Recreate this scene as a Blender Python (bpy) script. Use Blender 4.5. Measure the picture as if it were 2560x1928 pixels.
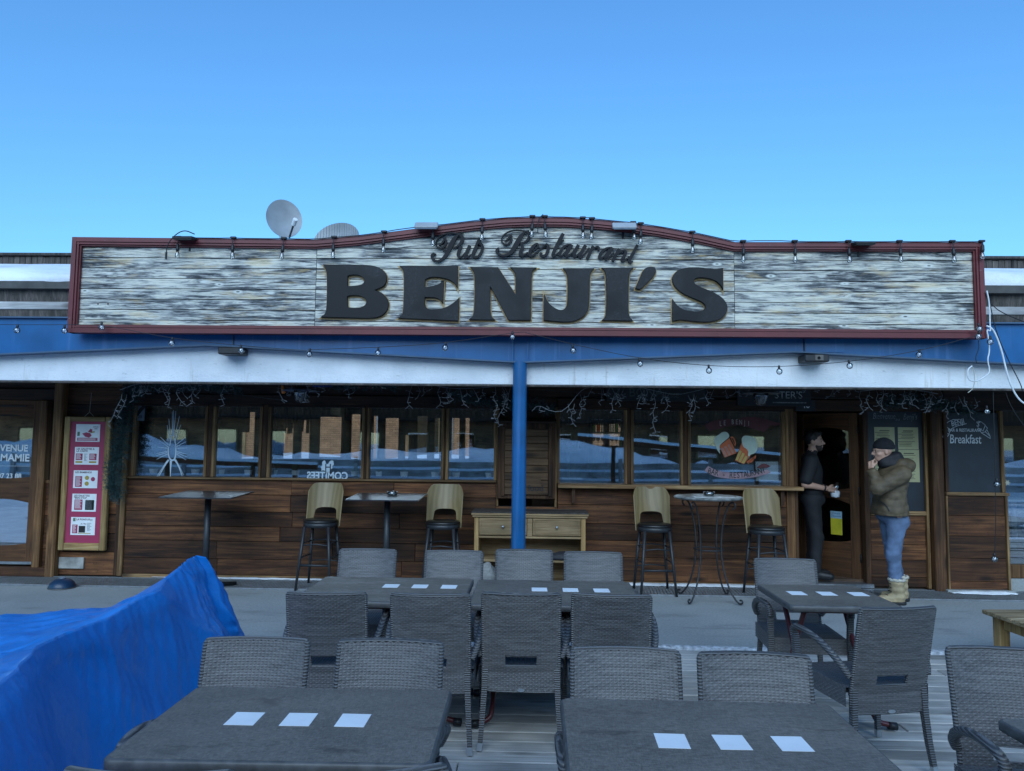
import bpy, bmesh, math, random
import numpy as np
from mathutils import Vector, Matrix, Euler
from math import sin, cos, pi, radians as R
random.seed(7)
for o in list(bpy.data.objects): bpy.data.objects.remove(o)
SC = bpy.context.scene
COL = SC.collection

# ------------------------------------------------------------------ camera
EYE = Vector((0, 0, 1.70)); FPX = 1850.0
_p, _y, _r = R(4.36), R(1.6), R(0.6)
FW = Vector((-sin(_y)*cos(_p), cos(_y)*cos(_p), sin(_p)))
_R0 = Vector((cos(_y), sin(_y), 0)); _U0 = _R0.cross(FW)
RT = _R0*cos(_r) + _U0*sin(_r); UP = _U0*cos(_r) - _R0*sin(_r)
cd = bpy.data.cameras.new('camera'); cam = bpy.data.objects.new('camera', cd); COL.objects.link(cam)
cam.matrix_world = Matrix(((RT.x, UP.x, -FW.x, EYE.x), (RT.y, UP.y, -FW.y, EYE.y), (RT.z, UP.z, -FW.z, EYE.z), (0, 0, 0, 1)))
cd.sensor_width = 36; cd.lens = 36*FPX/2560; cd.clip_start = .05; cd.clip_end = 3000
SC.camera = cam
# ------------------------------------------------------------------ sky, sun, exposure
SUN_EL, SUN_AZ = 27.0, 183.0        # veiled light from behind the photographer; the square itself lies in shade
w = bpy.data.worlds.new('World'); SC.world = w; w.use_nodes = True
nt = w.node_tree; nt.nodes.clear()
sky = nt.nodes.new('ShaderNodeTexSky'); sky.sky_type = 'NISHITA'; sky.sun_disc = False
sky.sun_elevation = R(SUN_EL); sky.sun_rotation = R(SUN_AZ)
sky.altitude = 1800; sky.air_density = 2.0; sky.dust_density = 0.9; sky.ozone_density = 8.0
bg = nt.nodes.new('ShaderNodeBackground'); bg.inputs['Strength'].default_value = 0.112
wo = nt.nodes.new('ShaderNodeOutputWorld')
tint = nt.nodes.new('ShaderNodeMix'); tint.data_type = 'RGBA'; tint.blend_type = 'MULTIPLY'; tint.inputs[0].default_value = 1
tint.inputs[7].default_value = (.60, .875, 1.04, 1)                # cold white balance of the picture
nt.links.new(sky.outputs[0], tint.inputs[6]); nt.links.new(tint.outputs[2], bg.inputs[0]); nt.links.new(bg.outputs[0], wo.inputs[0])
sl = bpy.data.lights.new('sun', 'SUN'); sl.energy = 1.8; sl.angle = R(60); sl.color = (.74, .90, 1)
so = bpy.data.objects.new('sun', sl); COL.objects.link(so)
_sd = Vector((sin(R(SUN_AZ))*cos(R(SUN_EL)), cos(R(SUN_AZ))*cos(R(SUN_EL)), sin(R(SUN_EL))))
so.rotation_euler = _sd.to_track_quat('Z', 'Y').to_euler()
SC.view_settings.view_transform = 'Standard'; SC.view_settings.look = 'None'
SC.view_settings.gamma = 1; SC.view_settings.exposure = 0.9
SC.view_settings.use_curve_mapping = False

# ------------------------------------------------------------------ helpers
def wp(px, py, Y):
    """a point surveyed in the photograph, on the plane at depth Y"""
    d = FW + RT*((px-1280)/FPX) - UP*((py-964)/FPX)
    return EYE + d*(Y/d.y)
def wz(px, py, Z=0.0):
    d = FW + RT*((px-1280)/FPX) - UP*((py-964)/FPX)
    return EYE + d*((Z-EYE.z)/d.z)

def tag(o, label=None, cat=None, group=None, kind=None):
    if label: o['label'] = label
    if cat: o['category'] = cat
    if group: o['group'] = group
    if kind: o['kind'] = kind
    return o
def empty(name, loc=(0, 0, 0), rz=0, label=None, cat=None, group=None, kind=None):
    o = bpy.data.objects.new(name, None); COL.objects.link(o)
    o.location = loc; o.rotation_euler = (0, 0, rz); o.empty_display_size = .1
    return tag(o, label, cat, group, kind)
def link_mesh(name, me, mat, parent=None, loc=None):
    o = bpy.data.objects.new(name, me); COL.objects.link(o)
    if mat is not None and len(me.materials) == 0: me.materials.append(mat)
    if parent: o.parent = parent
    if loc is not None: o.location = loc
    return o
def copy_tree(o, parent=None):
    c = o.copy(); COL.objects.link(c); c.parent = parent
    for ch in o.children: copy_tree(ch, c)
    return c

BOXF = [(0,2,3,1),(4,5,7,6),(0,1,5,4),(2,6,7,3),(0,4,6,2),(1,3,7,5)]
class MB:
    def __init__(s): s.v = []; s.f = []; s.m = []
    def add(s, vs, fs, mi=0):
        n = len(s.v); s.v += [tuple(p) for p in vs]; s.f += [tuple(i+n for i in f) for f in fs]; s.m += [mi]*len(fs); return s
    def box(s, c, d, bev=0, M=None, mi=0):
        hx, hy, hz = d[0]/2, d[1]/2, d[2]/2
        b = min(bev, hx*.49, hy*.49, hz*.49)
        if b <= 0:
            vs = [Vector((x*hx, y*hy, z*hz)) for z in (-1, 1) for y in (-1, 1) for x in (-1, 1)]; fs = BOXF
        else:
            vs = []; idx = {}
            for sz in (-1, 1):
                for sy in (-1, 1):
                    for sx in (-1, 1):
                        for ax in range(3):
                            p = [sx*hx, sy*hy, sz*hz]; sg = (sx, sy, sz)
                            for k in range(3):
                                if k != ax: p[k] -= sg[k]*b
                            idx[(sx, sy, sz, ax)] = len(vs); vs.append(Vector(p))
            fs = []
            for ax in range(3):
                o1, o2 = (ax+1) % 3, (ax+2) % 3
                for sg in (-1, 1):
                    q = []
                    for a, b2 in ((-1, -1), (1, -1), (1, 1), (-1, 1)):
                        t = [0, 0, 0]; t[ax] = sg; t[o1] = a; t[o2] = b2; q.append(idx[(t[0], t[1], t[2], ax)])
                    fs.append(tuple(q) if sg > 0 else tuple(q[::-1]))
            for ax in range(3):
                o1, o2 = (ax+1) % 3, (ax+2) % 3
                for a in (-1, 1):
                    for b2 in (-1, 1):
                        t = [0, 0, 0]; t[o1] = a; t[o2] = b2
                        k = []
                        for sgn in (-1, 1):
                            t[ax] = sgn; k.append((idx[(t[0], t[1], t[2], o1)], idx[(t[0], t[1], t[2], o2)]))
                        q = (k[0][0], k[1][0], k[1][1], k[0][1])
                        fs.append(q if a*b2 < 0 else q[::-1])
            for sz in (-1, 1):
                for sy in (-1, 1):
                    for sx in (-1, 1):
                        q = tuple(idx[(sx, sy, sz, a)] for a in range(3))
                        fs.append(q if sx*sy*sz > 0 else q[::-1])
        c = Vector(c)
        if M is not None: vs = [M @ p for p in vs]
        return s.add([p+c for p in vs], fs, mi)
    def bx(s, x0, x1, y0, y1, z0, z1, bev=0, mi=0):
        return s.box(((x0+x1)/2, (y0+y1)/2, (z0+z1)/2), (x1-x0, y1-y0, z1-z0), bev, None, mi)
    def tube(s, pts, r, n=8, cap=True, mi=0, flat=None):
        pts = [Vector(p) for p in pts]; k = len(pts)
        rs = r if isinstance(r, (list, tuple)) else [r]*k
        t0 = (pts[1]-pts[0]).normalized()
        up = Vector((0, 0, 1)) if abs(t0.z) < .9 else Vector((1, 0, 0))
        u = t0.cross(up).normalized(); vs = []; fs = []
        for i in range(k):
            t = (pts[min(i+1, k-1)]-pts[max(i-1, 0)]).normalized()
            u = (u - t*u.dot(t)); u = u.normalized() if u.length > 1e-6 else t.orthogonal().normalized()
            v = t.cross(u)
            for j in range(n):
                a = 2*pi*(j+.5)/n
                rr = rs[i]
                vs.append(pts[i] + u*cos(a)*rr + v*sin(a)*rr*(flat or 1))
        for i in range(k-1):
            for j in range(n):
                a = i*n+j; b = i*n+(j+1) % n; fs.append((a, b, b+n, a+n))
        if cap:
            fs.append(tuple(range(n))[::-1]); fs.append(tuple(range((k-1)*n, k*n)))
        return s.add(vs, fs, mi)
    def lathe(s, prof, c=(0, 0, 0), n=16, mi=0, M=None):
        c = Vector(c); vs = []; fs = []; k = len(prof)
        for r, z in prof:
            for j in range(n):
                p = Vector((r*cos(2*pi*j/n), r*sin(2*pi*j/n), z))
                vs.append((M @ p if M is not None else p)+c)
        for i in range(k-1):
            for j in range(n):
                a = i*n+j; b = i*n+(j+1) % n; fs.append((a, b, b+n, a+n))
        if prof[0][0] > 1e-5: fs.append(tuple(range(n))[::-1])
        if prof[-1][0] > 1e-5: fs.append(tuple(range((k-1)*n, k*n)))
        return s.add(vs, fs, mi)
    def ball(s, c, r, n=12, k=8, M=None, mi=0):
        rx, ry, rz = (r, r, r) if not isinstance(r, (tuple, list)) else r
        prof = [(max(sin(pi*i/k), 1e-6), -cos(pi*i/k)) for i in range(k+1)]
        c = Vector(c); vs = []; fs = []
        for q, z in prof:
            for j in range(n):
                p = Vector((rx*q*cos(2*pi*j/n), ry*q*sin(2*pi*j/n), rz*z)); vs.append((M @ p if M is not None else p)+c)
        for i in range(k):
            for j in range(n):
                a = i*n+j; b = i*n+(j+1) % n; fs.append((a, b, b+n, a+n))
        return s.add(vs, fs, mi)
    def prism(s, poly, y0, y1, mi=0):            # convex or simple polygon in XZ, extruded along Y
        n = len(poly); vs = [(x, y0, z) for x, z in poly]+[(x, y1, z) for x, z in poly]
        fs = [tuple(range(n)), tuple(range(n, 2*n))[::-1]]+[(i, i+n, (i+1) % n+n, (i+1) % n) for i in range(n)]
        return s.add(vs, fs, mi)
    def prism_z(s, poly, z0, z1, mi=0):
        n = len(poly); vs = [(x, y, z0) for x, y in poly]+[(x, y, z1) for x, y in poly]
        fs = [tuple(range(n))[::-1], tuple(range(n, 2*n))]+[(i, (i+1) % n, (i+1) % n+n, i+n) for i in range(n)]
        return s.add(vs, fs, mi)
    def grid(s, P, mi=0, closed_u=False):        # P[i][j] points
        a, b = len(P), len(P[0]); vs = [p for row in P for p in row]; fs = []
        for i in range(a-1):
            for j in range(b-1 if not closed_u else b):
                j2 = (j+1) % b; fs.append((i*b+j, i*b+j2, (i+1)*b+j2, (i+1)*b+j))
        return s.add(vs, fs, mi)
    def mesh(s, name, smooth=False, fix=True):
        me = bpy.data.meshes.new(name); me.from_pydata(s.v, [], s.f); 
        if fix:
            bm = bmesh.new(); bm.from_mesh(me); bmesh.ops.recalc_face_normals(bm, faces=bm.faces); bm.to_mesh(me); bm.free()
        if any(s.m): me.polygons.foreach_set('material_index', s.m)
        if smooth: me.polygons.foreach_set('use_smooth', [True]*len(me.polygons))
        me.update(); return me
    def build(s, name, mat, parent=None, smooth=False, loc=None, center=False, fix=True):
        if center:                                 # move the origin to the piece itself
            a = np.array(s.v); c = (a.max(0)+a.min(0))/2; s.v = [tuple(p-c) for p in a]
            loc = Vector(c)+(Vector(loc) if loc is not None else Vector((0, 0, 0)))
        me = s.mesh(name, smooth, fix)
        for m in (mat if isinstance(mat, (list, tuple)) else [mat]): me.materials.append(m)
        return link_mesh(name, me, None, parent, loc)
def one_box(name, mat, parent, x0, x1, y0, y1, z0, z1, bev=.004, center=True):
    return MB().bx(x0, x1, y0, y1, z0, z1, bev).build(name, mat, parent, center=center)
def auto_smooth(o, ang=35):
    me = o.data; bm = bmesh.new(); bm.from_mesh(me)
    for f in bm.faces: f.smooth = True
    for e in bm.edges:
        if len(e.link_faces) == 2 and e.calc_face_angle(0) > R(ang): e.smooth = False
    bm.to_mesh(me); bm.free(); return o
def text_mesh(s, size, ext=.0, align='CENTER', bold=0.0, shear=0, spacing=1.0):
    c = bpy.data.curves.new('text', 'FONT'); c.body = s; c.size = size; c.extrude = ext; c.align_x = align; c.align_y = 'CENTER'
    c.offset = bold; c.shear = shear; c.resolution_u = 3; c.space_character = spacing
    o = bpy.data.objects.new('text', c); me = bpy.data.meshes.new_from_object(o)
    bpy.data.objects.remove(o); bpy.data.curves.remove(c); me.materials.clear(); return me
def text_on(name, s, size, mat, parent, x, y, z, ext=.0005, align='CENTER', bold=0, shear=0, tilt=0, sx=1.0, spacing=1.0, mirror=False):
    me = text_mesh(s, size, ext, align, bold, shear, spacing)
    o = link_mesh(name, me, mat, parent, (x, y, z)); o.rotation_euler = (R(90), R(tilt), 0); o.scale = (-sx if mirror else sx, 1, 1)
    return o
def chaikin(pts, it=2):
    for _ in range(it):
        out = []; n = len(pts)
        for i, p in enumerate(pts):
            if len(p) > 2 and p[2]: out.append(p); continue
            a, b = pts[i-1], pts[(i+1) % n]
            out.append((p[0]*.75+a[0]*.25, p[1]*.75+a[1]*.25)); out.append((p[0]*.75+b[0]*.25, p[1]*.75+b[1]*.25))
        pts = out
    return pts
def smooth_line(pts, it=2):
    for _ in range(it):
        out = [pts[0]]
        for a, b in zip(pts[:-1], pts[1:]):
            out.append(tuple(x*.75+y*.25 for x, y in zip(a, b))); out.append(tuple(x*.25+y*.75 for x, y in zip(a, b)))
        out.append(pts[-1]); pts = out
    return pts
def shape_mesh(loops, ext, bev=0):               # filled outlines with holes in XZ, extruded by +-ext
    c = bpy.data.curves.new('shape', 'CURVE'); c.dimensions = '2D'; c.fill_mode = 'BOTH'; c.extrude = ext; c.bevel_depth = bev; c.bevel_resolution = 0
    for lp in loops:
        sp = c.splines.new('POLY'); sp.points.add(len(lp)-1); sp.use_cyclic_u = True
        for q, p in zip(sp.points, lp): q.co = (p[0], p[1], 0, 1)
    o = bpy.data.objects.new('shape', c); me = bpy.data.meshes.new_from_object(o)
    bpy.data.objects.remove(o); bpy.data.curves.remove(c); me.materials.clear()
    me.transform(Matrix.Rotation(R(90), 4, 'X')); return me

# ------------------------------------------------------------------ materials
class NT:
    def __init__(s, name):
        s.m = bpy.data.materials.new(name); s.m.use_nodes = True; s.t = s.m.node_tree; s.t.nodes.clear()
        s.out = s.n('ShaderNodeOutputMaterial'); s.b = s.n('ShaderNodeBsdfPrincipled'); s.l(s.b.outputs[0], s.out.inputs[0])
    def n(s, k, **kw):
        q = s.t.nodes.new(k)
        for a, b in kw.items(): setattr(q, a, b)
        return q
    def l(s, a, b): s.t.links.new(a, b)
    def val(s, inp, v):
        if hasattr(v, 'is_output'): s.l(v, inp)
        else: inp.default_value = v
    def coords(s, scale=(1, 1, 1), rnd=True, kind='Object'):
        tc = s.n('ShaderNodeTexCoord'); o = tc.outputs[kind]
        if rnd:
            oi = s.n('ShaderNodeObjectInfo'); mu = s.n('ShaderNodeVectorMath', operation='MULTIPLY')
            cb = s.n('ShaderNodeCombineXYZ')
            for i in range(3): s.l(oi.outputs['Random'], cb.inputs[i])
            s.l(cb.outputs[0], mu.inputs[0]); mu.inputs[1].default_value = (61, 37, 83)
            ad = s.n('ShaderNodeVectorMath', operation='ADD'); s.l(o, ad.inputs[0]); s.l(mu.outputs[0], ad.inputs[1]); o = ad.outputs[0]
        mp = s.n('ShaderNodeMapping'); mp.inputs['Scale'].default_value = scale; s.l(o, mp.inputs[0]); return mp.outputs[0]
    def noise(s, co, scale=5, detail=4, rough=.55, dist=0):
        q = s.n('ShaderNodeTexNoise'); s.l(co, q.inputs['Vector']); q.inputs['Scale'].default_value = scale
        q.inputs['Detail'].default_value = detail; q.inputs['Roughness'].default_value = rough; q.inputs['Distortion'].default_value = dist
        return q.outputs['Fac']
    def ramp(s, f, stops):
        q = s.n('ShaderNodeValToRGB'); s.l(f, q.inputs[0]); e = q.color_ramp.elements
        while len(e) < len(stops): e.new(.5)
        for el, (p, c) in zip(e, stops): el.position = p; el.color = (*c, 1) if len(c) == 3 else c
        return q.outputs[0]
    def mix(s, f, a, b, mode='MIX'):
        q = s.n('ShaderNodeMix', data_type='RGBA', blend_type=mode)
        s.val(q.inputs[0], f)
        for i, v in ((6, a), (7, b)):
            if hasattr(v, 'is_output'): s.l(v, q.inputs[i])
            else: q.inputs[i].default_value = (*v, 1) if len(v) == 3 else v
        return q.outputs[2]
    def math(s, op, a, b=0.0, clamp=False):
        q = s.n('ShaderNodeMath', operation=op, use_clamp=clamp); s.val(q.inputs[0], a); s.val(q.inputs[1], b); return q.outputs[0]
    def mrange(s, v, a, b, c, d):
        q = s.n('ShaderNodeMapRange'); s.l(v, q.inputs[0])
        for i, x in zip(range(1, 5), (a, b, c, d)): q.inputs[i].default_value = x
        return q.outputs[0]
    def rand(s): return s.n('ShaderNodeObjectInfo').outputs['Random']
    def bump(s, h, strength=.3, dist=.01):
        q = s.n('ShaderNodeBump'); q.inputs['Strength'].default_value = strength; q.inputs['Distance'].default_value = dist
        s.l(h, q.inputs['Height']); s.l(q.outputs[0], s.b.inputs['Normal'])
    def col(s, c):
        if hasattr(c, 'is_output'): s.l(c, s.b.inputs['Base Color'])
        else: s.b.inputs['Base Color'].default_value = (*c, 1)
        return s
    def set(s, **kw):
        for k, v in kw.items(): s.val(s.b.inputs[k.replace('_', ' ')], v)
        return s
def plain(name, c, rough=.6, metal=0, var=.12, scale=12, bump=.1, spec=.5):
    t = NT(name); co = t.coords((1, 1, 1)); f = t.noise(co, scale, 5)
    d = tuple(x*(1-var*1.6) for x in c); e = tuple(min(1, x*(1+var)) for x in c)
    t.col(t.ramp(f, [(.3, d), (.7, e)])).set(Roughness=rough, Metallic=metal, Specular_IOR_Level=spec)
    if bump: t.bump(t.noise(co, scale*8, 3), bump, .004)
    return t.m
def wood(name, dark, mid, light, axis='X', rough=.72, tint=.3, knots=True, sc=1.0, wear=None, bump=.45):
    t = NT(name); ai = 'XYZ'.index(axis)
    s1 = [16*sc]*3; s1[ai] = .9*sc; co = t.coords(s1)
    s2 = [85*sc]*3; s2[ai] = 2.2*sc; co2 = t.coords(s2)
    g = t.noise(co, 1, 6, .62, 1.2); fine = t.noise(co2, 1, 4, .6, .3)
    c = t.ramp(g, [(.25, dark), (.47, mid), (.72, light)])
    c = t.mix(t.mrange(fine, .35, .62, .55, 0), c, dark)
    if knots:
        s3 = [9*sc]*3; s3[ai] = 2.6*sc; cv = t.coords(s3)
        v = t.n('ShaderNodeTexVoronoi'); t.l(cv, v.inputs['Vector']); v.inputs['Scale'].default_value = .55
        k = t.mrange(v.outputs['Distance'], .06, .2, .85, 0)
        c = t.mix(k, c, tuple(x*.35 for x in dark))
    big = t.noise(t.coords((1.3, 1.3, 1.3)), 1.2, 3)
    c = t.mix(1, c, t.ramp(t.rand(), [(0, (1-tint,)*3), (1, (1+tint,)*3)]), 'MULTIPLY')
    c = t.mix(1, c, t.ramp(big, [(.3, (.55,)*3), (.7, (1.3,)*3)]), 'MULTIPLY')
    sp = t.noise(t.coords((7, 7, 7)), 2.5, 7, .75)
    c = t.mix(t.mrange(sp, .56, .70, 0, .6 if tint > .3 else .25), c, tuple(x*.8 for x in dark))
    if wear: c = t.mix(t.mrange(t.noise(t.coords((3, 3, 9)), 1.6, 6, .7), .58, .72, 0, .8), c, wear)
    t.col(c).set(Roughness=rough, Specular_IOR_Level=.35)
    t.bump(t.math('ADD', g, t.math('MULTIPLY', fine, .8)), bump, .006)
    return t.m
# ================================================================== MATERIALS
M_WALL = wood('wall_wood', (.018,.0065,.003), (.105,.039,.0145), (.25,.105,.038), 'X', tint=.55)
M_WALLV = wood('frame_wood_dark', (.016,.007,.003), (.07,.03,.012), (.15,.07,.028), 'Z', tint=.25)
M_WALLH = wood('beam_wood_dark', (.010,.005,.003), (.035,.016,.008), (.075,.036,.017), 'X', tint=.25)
M_TRIM = wood('trim_wood_worn', (.05,.022,.009), (.22,.118,.046), (.42,.27,.12), 'Z', tint=.2)
M_TRIMH = wood('sill_wood_worn', (.06,.028,.012), (.24,.13,.055), (.45,.30,.15), 'X', tint=.2)
M_POST = wood('post_wood', (.045,.018,.007), (.19,.088,.032), (.33,.18,.072), 'Z', tint=.2)
M_DOOR = wood('door_wood', (.04,.015,.006), (.12,.05,.019), (.19,.083,.033), 'X', tint=.1, knots=False)
M_DOORV = wood('door_wood_upright', (.04,.016,.006), (.13,.055,.021), (.20,.092,.036), 'Z', tint=.1, knots=False)
M_DECK = wood('deck_wood', (.30,.28,.245), (.47,.45,.41), (.58,.555,.51), 'X', tint=.10, bump=.5)
M_OAK = wood('pale_oak', (.17,.10,.045), (.33,.215,.105), (.44,.31,.165), 'X', tint=.06, knots=False, sc=1.5)
M_RUSTIC = wood('rustic_tabletop', (.10,.06,.03), (.36,.25,.13), (.55,.43,.27), 'X', tint=.12)
M_PINE = wood('pine_leg', (.20,.11,.04), (.40,.24,.09), (.5,.32,.14), 'Z', tint=.08)

def m_sign():
    t = NT('sign_whitewashed_wood')
    co = t.coords((2.1, 20, 34)); g = t.noise(co, 1, 8, .72, 1.3)
    fine = t.noise(t.coords((5, 70, 150)), 1, 5, .65, .6)
    big = t.noise(t.coords((1.1, 2, 3.4)), 1.2, 5, .62, .4)
    f = t.math('ADD', t.math('MULTIPLY', g, .66), t.math('MULTIPLY', big, .48))
    c = t.ramp(f, [(.43, (.024,.028,.031)), (.50, (.085,.092,.098)), (.55, (.31,.31,.295)), (.60, (.62,.60,.52)), (.76, (.77,.72,.57))])
    warm = t.mrange(t.noise(t.coords((1.4, 3, 6)), 1.5, 5, .65), .55, .66, 0, .75)
    c = t.mix(warm, c, t.mix(.6, c, (.66, .47, .22)))
    c = t.mix(t.mrange(fine, .36, .48, .75, 0), c, (.03, .034, .038))
    v = t.n('ShaderNodeTexVoronoi'); t.l(t.coords((3.2, 9, 9)), v.inputs['Vector']); v.inputs['Scale'].default_value = .8
    c = t.mix(t.mrange(v.outputs['Distance'], .09, .15, 1, 0), c, (.62, .62, .56))
    c = t.mix(t.mrange(v.outputs['Distance'], .035, .06, .9, 0), c, (.05, .045, .04))
    t.col(c).set(Roughness=.8, Specular_IOR_Level=.25)
    t.bump(t.math('ADD', g, fine), .6, .006)
    return t.m
M_SIGN = m_sign()
def m_paint(name, c, chips, rough=.42, amt=.66, streak=None):
    t = NT(name); co = t.coords((1, 1, 1)); b = t.noise(co, 3, 5)
    cc = t.ramp(b, [(.3, tuple(x*.8 for x in c)), (.7, tuple(x*1.15 for x in c))])
    ch = t.noise(t.coords((14, 40, 60)), 1, 6, .7)
    cc = t.mix(t.mrange(ch, amt, amt+.05, 0, .85), cc, chips)
    if streak is not None:
        s = t.noise(t.coords((7, 1, .35)), 1.6, 4, .6)
        cc = t.mix(t.mrange(s, .57, .70, 0, .6), cc, streak)
    t.col(cc).set(Roughness=rough); t.bump(t.noise(co, 60, 3), .12, .003); return t.m
M_RED = m_paint('oxblood_paint', (.125, .018, .02), (.32, .26, .25), .5, .67)
M_BLUE = m_paint('blue_steel_paint', (.004, .095, .26), (.02, .05, .12), .34, .74, (.05, .15, .36))
def m_plaster():
    t = NT('white_rough_plaster'); co = t.coords((1, 1, 1), rnd=False)
    b = t.noise(co, 2.5, 6); c = t.ramp(b, [(.3, (.62,.64,.66)), (.7, (.80,.81,.82))])
    cr = t.noise(t.coords((8, 8, 26), rnd=False), 1.4, 7, .75)
    c = t.mix(t.mrange(cr, .62, .67, 0, .5), c, (.26, .28, .30))
    dr = t.noise(t.coords((6, 1, .5), rnd=False), 2.2, 5, .65)
    c = t.mix(t.mrange(dr, .60, .72, 0, .45), c, (.40, .35, .25))
    t.col(c).set(Roughness=.85); t.bump(t.math('ADD', t.noise(co, 38, 5, .7), cr), .5, .01); return t.m
M_PLASTER = m_plaster()
def m_concrete():
    t = NT('walkway_concrete'); co = t.coords((1, 1, 1), rnd=False)
    a = t.noise(co, 1.1, 6, .6); b = t.noise(co, 45, 4, .7)
    c = t.ramp(a, [(.3, (.23,.245,.24)), (.7, (.36,.375,.365))])
    c = t.mix(.5, c, t.ramp(b, [(.3, (.19,.2,.195)), (.7, (.44,.455,.445))]))
    st = t.noise(t.coords((.7, 2.2, 1), rnd=False), 1.7, 6, .7)
    c = t.mix(t.mrange(st, .55, .7, 0, .5), c, (.14, .15, .15))
    r = t.mrange(st, .5, .7, .75, .4)
    t.col(c).set(Roughness=r); t.bump(b, .25, .004); return t.m
M_CONC = m_concrete()
def m_snow():
    t = NT('snow'); co = t.coords((1, 1, 1), rnd=False)
    t.col(t.ramp(t.noise(co, 1.3, 6, .65), [(.3, (.62,.65,.7)), (.6, (.86,.88,.9))])).set(Roughness=.7)
    t.bump(t.noise(co, 9, 6, .7), .5, .05); return t.m
M_SNOW = m_snow()
def m_glass(name='window_glass', base=.25, tint=(.88, .92, .94), wav=.004):
    t = NT(name); t.t.nodes.remove(t.b)
    g = t.n('ShaderNodeBsdfGlossy'); g.inputs['Roughness'].default_value = .015; g.inputs['Color'].default_value = (1, 1, 1, 1)
    tr = t.n('ShaderNodeBsdfTransparent'); tr.inputs[0].default_value = (*tint, 1)
    fr = t.n('ShaderNodeFresnel'); fr.inputs[0].default_value = 1.5
    fac = t.math('ADD', fr.outputs[0], base, True)
    bp = t.n('ShaderNodeBump'); bp.inputs['Strength'].default_value = wav; bp.inputs['Distance'].default_value = .2
    t.l(t.noise(t.coords((1, 1, 1)), 1.5, 1), bp.inputs['Height']); t.l(bp.outputs[0], g.inputs['Normal'])
    mx = t.n('ShaderNodeMixShader'); t.l(fac, mx.inputs[0]); t.l(tr.outputs[0], mx.inputs[1]); t.l(g.outputs[0], mx.inputs[2])
    t.l(mx.outputs[0], t.out.inputs[0]); return t.m
M_GLASS = m_glass()
M_DGLASS = m_glass('door_glass', .0)
M_CLEAR = m_glass('clear_bulb_glass', .12, (.95, .97, .98), 0)
M_DARKMET = plain('dark_painted_metal', (.022, .024, .028), .45, .0, .15, 20, .05)
M_BLACK = plain('black_plastic', (.012, .012, .014), .5, 0, .15, 20, .05)
M_STEEL = plain('galvanised_steel', (.42, .44, .46), .38, .9, .15, 14, .05)
M_WHITE = plain('white_enamel', (.74, .76, .77), .45, 0, .06, 6, .03)
M_PAPER = plain('white_card', (.80, .81, .81), .6, 0, .05, 8, .02)
M_INT = plain('interior_dark_panelling', (.13, .075, .045), .7, 0, .3, 4, .1)
M_INTC = plain('interior_ceiling', (.10, .07, .05), .8, 0, .3, 4, .1)
M_BROWN = plain('brown_soffit_board', (.10, .062, .04), .75, 0, .25, 5, .1)
M_GREYB = wood('greyed_fascia_board', (.20,.19,.18), (.36,.355,.35), (.50,.49,.48), 'X', tint=.1)
M_SLAT = wood('old_grey_slat', (.022,.018,.016), (.07,.058,.05), (.15,.125,.11), 'Z', tint=.4)

# ================================================================== GROUND
tag(MB().add([(-400,-400,-.22),(400,-400,-.22),(400,400,-.22),(-400,400,-.22)], [(0,1,2,3)]).build('ground', M_SNOW), kind='structure')
walk = tag(MB().bx(-14, 14, 6.42, 9.3, -.2, 0, .01).build('walkway', M_CONC), kind='structure')
edge = MB()
ne = 220
rows = []
for i in range(ne+1):
    x = -14+28*i/ne; j = .02*sin(x*2.3)+.015*sin(x*9.1)+random.uniform(-.012, .012)
    rows.append([(x, 6.335+j*.4, -.03), (x, 6.345+j, .004+.006*random.random()), (x, 6.395+j*.5, .012+.008*random.random()), (x, 6.43+.7*j, .006)])
edge.grid(rows)
M_EDGE = plain('icy_edge', (.46, .48, .5), .6, 0, .35, 26, .5)
tag(edge.build('walkway_edge', M_EDGE, smooth=True), kind='structure')
deck = empty('deck', kind='structure')
yy = 6.33; row = 0; proto_len = {}
while yy > .7:
    x = -7.5 + (row*1.37 % 2.9)
    x = -8.2 + (row*1.37 % 3.1)
    while x < 7.5:
        L = [3.2, 3.9, 4.4][(row*7+int(x*3)) % 3]
        if L not in proto_len:
            proto_len[L] = MB().box((0, 0, 0), (L-.006, .134, .028), .005).mesh('deck_board')
        o = link_mesh('deck_board', proto_len[L], M_DECK, deck, (x+L/2, yy-.07, -.02+random.uniform(-.003, .002)))
        o.rotation_euler = (random.uniform(-.006, .006), 0, random.uniform(-.0008, .0008)); x += L
    yy -= .14; row += 1
tag(MB().bx(-8, 8, -7, 6.33, -.2, -.06).build('deck_base', M_BLACK), kind='structure')
deck2 = MB().bx(-12, 12, -7, .69, -.06, -.008)
tag(deck2.build('terrace', M_DECK), kind='structure')
# drain grating along the wall
gr = empty('drain_grating', (0, 8.72, 0), label='long galvanised drain grating along the foot of the restaurant wall', cat='grating')
fr = MB()
for y in (-.25, .25): fr.bx(-6.5, 6.6, y-.008, y+.008, .002, .02)
fr.build('frame', M_STEEL, gr)
bars = MB()
for i in range(360):
    x = -6.5+i*.0365; bars.add([(x, -.24, .016), (x+.009, -.24, .016), (x+.049, .24, .016), (x+.04, .24, .016)], [(0, 1, 2, 3)])
    if i % 3 == 0: pass
for k in range(8): bars.bx(-6.5, 6.6, -.21+k*.06, -.205+k*.06, .006, .014)
tag(bars.build('bar', M_STEEL, gr, fix=False), kind='stuff')
tag(MB().add([(-6.5,8.47,.004),(6.6,8.47,.004),(6.6,8.97,.004),(-6.5,8.97,.004)], [(0,1,2,3)]).build('drain_channel', plain('drain_shadowed_channel', (.12,.13,.135), .7)), kind='structure')
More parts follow.
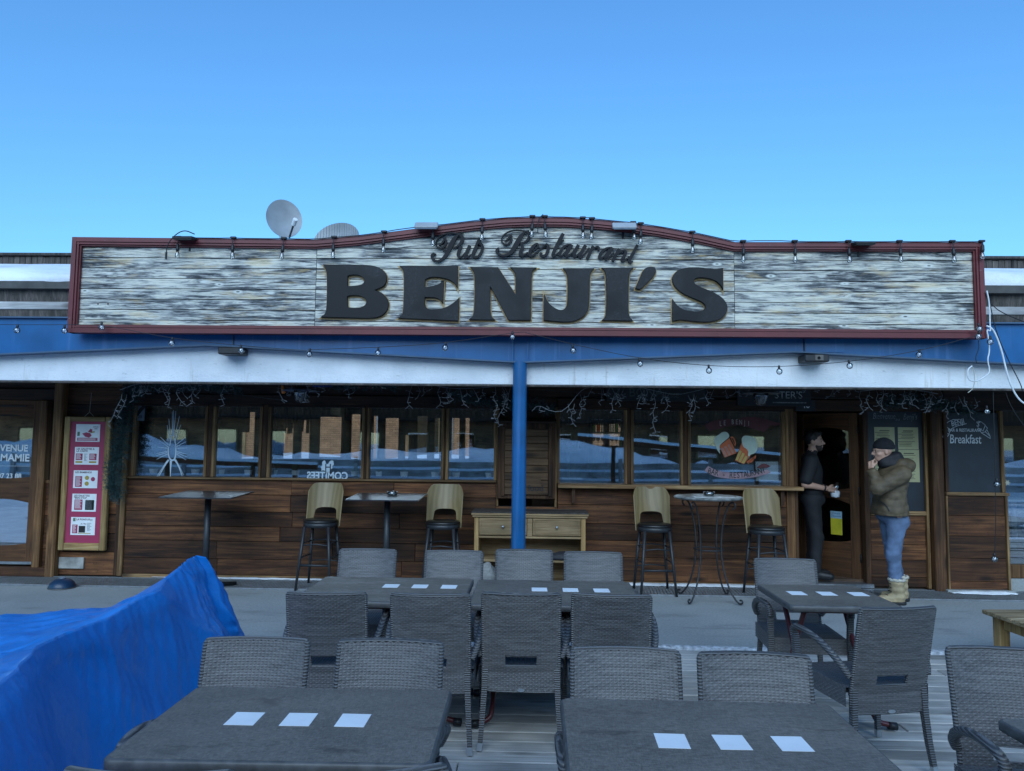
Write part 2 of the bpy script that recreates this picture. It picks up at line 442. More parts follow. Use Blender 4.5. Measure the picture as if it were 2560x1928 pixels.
# ice left along the foot of the wall
def ice(name, x0, x1, y0, y1, h, label):
    n = max(6, int((x1-x0)/.05)); rows = []
    for i in range(n+1):
        x = x0+(x1-x0)*i/n; e = min(1, 4*min(i, n-i)/n); a = random.uniform(.6, 1)*e; b = random.uniform(-.02, .02)
        rows.append([(x, y0+b+(1-e)*(y1-y0)*.4, .021), (x, y0*.7+y1*.3+b*.5, .021+h*a*.8), (x, y0*.25+y1*.75, .021+h*a), (x, y1, .021)])
    o = MB().grid(rows).build(name, M_SNOW, smooth=True); return tag(o, label, 'ice', 'ice along the wall')
ice('ice_strip', -4.6, -1.9, 8.97, 9.03, .015, 'thin strip of ice below the dark planks left of the blue column')
ice('ice_strip', .5, 3.1, 8.94, 9.03, .03, 'bright strip of ice behind the round bistro table legs')
ice('ice_strip', 4.85, 5.6, 8.74, 8.86, .035, 'ice ledge at the foot of the breakfast chalkboard wall')

# ================================================================== BUILDING
B = empty('restaurant_building', (0, 9.05, 0), label='dark timber pub front with long window row under a blue steel canopy', cat='building')
BY = 9.05
def bpart(o): 
    o.parent = B; o.location = Vector(o.location)-Vector((0, BY, 0)); return o
YF = 9.05
def planked(name, x0, x1, z0, z1, y, ph=.215, joints=(2.2, 1.5, 2.8), mat=None, seed=0, thick=.03):
    """backing sheet with separate planks on it"""
    rs = random.Random(seed)
    w = bpart(MB().bx(x0, x1, y+.03, y+.12, z0, z1).build('wall', M_BLACK, center=True))
    z = z1; k = 0
    while z > z0+.02:
        h = min(ph*rs.uniform(.86, 1.16), z-z0)
        if z-h-z0 < .06: h = z-z0
        x = x0
        while x < x1-.01:
            L = rs.choice(joints)*rs.uniform(.8, 1.2); xe = min(x1, x+L)
            if x1-xe < .35: xe = x1
            jy = rs.uniform(-.006, .004)
            o = MB().bx(x+.0015, xe-.0015, y+jy, y+.032, z-h+.002, z-.002, .004).build('plank', mat or M_WALL, center=True)
            o.location = Vector(o.location)-Vector((0, BY, 0)) - Vector(w.location)
            o.parent = w; x = xe
        z -= h; k += 1
    return w
# window strips
def window(x0, x1, z0, z1, y=YF, fw=.034, sill=False, mat=M_TRIM, mtop=None):
    fr_ = bpart(one_box('window', M_GLASS, None, x0-.005, x1+.005, y+.030, y+.036, z0+.0005, z1-.0005, 0))
    def sub(o): o.location = Vector(o.location)-Vector((0, BY, 0))-Vector(fr_.location); o.parent = fr_; return o
    sub(one_box('head_trim', mtop or M_WALLH, None, x0-fw, x1+fw, y-.014, y+.05, z1, z1+.03))
    for xa in (x0-fw, x1): sub(one_box('side_trim', mat, None, xa, xa+fw, y-.012, y+.05, z0, z1, .004))
    for a, b, c, d in ((x0, x0+.03, z0, z1), (x1-.03, x1, z0, z1), (x0+.03, x1-.03, z0, z0+.03), (x0+.03, x1-.03, z1-.03, z1)):
        sub(one_box('sash_bar', M_WALLV, None, a, b, y+.038, y+.075, c, d, 0))
    return fr_
WL = [(-4.91,-4.04), (-3.91,-3.36), (-3.22,-2.09), (-1.99,-1.11), (-1.02,-.465)]
WR = [(.335,1.12), (1.232,1.797), (1.92,3.02)]
for a, b in WL: window(a, b, 1.232, 2.10)
for a, b in WR: window(a, b, 1.205, 2.10)
def mull(x0, x1, z0, z1, y0=YF-.004, y1=YF+.09, mat=None): return bpart(one_box('mullion', mat or M_WALLV, None, x0, x1, y0, y1, z0, z1, .006))
for i in range(4): mull(WL[i][1]+.036, WL[i+1][0]-.036, 1.232, 2.13)
for i in range(2): mull(WR[i][1]+.036, WR[i+1][0]-.036, 1.205, 2.13)
mull(-4.99, -4.946, 1.2, 2.13); mull(3.056, 3.154, .05, 2.42, YF-.02, YF+.1, M_POST)
bpart(one_box('window_sill', M_TRIMH, None, -4.98, -.43, YF-.05, YF+.06, 1.205, 1.230, .006))
bpart(one_box('counter_shelf', M_TRIMH, None, .312, 3.21, YF-.17, YF+.05, 1.160, 1.203, .006))
for x in (2.98, 1.5, .5):
    bpart(MB().prism([(x-.02, 1.158), (x+.02, 1.158), (x+.02, .99), (x-.02, .97)], YF-.10, YF-.012).build('shelf_bracket', M_WALLV, center=True))
bpart(one_box('corner_post', M_TRIM, None, -5.05, -4.985, YF-.03, YF+.1, .02, 2.2, .008))
bpart(one_box('corner_post', M_WALLV, None, -5.10, -5.052, YF-.012, YF+.1, .02, 2.42, .008))
bpart(one_box('edge_post', M_TRIM, None, -.463+.034, -.405, YF-.015, YF+.1, .92, 2.13, .004))
bpart(one_box('edge_post', M_TRIM, None, .276, .302, YF-.05, YF+.1, .92, 2.13, .004))
# planked lower walls
planked('wall', -4.985, -.43, .05, 1.205, YF, .2, (1.7, 1.2, 2.4), seed=3)
planked('wall', -.43, .312, .05, .92, YF+.004, .2, (.9, 1.1), seed=4)
planked('wall', .312, 3.056, .05, 1.16, YF, .2, (1.6, 1.2, 2.6), seed=5)
bpart(one_box('base_board', M_TRIMH, None, -4.98, 3.05, YF-.025, YF+.02, .0, .05, .006))
# head beam above the windows, with boards up to the soffit
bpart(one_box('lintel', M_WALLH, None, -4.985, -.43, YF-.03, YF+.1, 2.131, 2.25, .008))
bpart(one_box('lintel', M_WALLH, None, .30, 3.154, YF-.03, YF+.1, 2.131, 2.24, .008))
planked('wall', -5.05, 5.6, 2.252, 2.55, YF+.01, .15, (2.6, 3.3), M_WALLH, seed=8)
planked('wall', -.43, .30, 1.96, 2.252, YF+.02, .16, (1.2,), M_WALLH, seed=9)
# left: panel behind the menu board, post, door surround
planked('wall', -5.80, -5.10, .02, 2.55, YF+.012, .22, (.42, .5, .8), seed=11)
bpart(one_box('patch_board', plain('grey_patch_board', (.34,.33,.30), .8, 0, .3, 8, .3), None, -5.78, -5.47, YF-.012, YF+.012, .10, .235, .003))
bpart(one_box('post', M_POST, None, -5.90, -5.785, YF-.10, YF+.02, .0, 2.55, .014))
bpart(one_box('door_post', M_POST, None, -6.105, -6.01, YF-.05, YF+.08, .04, 2.16, .014))
planked('wall', -6.01, -5.90, .05, 1.13, YF+.02, .2, (.4,), seed=12)
bpart(one_box('side_light', M_GLASS, None, -6.01, -5.9, YF+.05, YF+.056, 1.17, 2.15, 0))
bpart(one_box('side_light_sill', M_POST, None, -6.01, -5.9, YF-.0, YF+.06, 1.13, 1.168, .004))
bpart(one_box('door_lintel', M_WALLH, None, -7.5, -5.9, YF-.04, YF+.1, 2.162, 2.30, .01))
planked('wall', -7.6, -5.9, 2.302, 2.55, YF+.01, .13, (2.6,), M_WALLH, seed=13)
bpart(one_box('door_sill', M_WALL, None, -7.5, -5.80, YF-.09, YF+.05, .0, .115, .01))
# left glazed door
def glazed_door(name, x0, x1, z0, z1, y, panes, M=None, mats=None, th=.045):
    """panes: list of (z0, z1, arch_top, arch_bottom)"""
    d = MB(); sw = .115; hh = [z0]+[q for p in panes for q in p[:2]]+[z1]
    d.bx(x0, x0+sw, -th/2, th/2, z0, z1, .006, 1); d.bx(x1-sw, x1, -th/2, th/2, z0, z1, .006, 1)
    n = 14
    def edge_z(zz, amp, t): return zz+amp*(1-(2*t-1)**2)
    prev = [(z0, 0)]
    lows = [(z0, 0)]+[(p[1], p[2]) for p in panes]; highs = [(p[0], p[3]) for p in panes]+[(z1, 0)]
    for (za, aa), (zb, ab) in zip(lows, highs):
        P = [(x0+sw+(x1-x0-2*sw)*i/n, edge_z(za, aa, i/n)) for i in range(n+1)]
        Q = [(x0+sw+(x1-x0-2*sw)*i/n, edge_z(zb, ab, i/n)) for i in range(n+1)]
        for i in range(n): d.prism([P[i], P[i+1], Q[i+1], Q[i]], -th/2+.006, th/2-.006, 0)
    return d
ld = glazed_door('door', -7.02, -6.115, .13, 2.155, 0, [(.36+.03, .885, .045, -.03), (1.205, 1.93, .05, -.02)])
ldo = ld.build('door', [M_DOOR, M_DOORV]); ldo.location = (0, .05, 0); ldo.parent = B
gl = MB().bx(-6.92, -6.22, -.004, .002, .34, 2.0).build('pane', M_GLASS, ldo)
MB().bx(-6.9, -6.13, -.035, -.022, .135, .17, .004).build('kick_rail', M_STEEL, ldo)
for z in (1.86, 1.62, 1.18, .45): MB().tube([(-6.112, -.03, z), (-6.112, -.03, z+.085)], .011, 8).build('hinge', M_STEEL, ldo, smooth=True)
MB().bx(-6.95, -6.32, -.034, -.024, 2.075, 2.09, .003).build('closer_rail', M_BLACK, ldo)
MT_W = plain('white_vinyl', (.75, .79, .82), .5, 0, .03, 6, 0)
for s, sz, z, x in (('BIENVENUE', .115, 1.555, -6.28), ('CHEZ MAMIE', .125, 1.435, -6.255), ('04 79 07 23 88', .085, 1.21+.0, -6.345), ('contact@mamiecrepe.com', .076, 1.12, -6.295)):
    text_on('lettering', s, sz, MT_W, ldo, x, -.008, z, .0006, 'RIGHT', .0035 if sz > .09 else .001)
MB().bx(-6.92, -6.23, -.0075, -.006, 1.335, 1.338).build('line', MT_W, ldo)
bpart(MB().bx(-7.6, -7.04, YF, YF+.08, .1, 2.16).build('wall', M_DOORV, center=True))
# soffit, canopy fascia, blue beam, column
M_SOFF = plain('soffit_boards', (.06, .045, .035), .8, 0, .3, 6, .1)
bpart(MB().bx(-12, 12, 7.66, 9.2, 2.52, 2.58).build('soffit', M_SOFF, center=True))
bpart(MB().bx(-12, 12, 7.55, 7.66, 2.285, 2.93, .006).build('fascia', M_PLASTER, center=True))
bpart(MB().bx(-12, 12, 7.553, 7.655, 2.268, 2.2845).build('drip_edge', M_SLAT, center=True))
prof = [(-12, 2.55), (-8.9, 2.66), (-5.95, 2.53), (-3.35, 2.664), (-.13, 2.51), (2.616, 2.636), (5.6, 2.495), (8.6, 2.62), (12, 2.5)]
ZT = 2.925
bb = MB().prism([(x, z) for x, z in prof]+[(12, ZT), (-12, ZT)], 7.46, 7.474)
beam = bpart(bb.build('beam', M_BLUE, center=True, fix=True))
def fl(z_of, y0, y1, th):
    m = MB()
    for (xa, za), (xb, zb) in zip(prof[:-1], prof[1:]):
        m.add([(xa,y0,za-th),(xb,y0,zb-th),(xb,y1,zb-th),(xa,y1,za-th),(xa,y0,za),(xb,y0,zb),(xb,y1,zb),(xa,y1,za)], [(0,1,2,3),(4,7,6,5),(0,4,5,1),(3,2,6,7)])
    return m
M_BLUED = m_paint('dusty_blue_flange', (.05, .10, .17), (.05, .07, .1), .6, .7)
fo = bpart(fl(0, 7.42, 7.545, .014).build('beam_flange', M_BLUED)); 
tf = bpart(MB().bx(-12, 12, 7.42, 7.545, ZT, ZT+.014).build('beam_flange', M_BLUED, center=True))
for x in (-3.07, 2.72, -6.4):
    bpart(MB().bx(x-.004, x+.004, 7.452, 7.459, 2.66 if x < 0 else 2.635, ZT-.002).build('beam_joint', M_BLACK, center=True))
bpart(MB().bx(2.73, 3.12, 7.452, 7.459, 2.63, ZT-.006).build('splice_plate', M_BLUE, center=True))
col = MB(); n = 24
col.lathe([(.071, 0), (.071, 2.508)], (-.13, 7.47, 0), 28)
bpart(auto_smooth(col.build('column', M_BLUE, center=True)))
bpart(MB().bx(-.24, -.02, 7.37, 7.57, 0.001, .012, .002).build('column_base_plate', M_DARKMET, center=True))
for x in (-.205, -.055): bpart(MB().bx(x-.006, x+.006, 7.425, 7.459, 2.512, ZT-.002).build('stiffener', M_BLUE, center=True))
# roof edge left and right of the sign, snow on the roof, slatted parapet
bpart(MB().bx(-12, 12, 7.60, 7.70, 2.94, 3.03).build('soffit_board', M_BROWN, center=True))
bpart(MB().bx(-12, 12, 7.52, 7.57, 3.031, 3.225, .005).build('roof_fascia', M_GREYB, center=True))
g = MB(); gp = [(.0, .075), (.0, .0), (.085, 0), (.1, .075), (.092, .075), (.08, .01), (.008, .01), (.008, .075)]
vs = [(-12, 7.52-a, 3.235+b) for a, b in gp]+[(12, 7.52-a, 3.235+b) for a, b in gp]
g.add(vs, [(i, (i+1) % 8, (i+1) % 8+8, i+8) for i in range(8)])
M_GUT = plain('grey_brown_gutter', (.13, .12, .11), .45, .4, .2, 6, .05)
bpart(g.build('gutter', M_GUT))
bpart(MB().add([(-12,7.5,3.24),(12,7.5,3.24),(12,9.6,3.86),(-12,9.6,3.86),(-12,9.6,2.6),(12,9.6,2.6),(-12,7.6,2.6),(12,7.6,2.6)], [(0,1,2,3),(3,2,5,4),(4,5,7,6),(6,7,1,0)]).build('roof', M_SLAT))
for sx, (xa, xb) in enumerate(((-12, -3.0), (3.2, 12))):
    rows = []; nn = 90
    for i in range(nn+1):
        x = xa+(xb-xa)*i/nn; wv = .012*sin(x*1.7)+.01*sin(x*4.3+1)
        a = .10+wv
        if sx == 1: a *= .9+.35*math.exp(-((x-4.95)/.3)**2)*0+.1
        rows.append([(x, 7.47+wv, 3.265), (x, 7.44+wv*2, 3.30+a*.4), (x, 7.50, 3.33+a), (x, 7.8, 3.43+a), (x, 8.6, 3.66+a), (x, 9.62, 3.95+a*.6)])
    so_ = bpart(MB().grid(rows).build('roof_snow', M_SNOW, smooth=True))
par = bpart(MB().bx(-12, 12, 9.66, 9.76, 3.75, 4.13).build('parapet', M_SLAT, center=True))
for x0, x1 in ((-8.6, -5.2), (5.0, 7.4)):
    x = x0
    while x < x1:
        o = MB().bx(x, x+.075, 9.63, 9.659, 3.76, 4.12+random.uniform(-.008, .008), .003).build('slat', M_SLAT, center=True)
        o.location = Vector(o.location)-Vector((0, BY, 0))-Vector(par.location); o.parent = par; x += .08
bpart(MB().bx(-12, 12, 9.58, 9.8, 4.131, 4.165, .006).build('parapet_cap', M_SLAT, center=True))
# ================================================================== INTERIOR AND REAR
bpart(MB().bx(-12, 12, 9.14, 15.0, .0, .1).build('interior_floor', M_INT, center=True))
bpart(MB().bx(-12, 12, 9.2, 15.0, 2.58, 2.66).build('interior_ceiling', M_INTC, center=True))
for x in (-7.7, 6.6): bpart(MB().bx(x-.05, x+.05, 9.2, 15, .1, 2.58).build('interior_wall', M_INT, center=True))
bpart(MB().bx(-5.22, -5.1, 9.2, 12.2, .1, 2.58).build('partition', plain('partition_panel', (.06, .022, .02), .7), center=True))
# back wall with openings (surveyed through the front windows)
YB = 15.0
ops = []
for a, b, t, bo in ((705,737,1050,1150),(750,778,1050,1150),(796,857,1042,1146),(875,904,1035,1151),(929,948,1040,1150),(960,1000,1045,1150),(1010,1026,1088,1150),(1040,1072,1040,1150),(1083,1104,1045,1150),(1120,1152,1045,1150),(1160,1177,1045,1150),(1478,1512,1062,1122),(1520,1556,1060,1122),(520,560,1030,1150),(600,640,1030,1150)):
    ops.append((wp(a, 1100, YB).x, wp(b, 1100, YB).x, wp(a, bo, YB).z, wp(a, t, YB).z))
ops.sort()
bw = MB(); x = -12
for a, b, z0, z1 in ops:
    bw.bx(x, a, YB, YB+.12, .1, 2.58); bw.bx(a, b, YB, YB+.12, .1, z0); bw.bx(a, b, YB, YB+.12, z1, 2.58); x = b
bw.bx(x, 12, YB, YB+.12, .1, 2.58)
bpart(bw.build('rear_wall', M_INT))
for a, b, z0, z1 in ops:
    m = MB(); m.bx(a, a+.03, YB-.03, YB, z0, z1); m.bx(b-.03, b, YB-.03, YB, z0, z1); m.bx(a+.03, b-.03, YB-.03, YB, z0, z0+.03)
    bpart(m.build('rear_window_frame', M_POST, center=True))
# neighbouring shingled house seen through the rear windows
nb = empty('shingled_house', (0, 19, 0), label='orange brown shingled house seen through the pub rear windows', cat='building')
def m_shingle():
    t = NT('wooden_shingles'); b = t.n('ShaderNodeTexBrick'); co = t.coords((1, 1, 1), rnd=False)
    mp = t.n('ShaderNodeMapping'); mp.inputs['Rotation'].default_value = (R(90), 0, 0); t.l(co, mp.inputs[0]); t.l(mp.outputs[0], b.inputs['Vector'])
    b.inputs['Scale'].default_value = 1; b.inputs['Brick Width'].default_value = .16; b.inputs['Row Height'].default_value = .055; b.inputs['Mortar Size'].default_value = .005
    b.inputs['Color1'].default_value = (.52, .25, .11, 1); b.inputs['Color2'].default_value = (.38, .17, .07, 1); b.inputs['Mortar'].default_value = (.20, .085, .035, 1)
    n = t.noise(co, 3, 5); t.col(t.mix(1, b.outputs[0], t.ramp(n, [(.3, (.75,)*3), (.7, (1.25,)*3)]), 'MULTIPLY')).set(Roughness=.8); return t.m
M_SHING = m_shingle()
MB().bx(-14, 6, 0, .3, -.2, 5.2).build('wall', M_SHING, nb)
for x in (-9.5, -6.6, -4.0, -2.2): MB().bx(x, x+.16, -.06, -.005, -.2, 5.2).build('corner_board', M_GREYB, nb)
for x in (-8.3, -3.2): 
    wv = MB().bx(x, x+.9, -.05, -.002, 1.2, 2.6).build('window', M_PINE, nb); MB().bx(x+.1, x+.8, -.06, -.052, 1.3, 2.5).build('pane', M_GLASS, wv)
rows = [[(-14+i*.4, 15.15, 1.0+.03*sin(i*.9)), (-14+i*.4, 17, 1.05+.06*sin(i*.5+1)), (-14+i*.4, 19, 1.3+.08*sin(i*.7))] for i in range(51)]
tag(MB().grid(rows).build('rear_snow', M_SNOW, smooth=True), kind='structure')
# things inside ------------------------------------------------------
M_FRINGE = plain('brown_fabric', (.05, .032, .026), .85, 0, .3, 9, .2)
fn = MB(); rs = random.Random(4)
x = wp(682, 1050, 10.2).x; xe = wp(898, 1050, 10.2).x
while x < xe:
    t = (x-wp(682, 1050, 10.2).x)/(xe-wp(682, 1050, 10.2).x)
    L = (.62 if t < .42 else .32 if t < .5 else .48 if t < .56 else .25)*rs.uniform(.75, 1.05)
    if t > .78: L *= .6
    ww = rs.uniform(.02, .05); d = rs.uniform(-.06, .06)
    P = [[(x+d*q*.5+a*ww, 10.2+.02*sin(q*5+x*30)+abs(a-.5)*.03, 2.42-L*q) for a in (0, .5, 1)] for q in (0, .25, .5, .75, 1)]
    fn.grid(P); x += rs.uniform(.016, .034)
tag(fn.build('fringe_curtain', M_FRINGE, smooth=True), 'brown fabric fringe hanging inside the widest left window', 'curtain')
# bar with bottles behind the right hand windows
bar = empty('bar_counter', (1.6, 11.2, .1), label='dark bar counter inside behind the right windows', cat='bar')
MB().bx(-1.6, 2.6, 0, .6, 0, 1.02, .01).build('body', M_INT, bar); MB().bx(-1.7, 2.7, -.08, .68, 1.021, 1.06, .008).build('counter_top', plain('red_brown_counter', (.13,.035,.028), .35), bar)
sh = empty('bottle_shelf', (wp(1516, 1100, 14.3).x, 14.3, .1), label='backlit bottle shelf behind the bar', cat='shelf')
xs = [wp(p, 1100, 14.3).x-wp(1516, 1100, 14.3).x for p in (1474, 1516, 1560)]
for x in xs: MB().bx(x-.03, x+.03, -.1, .15, 0, 2.1).build('upright', M_BLACK, sh)
for z in (1.25, 1.52, 1.78, 2.05): MB().bx(xs[0], xs[2], -.1, .15, z, z+.025).build('shelf', M_BLACK, sh)
M_BOT = [m_glass('bottle_clear', .12, (.75, .85, .9), 0), m_glass('bottle_green', .1, (.2, .45, .25), 0), m_glass('bottle_amber', .1, (.6, .3, .08), 0)]
bot = [MB().lathe([(.034, 0), (.036, .02), (.036, .15), (.03, .18), (.013, .21), (.012, .26), (.015, .265), (.015, .28)], n=10).mesh('bottle', True) for _ in range(3)]
gls = MB().lathe([(.03, 0), (.004, .008), (.004, .08), (.035, .11), (.04, .17), (.036, .17), (.03, .115), (.003, .09)], n=10).mesh('glass', True)
for i in range(3): bot[i].materials.append(M_BOT[i])
gls.materials.append(M_BOT[0])
ORD = 'first second third fourth fifth sixth seventh eighth ninth tenth eleventh'.split()
k = 0
for zi, z in enumerate((1.275, 1.545, 1.805)):
    for j in range(11):
        x = xs[0]+.08+j*.087
        if abs(x-xs[1]) < .05: continue
        me = gls if (zi+j//6) % 2 else bot[rs.randrange(3)]
        o = link_mesh('bottle' if me is not gls else 'wine_glass', me, None, None, (sh.location.x+x, 14.32+rs.uniform(-.03, .03), .1+z))
        where = '%s from the left on the %s backlit bar shelf' % (ORD[j], ('lowest', 'middle', 'highest')[zi])
        if me is gls: tag(o, 'stemmed wine glass standing '+where, 'glass', 'glasses on the bar shelf')
        else: tag(o, 'liquor bottle standing '+where, 'bottle', 'bottles on the bar shelf')
for j in range(9):
    o = link_mesh('bottle', bot[j % 3], None, None, (.75+j*.19+rs.uniform(-.05, .05), 11.35+rs.uniform(-.1, .1), 1.162))
    tag(o, '%s bottle from the left standing on the bar counter inside' % ORD[j], 'bottle', 'bottles on the bar counter')
# beer tap with pink badges
tp = empty('beer_tap', (.55, 11.25, 1.162), label='chrome beer tap with round pink badges behind the right window', cat='beer tap')
MB().tube([(0,0,0),(0,0,.42)], .022, 10).build('column', M_STEEL, tp, smooth=True)
MB().tube([(-.16,0,.42),(.2,0,.42)], .028, 10).build('crossbar', M_STEEL, tp, smooth=True)
M_PINK = plain('pink_badge', (.55, .16, .3), .4)
for x in (-.14, .02): MB().lathe([(.055, 0), (.055, .012)], (x, -.03, .52), 18, M=Matrix.Rotation(R(90), 3, 'X')).build('badge', M_PINK, tp)
for x in (.13, .2): MB().tube([(x, 0, .42), (x+.03, -.04, .56)], .014, 8).build('handle', MT_W, tp)
# pot plants along the window sills
M_LEAF = plain('plant_leaf', (.035, .085, .022), .6, 0, .35, 30, 0)
M_POT = plain('white_pot', (.86, .87, .88), .4, 0, .04, 6, 0)
def potplant(x, lab, blade):
    p = empty('pot_plant', (x, YF+.155, 1.232), random.uniform(0, 6), lab, 'pot plant', 'pot plants on the window sill')
    MB().lathe([(.036, 0), (.052, .085), (.046, .085), (.04, .07)], n=4 if blade else 12).build('pot', M_POT, p)
    l = MB()
    for i in range(60 if blade else 110):
        a = rs.uniform(0, 2*pi); tl = rs.uniform(.1, .55) if blade else rs.uniform(.1, 1.1); h = rs.uniform(.07, .15) if blade else rs.uniform(.03, .12)
        b = Vector((rs.uniform(-.03, .03), rs.uniform(-.03, .03), .07)); d = Vector((cos(a)*tl, sin(a)*tl, 1)).normalized(); s_ = Vector((-sin(a), cos(a), 0))*(.0035 if blade else .008)
        if not blade: b = b+d*h*rs.uniform(.3, .8); h = .035
        l.add([b-s_*.6, b+s_*.6, b+d*h*.6+s_, b+d*h+Vector((cos(a), sin(a), -.2))*h*.2, b+d*h*.6-s_], [(0, 1, 2, 3, 4)])
    l.build('foliage', M_LEAF, p, fix=False)
PP = [(383,'pot plant at the left end of the sill, left of the white bottle drawing',0),(488,'pot plant right of the white bottle drawing',0),(551,'bushy pot plant at left in the second window',0),(620,'pot plant at right in the second window',0),(683,'pot plant at far left in the widest left window',1),(739,'pot plant left of the horned white logo',0),(887,'grassy pot plant right of the horned white logo',1),(947,'grassy pot plant at left in the fourth window',1),(1010,'pot plant in the middle of the fourth window',0),(1088,'grassy pot plant at right in the fourth window',1),(1140,'pot plant at left in the narrow window beside the shutter box',1),(1223,'pot plant at right in the narrow window beside the shutter box',0)]
for px, lab, bl in PP: potplant(wp(px, 1190, YF+.155).x, lab, bl)
bpart(MB().bx(-4.98, -.43, YF+.1, YF+.36, 1.19, 1.23).build('inner_sill', M_INT, center=True))
bpart(MB().bx(.31, 3.05, YF+.1, YF+.36, 1.165, 1.204).build('inner_sill', M_INT, center=True))
# inner tables with white tops seen through the left windows
for x, y, lab in ((-4.3, 10.6, 'white topped table inside behind the bottle drawing'), (-2.9, 10.9, 'white topped table inside the widest left window'), (-1.5, 10.7, 'white topped table inside the fourth window')):
    t_ = empty('indoor_table', (x, y, .1), label=lab, cat='table')
    MB().bx(-.4, .4, -.35, .35, .72, .75, .006).build('top', M_WHITE, t_); MB().tube([(0, 0, .02), (0, 0, .72)], .035, 10).build('leg', M_BLACK, t_); MB().lathe([(.24, 0), (.24, .02)], n=20).build('base', M_BLACK, t_)
# books and papers on the right hand sill
bk = empty('magazine_stack', (wp(1425, 1203, YF+.2).x, YF+.2, 1.204), label='stack of blue and white magazines on the right window sill', cat='magazines')
for i, (w_, c_) in enumerate(((.36, (.7,.74,.78)), (.33, (.03,.09,.22)), (.3, (.6,.64,.68)))):
    MB().bx(-w_/2, w_/2, -.1, .1, .022*i, .022*i+.02, .002).build('magazine', plain('magazine_%d' % i, c_, .35), bk)
tag(MB().bx(-.16, .16, -.09, .09, 0, .012).build('leaflet', plain('leaflet_print', (.3,.34,.5), .4, 0, .5, 30, 0), loc=(wp(1535, 1205, YF+.2).x, YF+.2, 1.2045)), 'printed leaflet lying at the right of the magazine stack', 'leaflet')
tag(MB().bx(-.17, .17, -.001, .002, 0, .235).build('notice_sheet', M_PAPER, loc=(wp(1924, 1170, YF+.07).x, YF+.066, wp(1924, 1203, YF+.07).z)), 'white paper sheet in the lower right corner of the beer mug window', 'paper')
M_DK = plain('dark_red_cloth', (.07, .018, .02), .8)
tag(MB().bx(-.45, .45, -.05, .05, -.3, .3).build('red_panel', M_DK, loc=(-4.55, 10.6, 2.1)), 'dark red panel hanging inside the leftmost pub window', 'panel')
# ================================================================== ACROSS THE SQUARE (seen mirrored in the windows)
rows = []
for i in range(121):
    x = -36+i*.6; h = (1.35 if x < 1 else 1.35-.45*min(1, (x-1)/5))+.28*sin(x*.31+1)+.22*max(0, sin(x*.73))+.10*sin(x*1.9)+.06*sin(x*4.1)+random.uniform(-.07, .07)
    rows.append([(x, -8.0, -.2), (x, -8.6+.2*sin(x), .55*h), (x, -9.6, .93*h), (x, -10.6+.3*sin(x*.7), h), (x, -12.5, .7*h), (x, -15, -.1)])
tag(MB().grid(rows).build('snow_bank', M_SNOW, smooth=True), kind='structure')
fc = empty('timber_fence', (0, -7.2, 0), label='grey timber barrier in front of the snow bank across the square', cat='fence')
for k in range(3):
    for i in range(6): MB().bx(-18+i*6+.01, -12+i*6-.01, -.02, .02, .2+k*.3, .42+k*.3, .005).build('rail', M_GREYB, fc, center=True)
for i in range(13): MB().bx(-18+i*3-.06, -18+i*3+.06, .021, .14, -.1, 1.15, .005).build('post', M_GREYB, fc, center=True)
for k, (xa, za, xb, zb, y_) in enumerate(((1.5, 1.75, 13, .75, -6.2), (-14, 1.0, -7, .7, -6.0))):
    rr = empty('ramp_rail', (0, y_, 0), label='snow topped timber ramp rail mirrored %s' % ['in the right windows', 'in the left windows'][k], cat='rail')
    MB().add([(xa, 0, za), (xb, 0, zb), (xb, 0, zb+.16), (xa, 0, za+.16), (xa, .08, za), (xb, .08, zb), (xb, .08, zb+.16), (xa, .08, za+.16)], [(0,1,2,3),(7,6,5,4),(0,4,5,1),(3,2,6,7),(0,3,7,4),(1,5,6,2)]).build('beam', M_WALL, rr)
    MB().add([(xa, -.05, za+.162), (xb, -.05, zb+.162), (xb, .13, zb+.162), (xa, .13, za+.162), (xa, 0, za+.26), (xb, 0, zb+.24), (xb, .08, zb+.24), (xa, .08, za+.26)], [(0,1,5,4),(2,3,7,6),(4,5,6,7)]).build('snow', M_SNOW, rr)
    for q in range(5): x_ = xa+(xb-xa)*(q+.5)/5; MB().bx(x_-.06, x_+.06, .081, .2, -.1, za+(zb-za)*(q+.5)/5+.1).build('post', M_WALLV, rr)
def chalet(x0, x1, y, h, label, mat):
    c = empty('chalet', ((x0+x1)/2, y, 0), label=label, cat='building'); w_ = (x1-x0)/2
    MB().bx(-w_, w_, -6, 0, -.2, h).build('wall', mat, c)
    MB().prism([(-w_-1, h-.2), (w_+1, h-.2), (0, h+w_*.42)], -6.5, .9).build('roof', M_SNOW, c)
    MB().bx(-w_, w_, .01, 1.2, 2.7, 2.85).build('balcony', M_WALLH, c)
    for i in range(int(w_*2/.22)): MB().bx(-w_+i*.22, -w_+i*.22+.15, 1.15, 1.19, 2.85, 3.75).build('baluster', M_WALLV, c)
    for i in range(int(w_*2/2.4)):
        x = -w_+.8+i*2.4
        for z in (.9, 3.4):
            o = MB().bx(x, x+1.1, .005, .06, z, z+1.3).build('window', M_TRIM, c); MB().bx(x+.1, x+1.0, .062, .07, z+.1, z+1.2).build('pane', M_GLASS, o)
M_CHAL = wood('chalet_wood', (.07,.03,.013), (.26,.125,.055), (.42,.23,.11), 'X', tint=.3)
chalet(-28, -9.2, -17, 6.2, 'brown chalet mirrored at left in the pub windows', M_CHAL)
chalet(-9.5, 12.4, -19, 6.4, 'brown chalet mirrored in the middle pub windows', M_CHAL)
chalet(14, 30, -18, 6.0, 'brown chalet mirrored at right in the pub windows', M_CHAL)

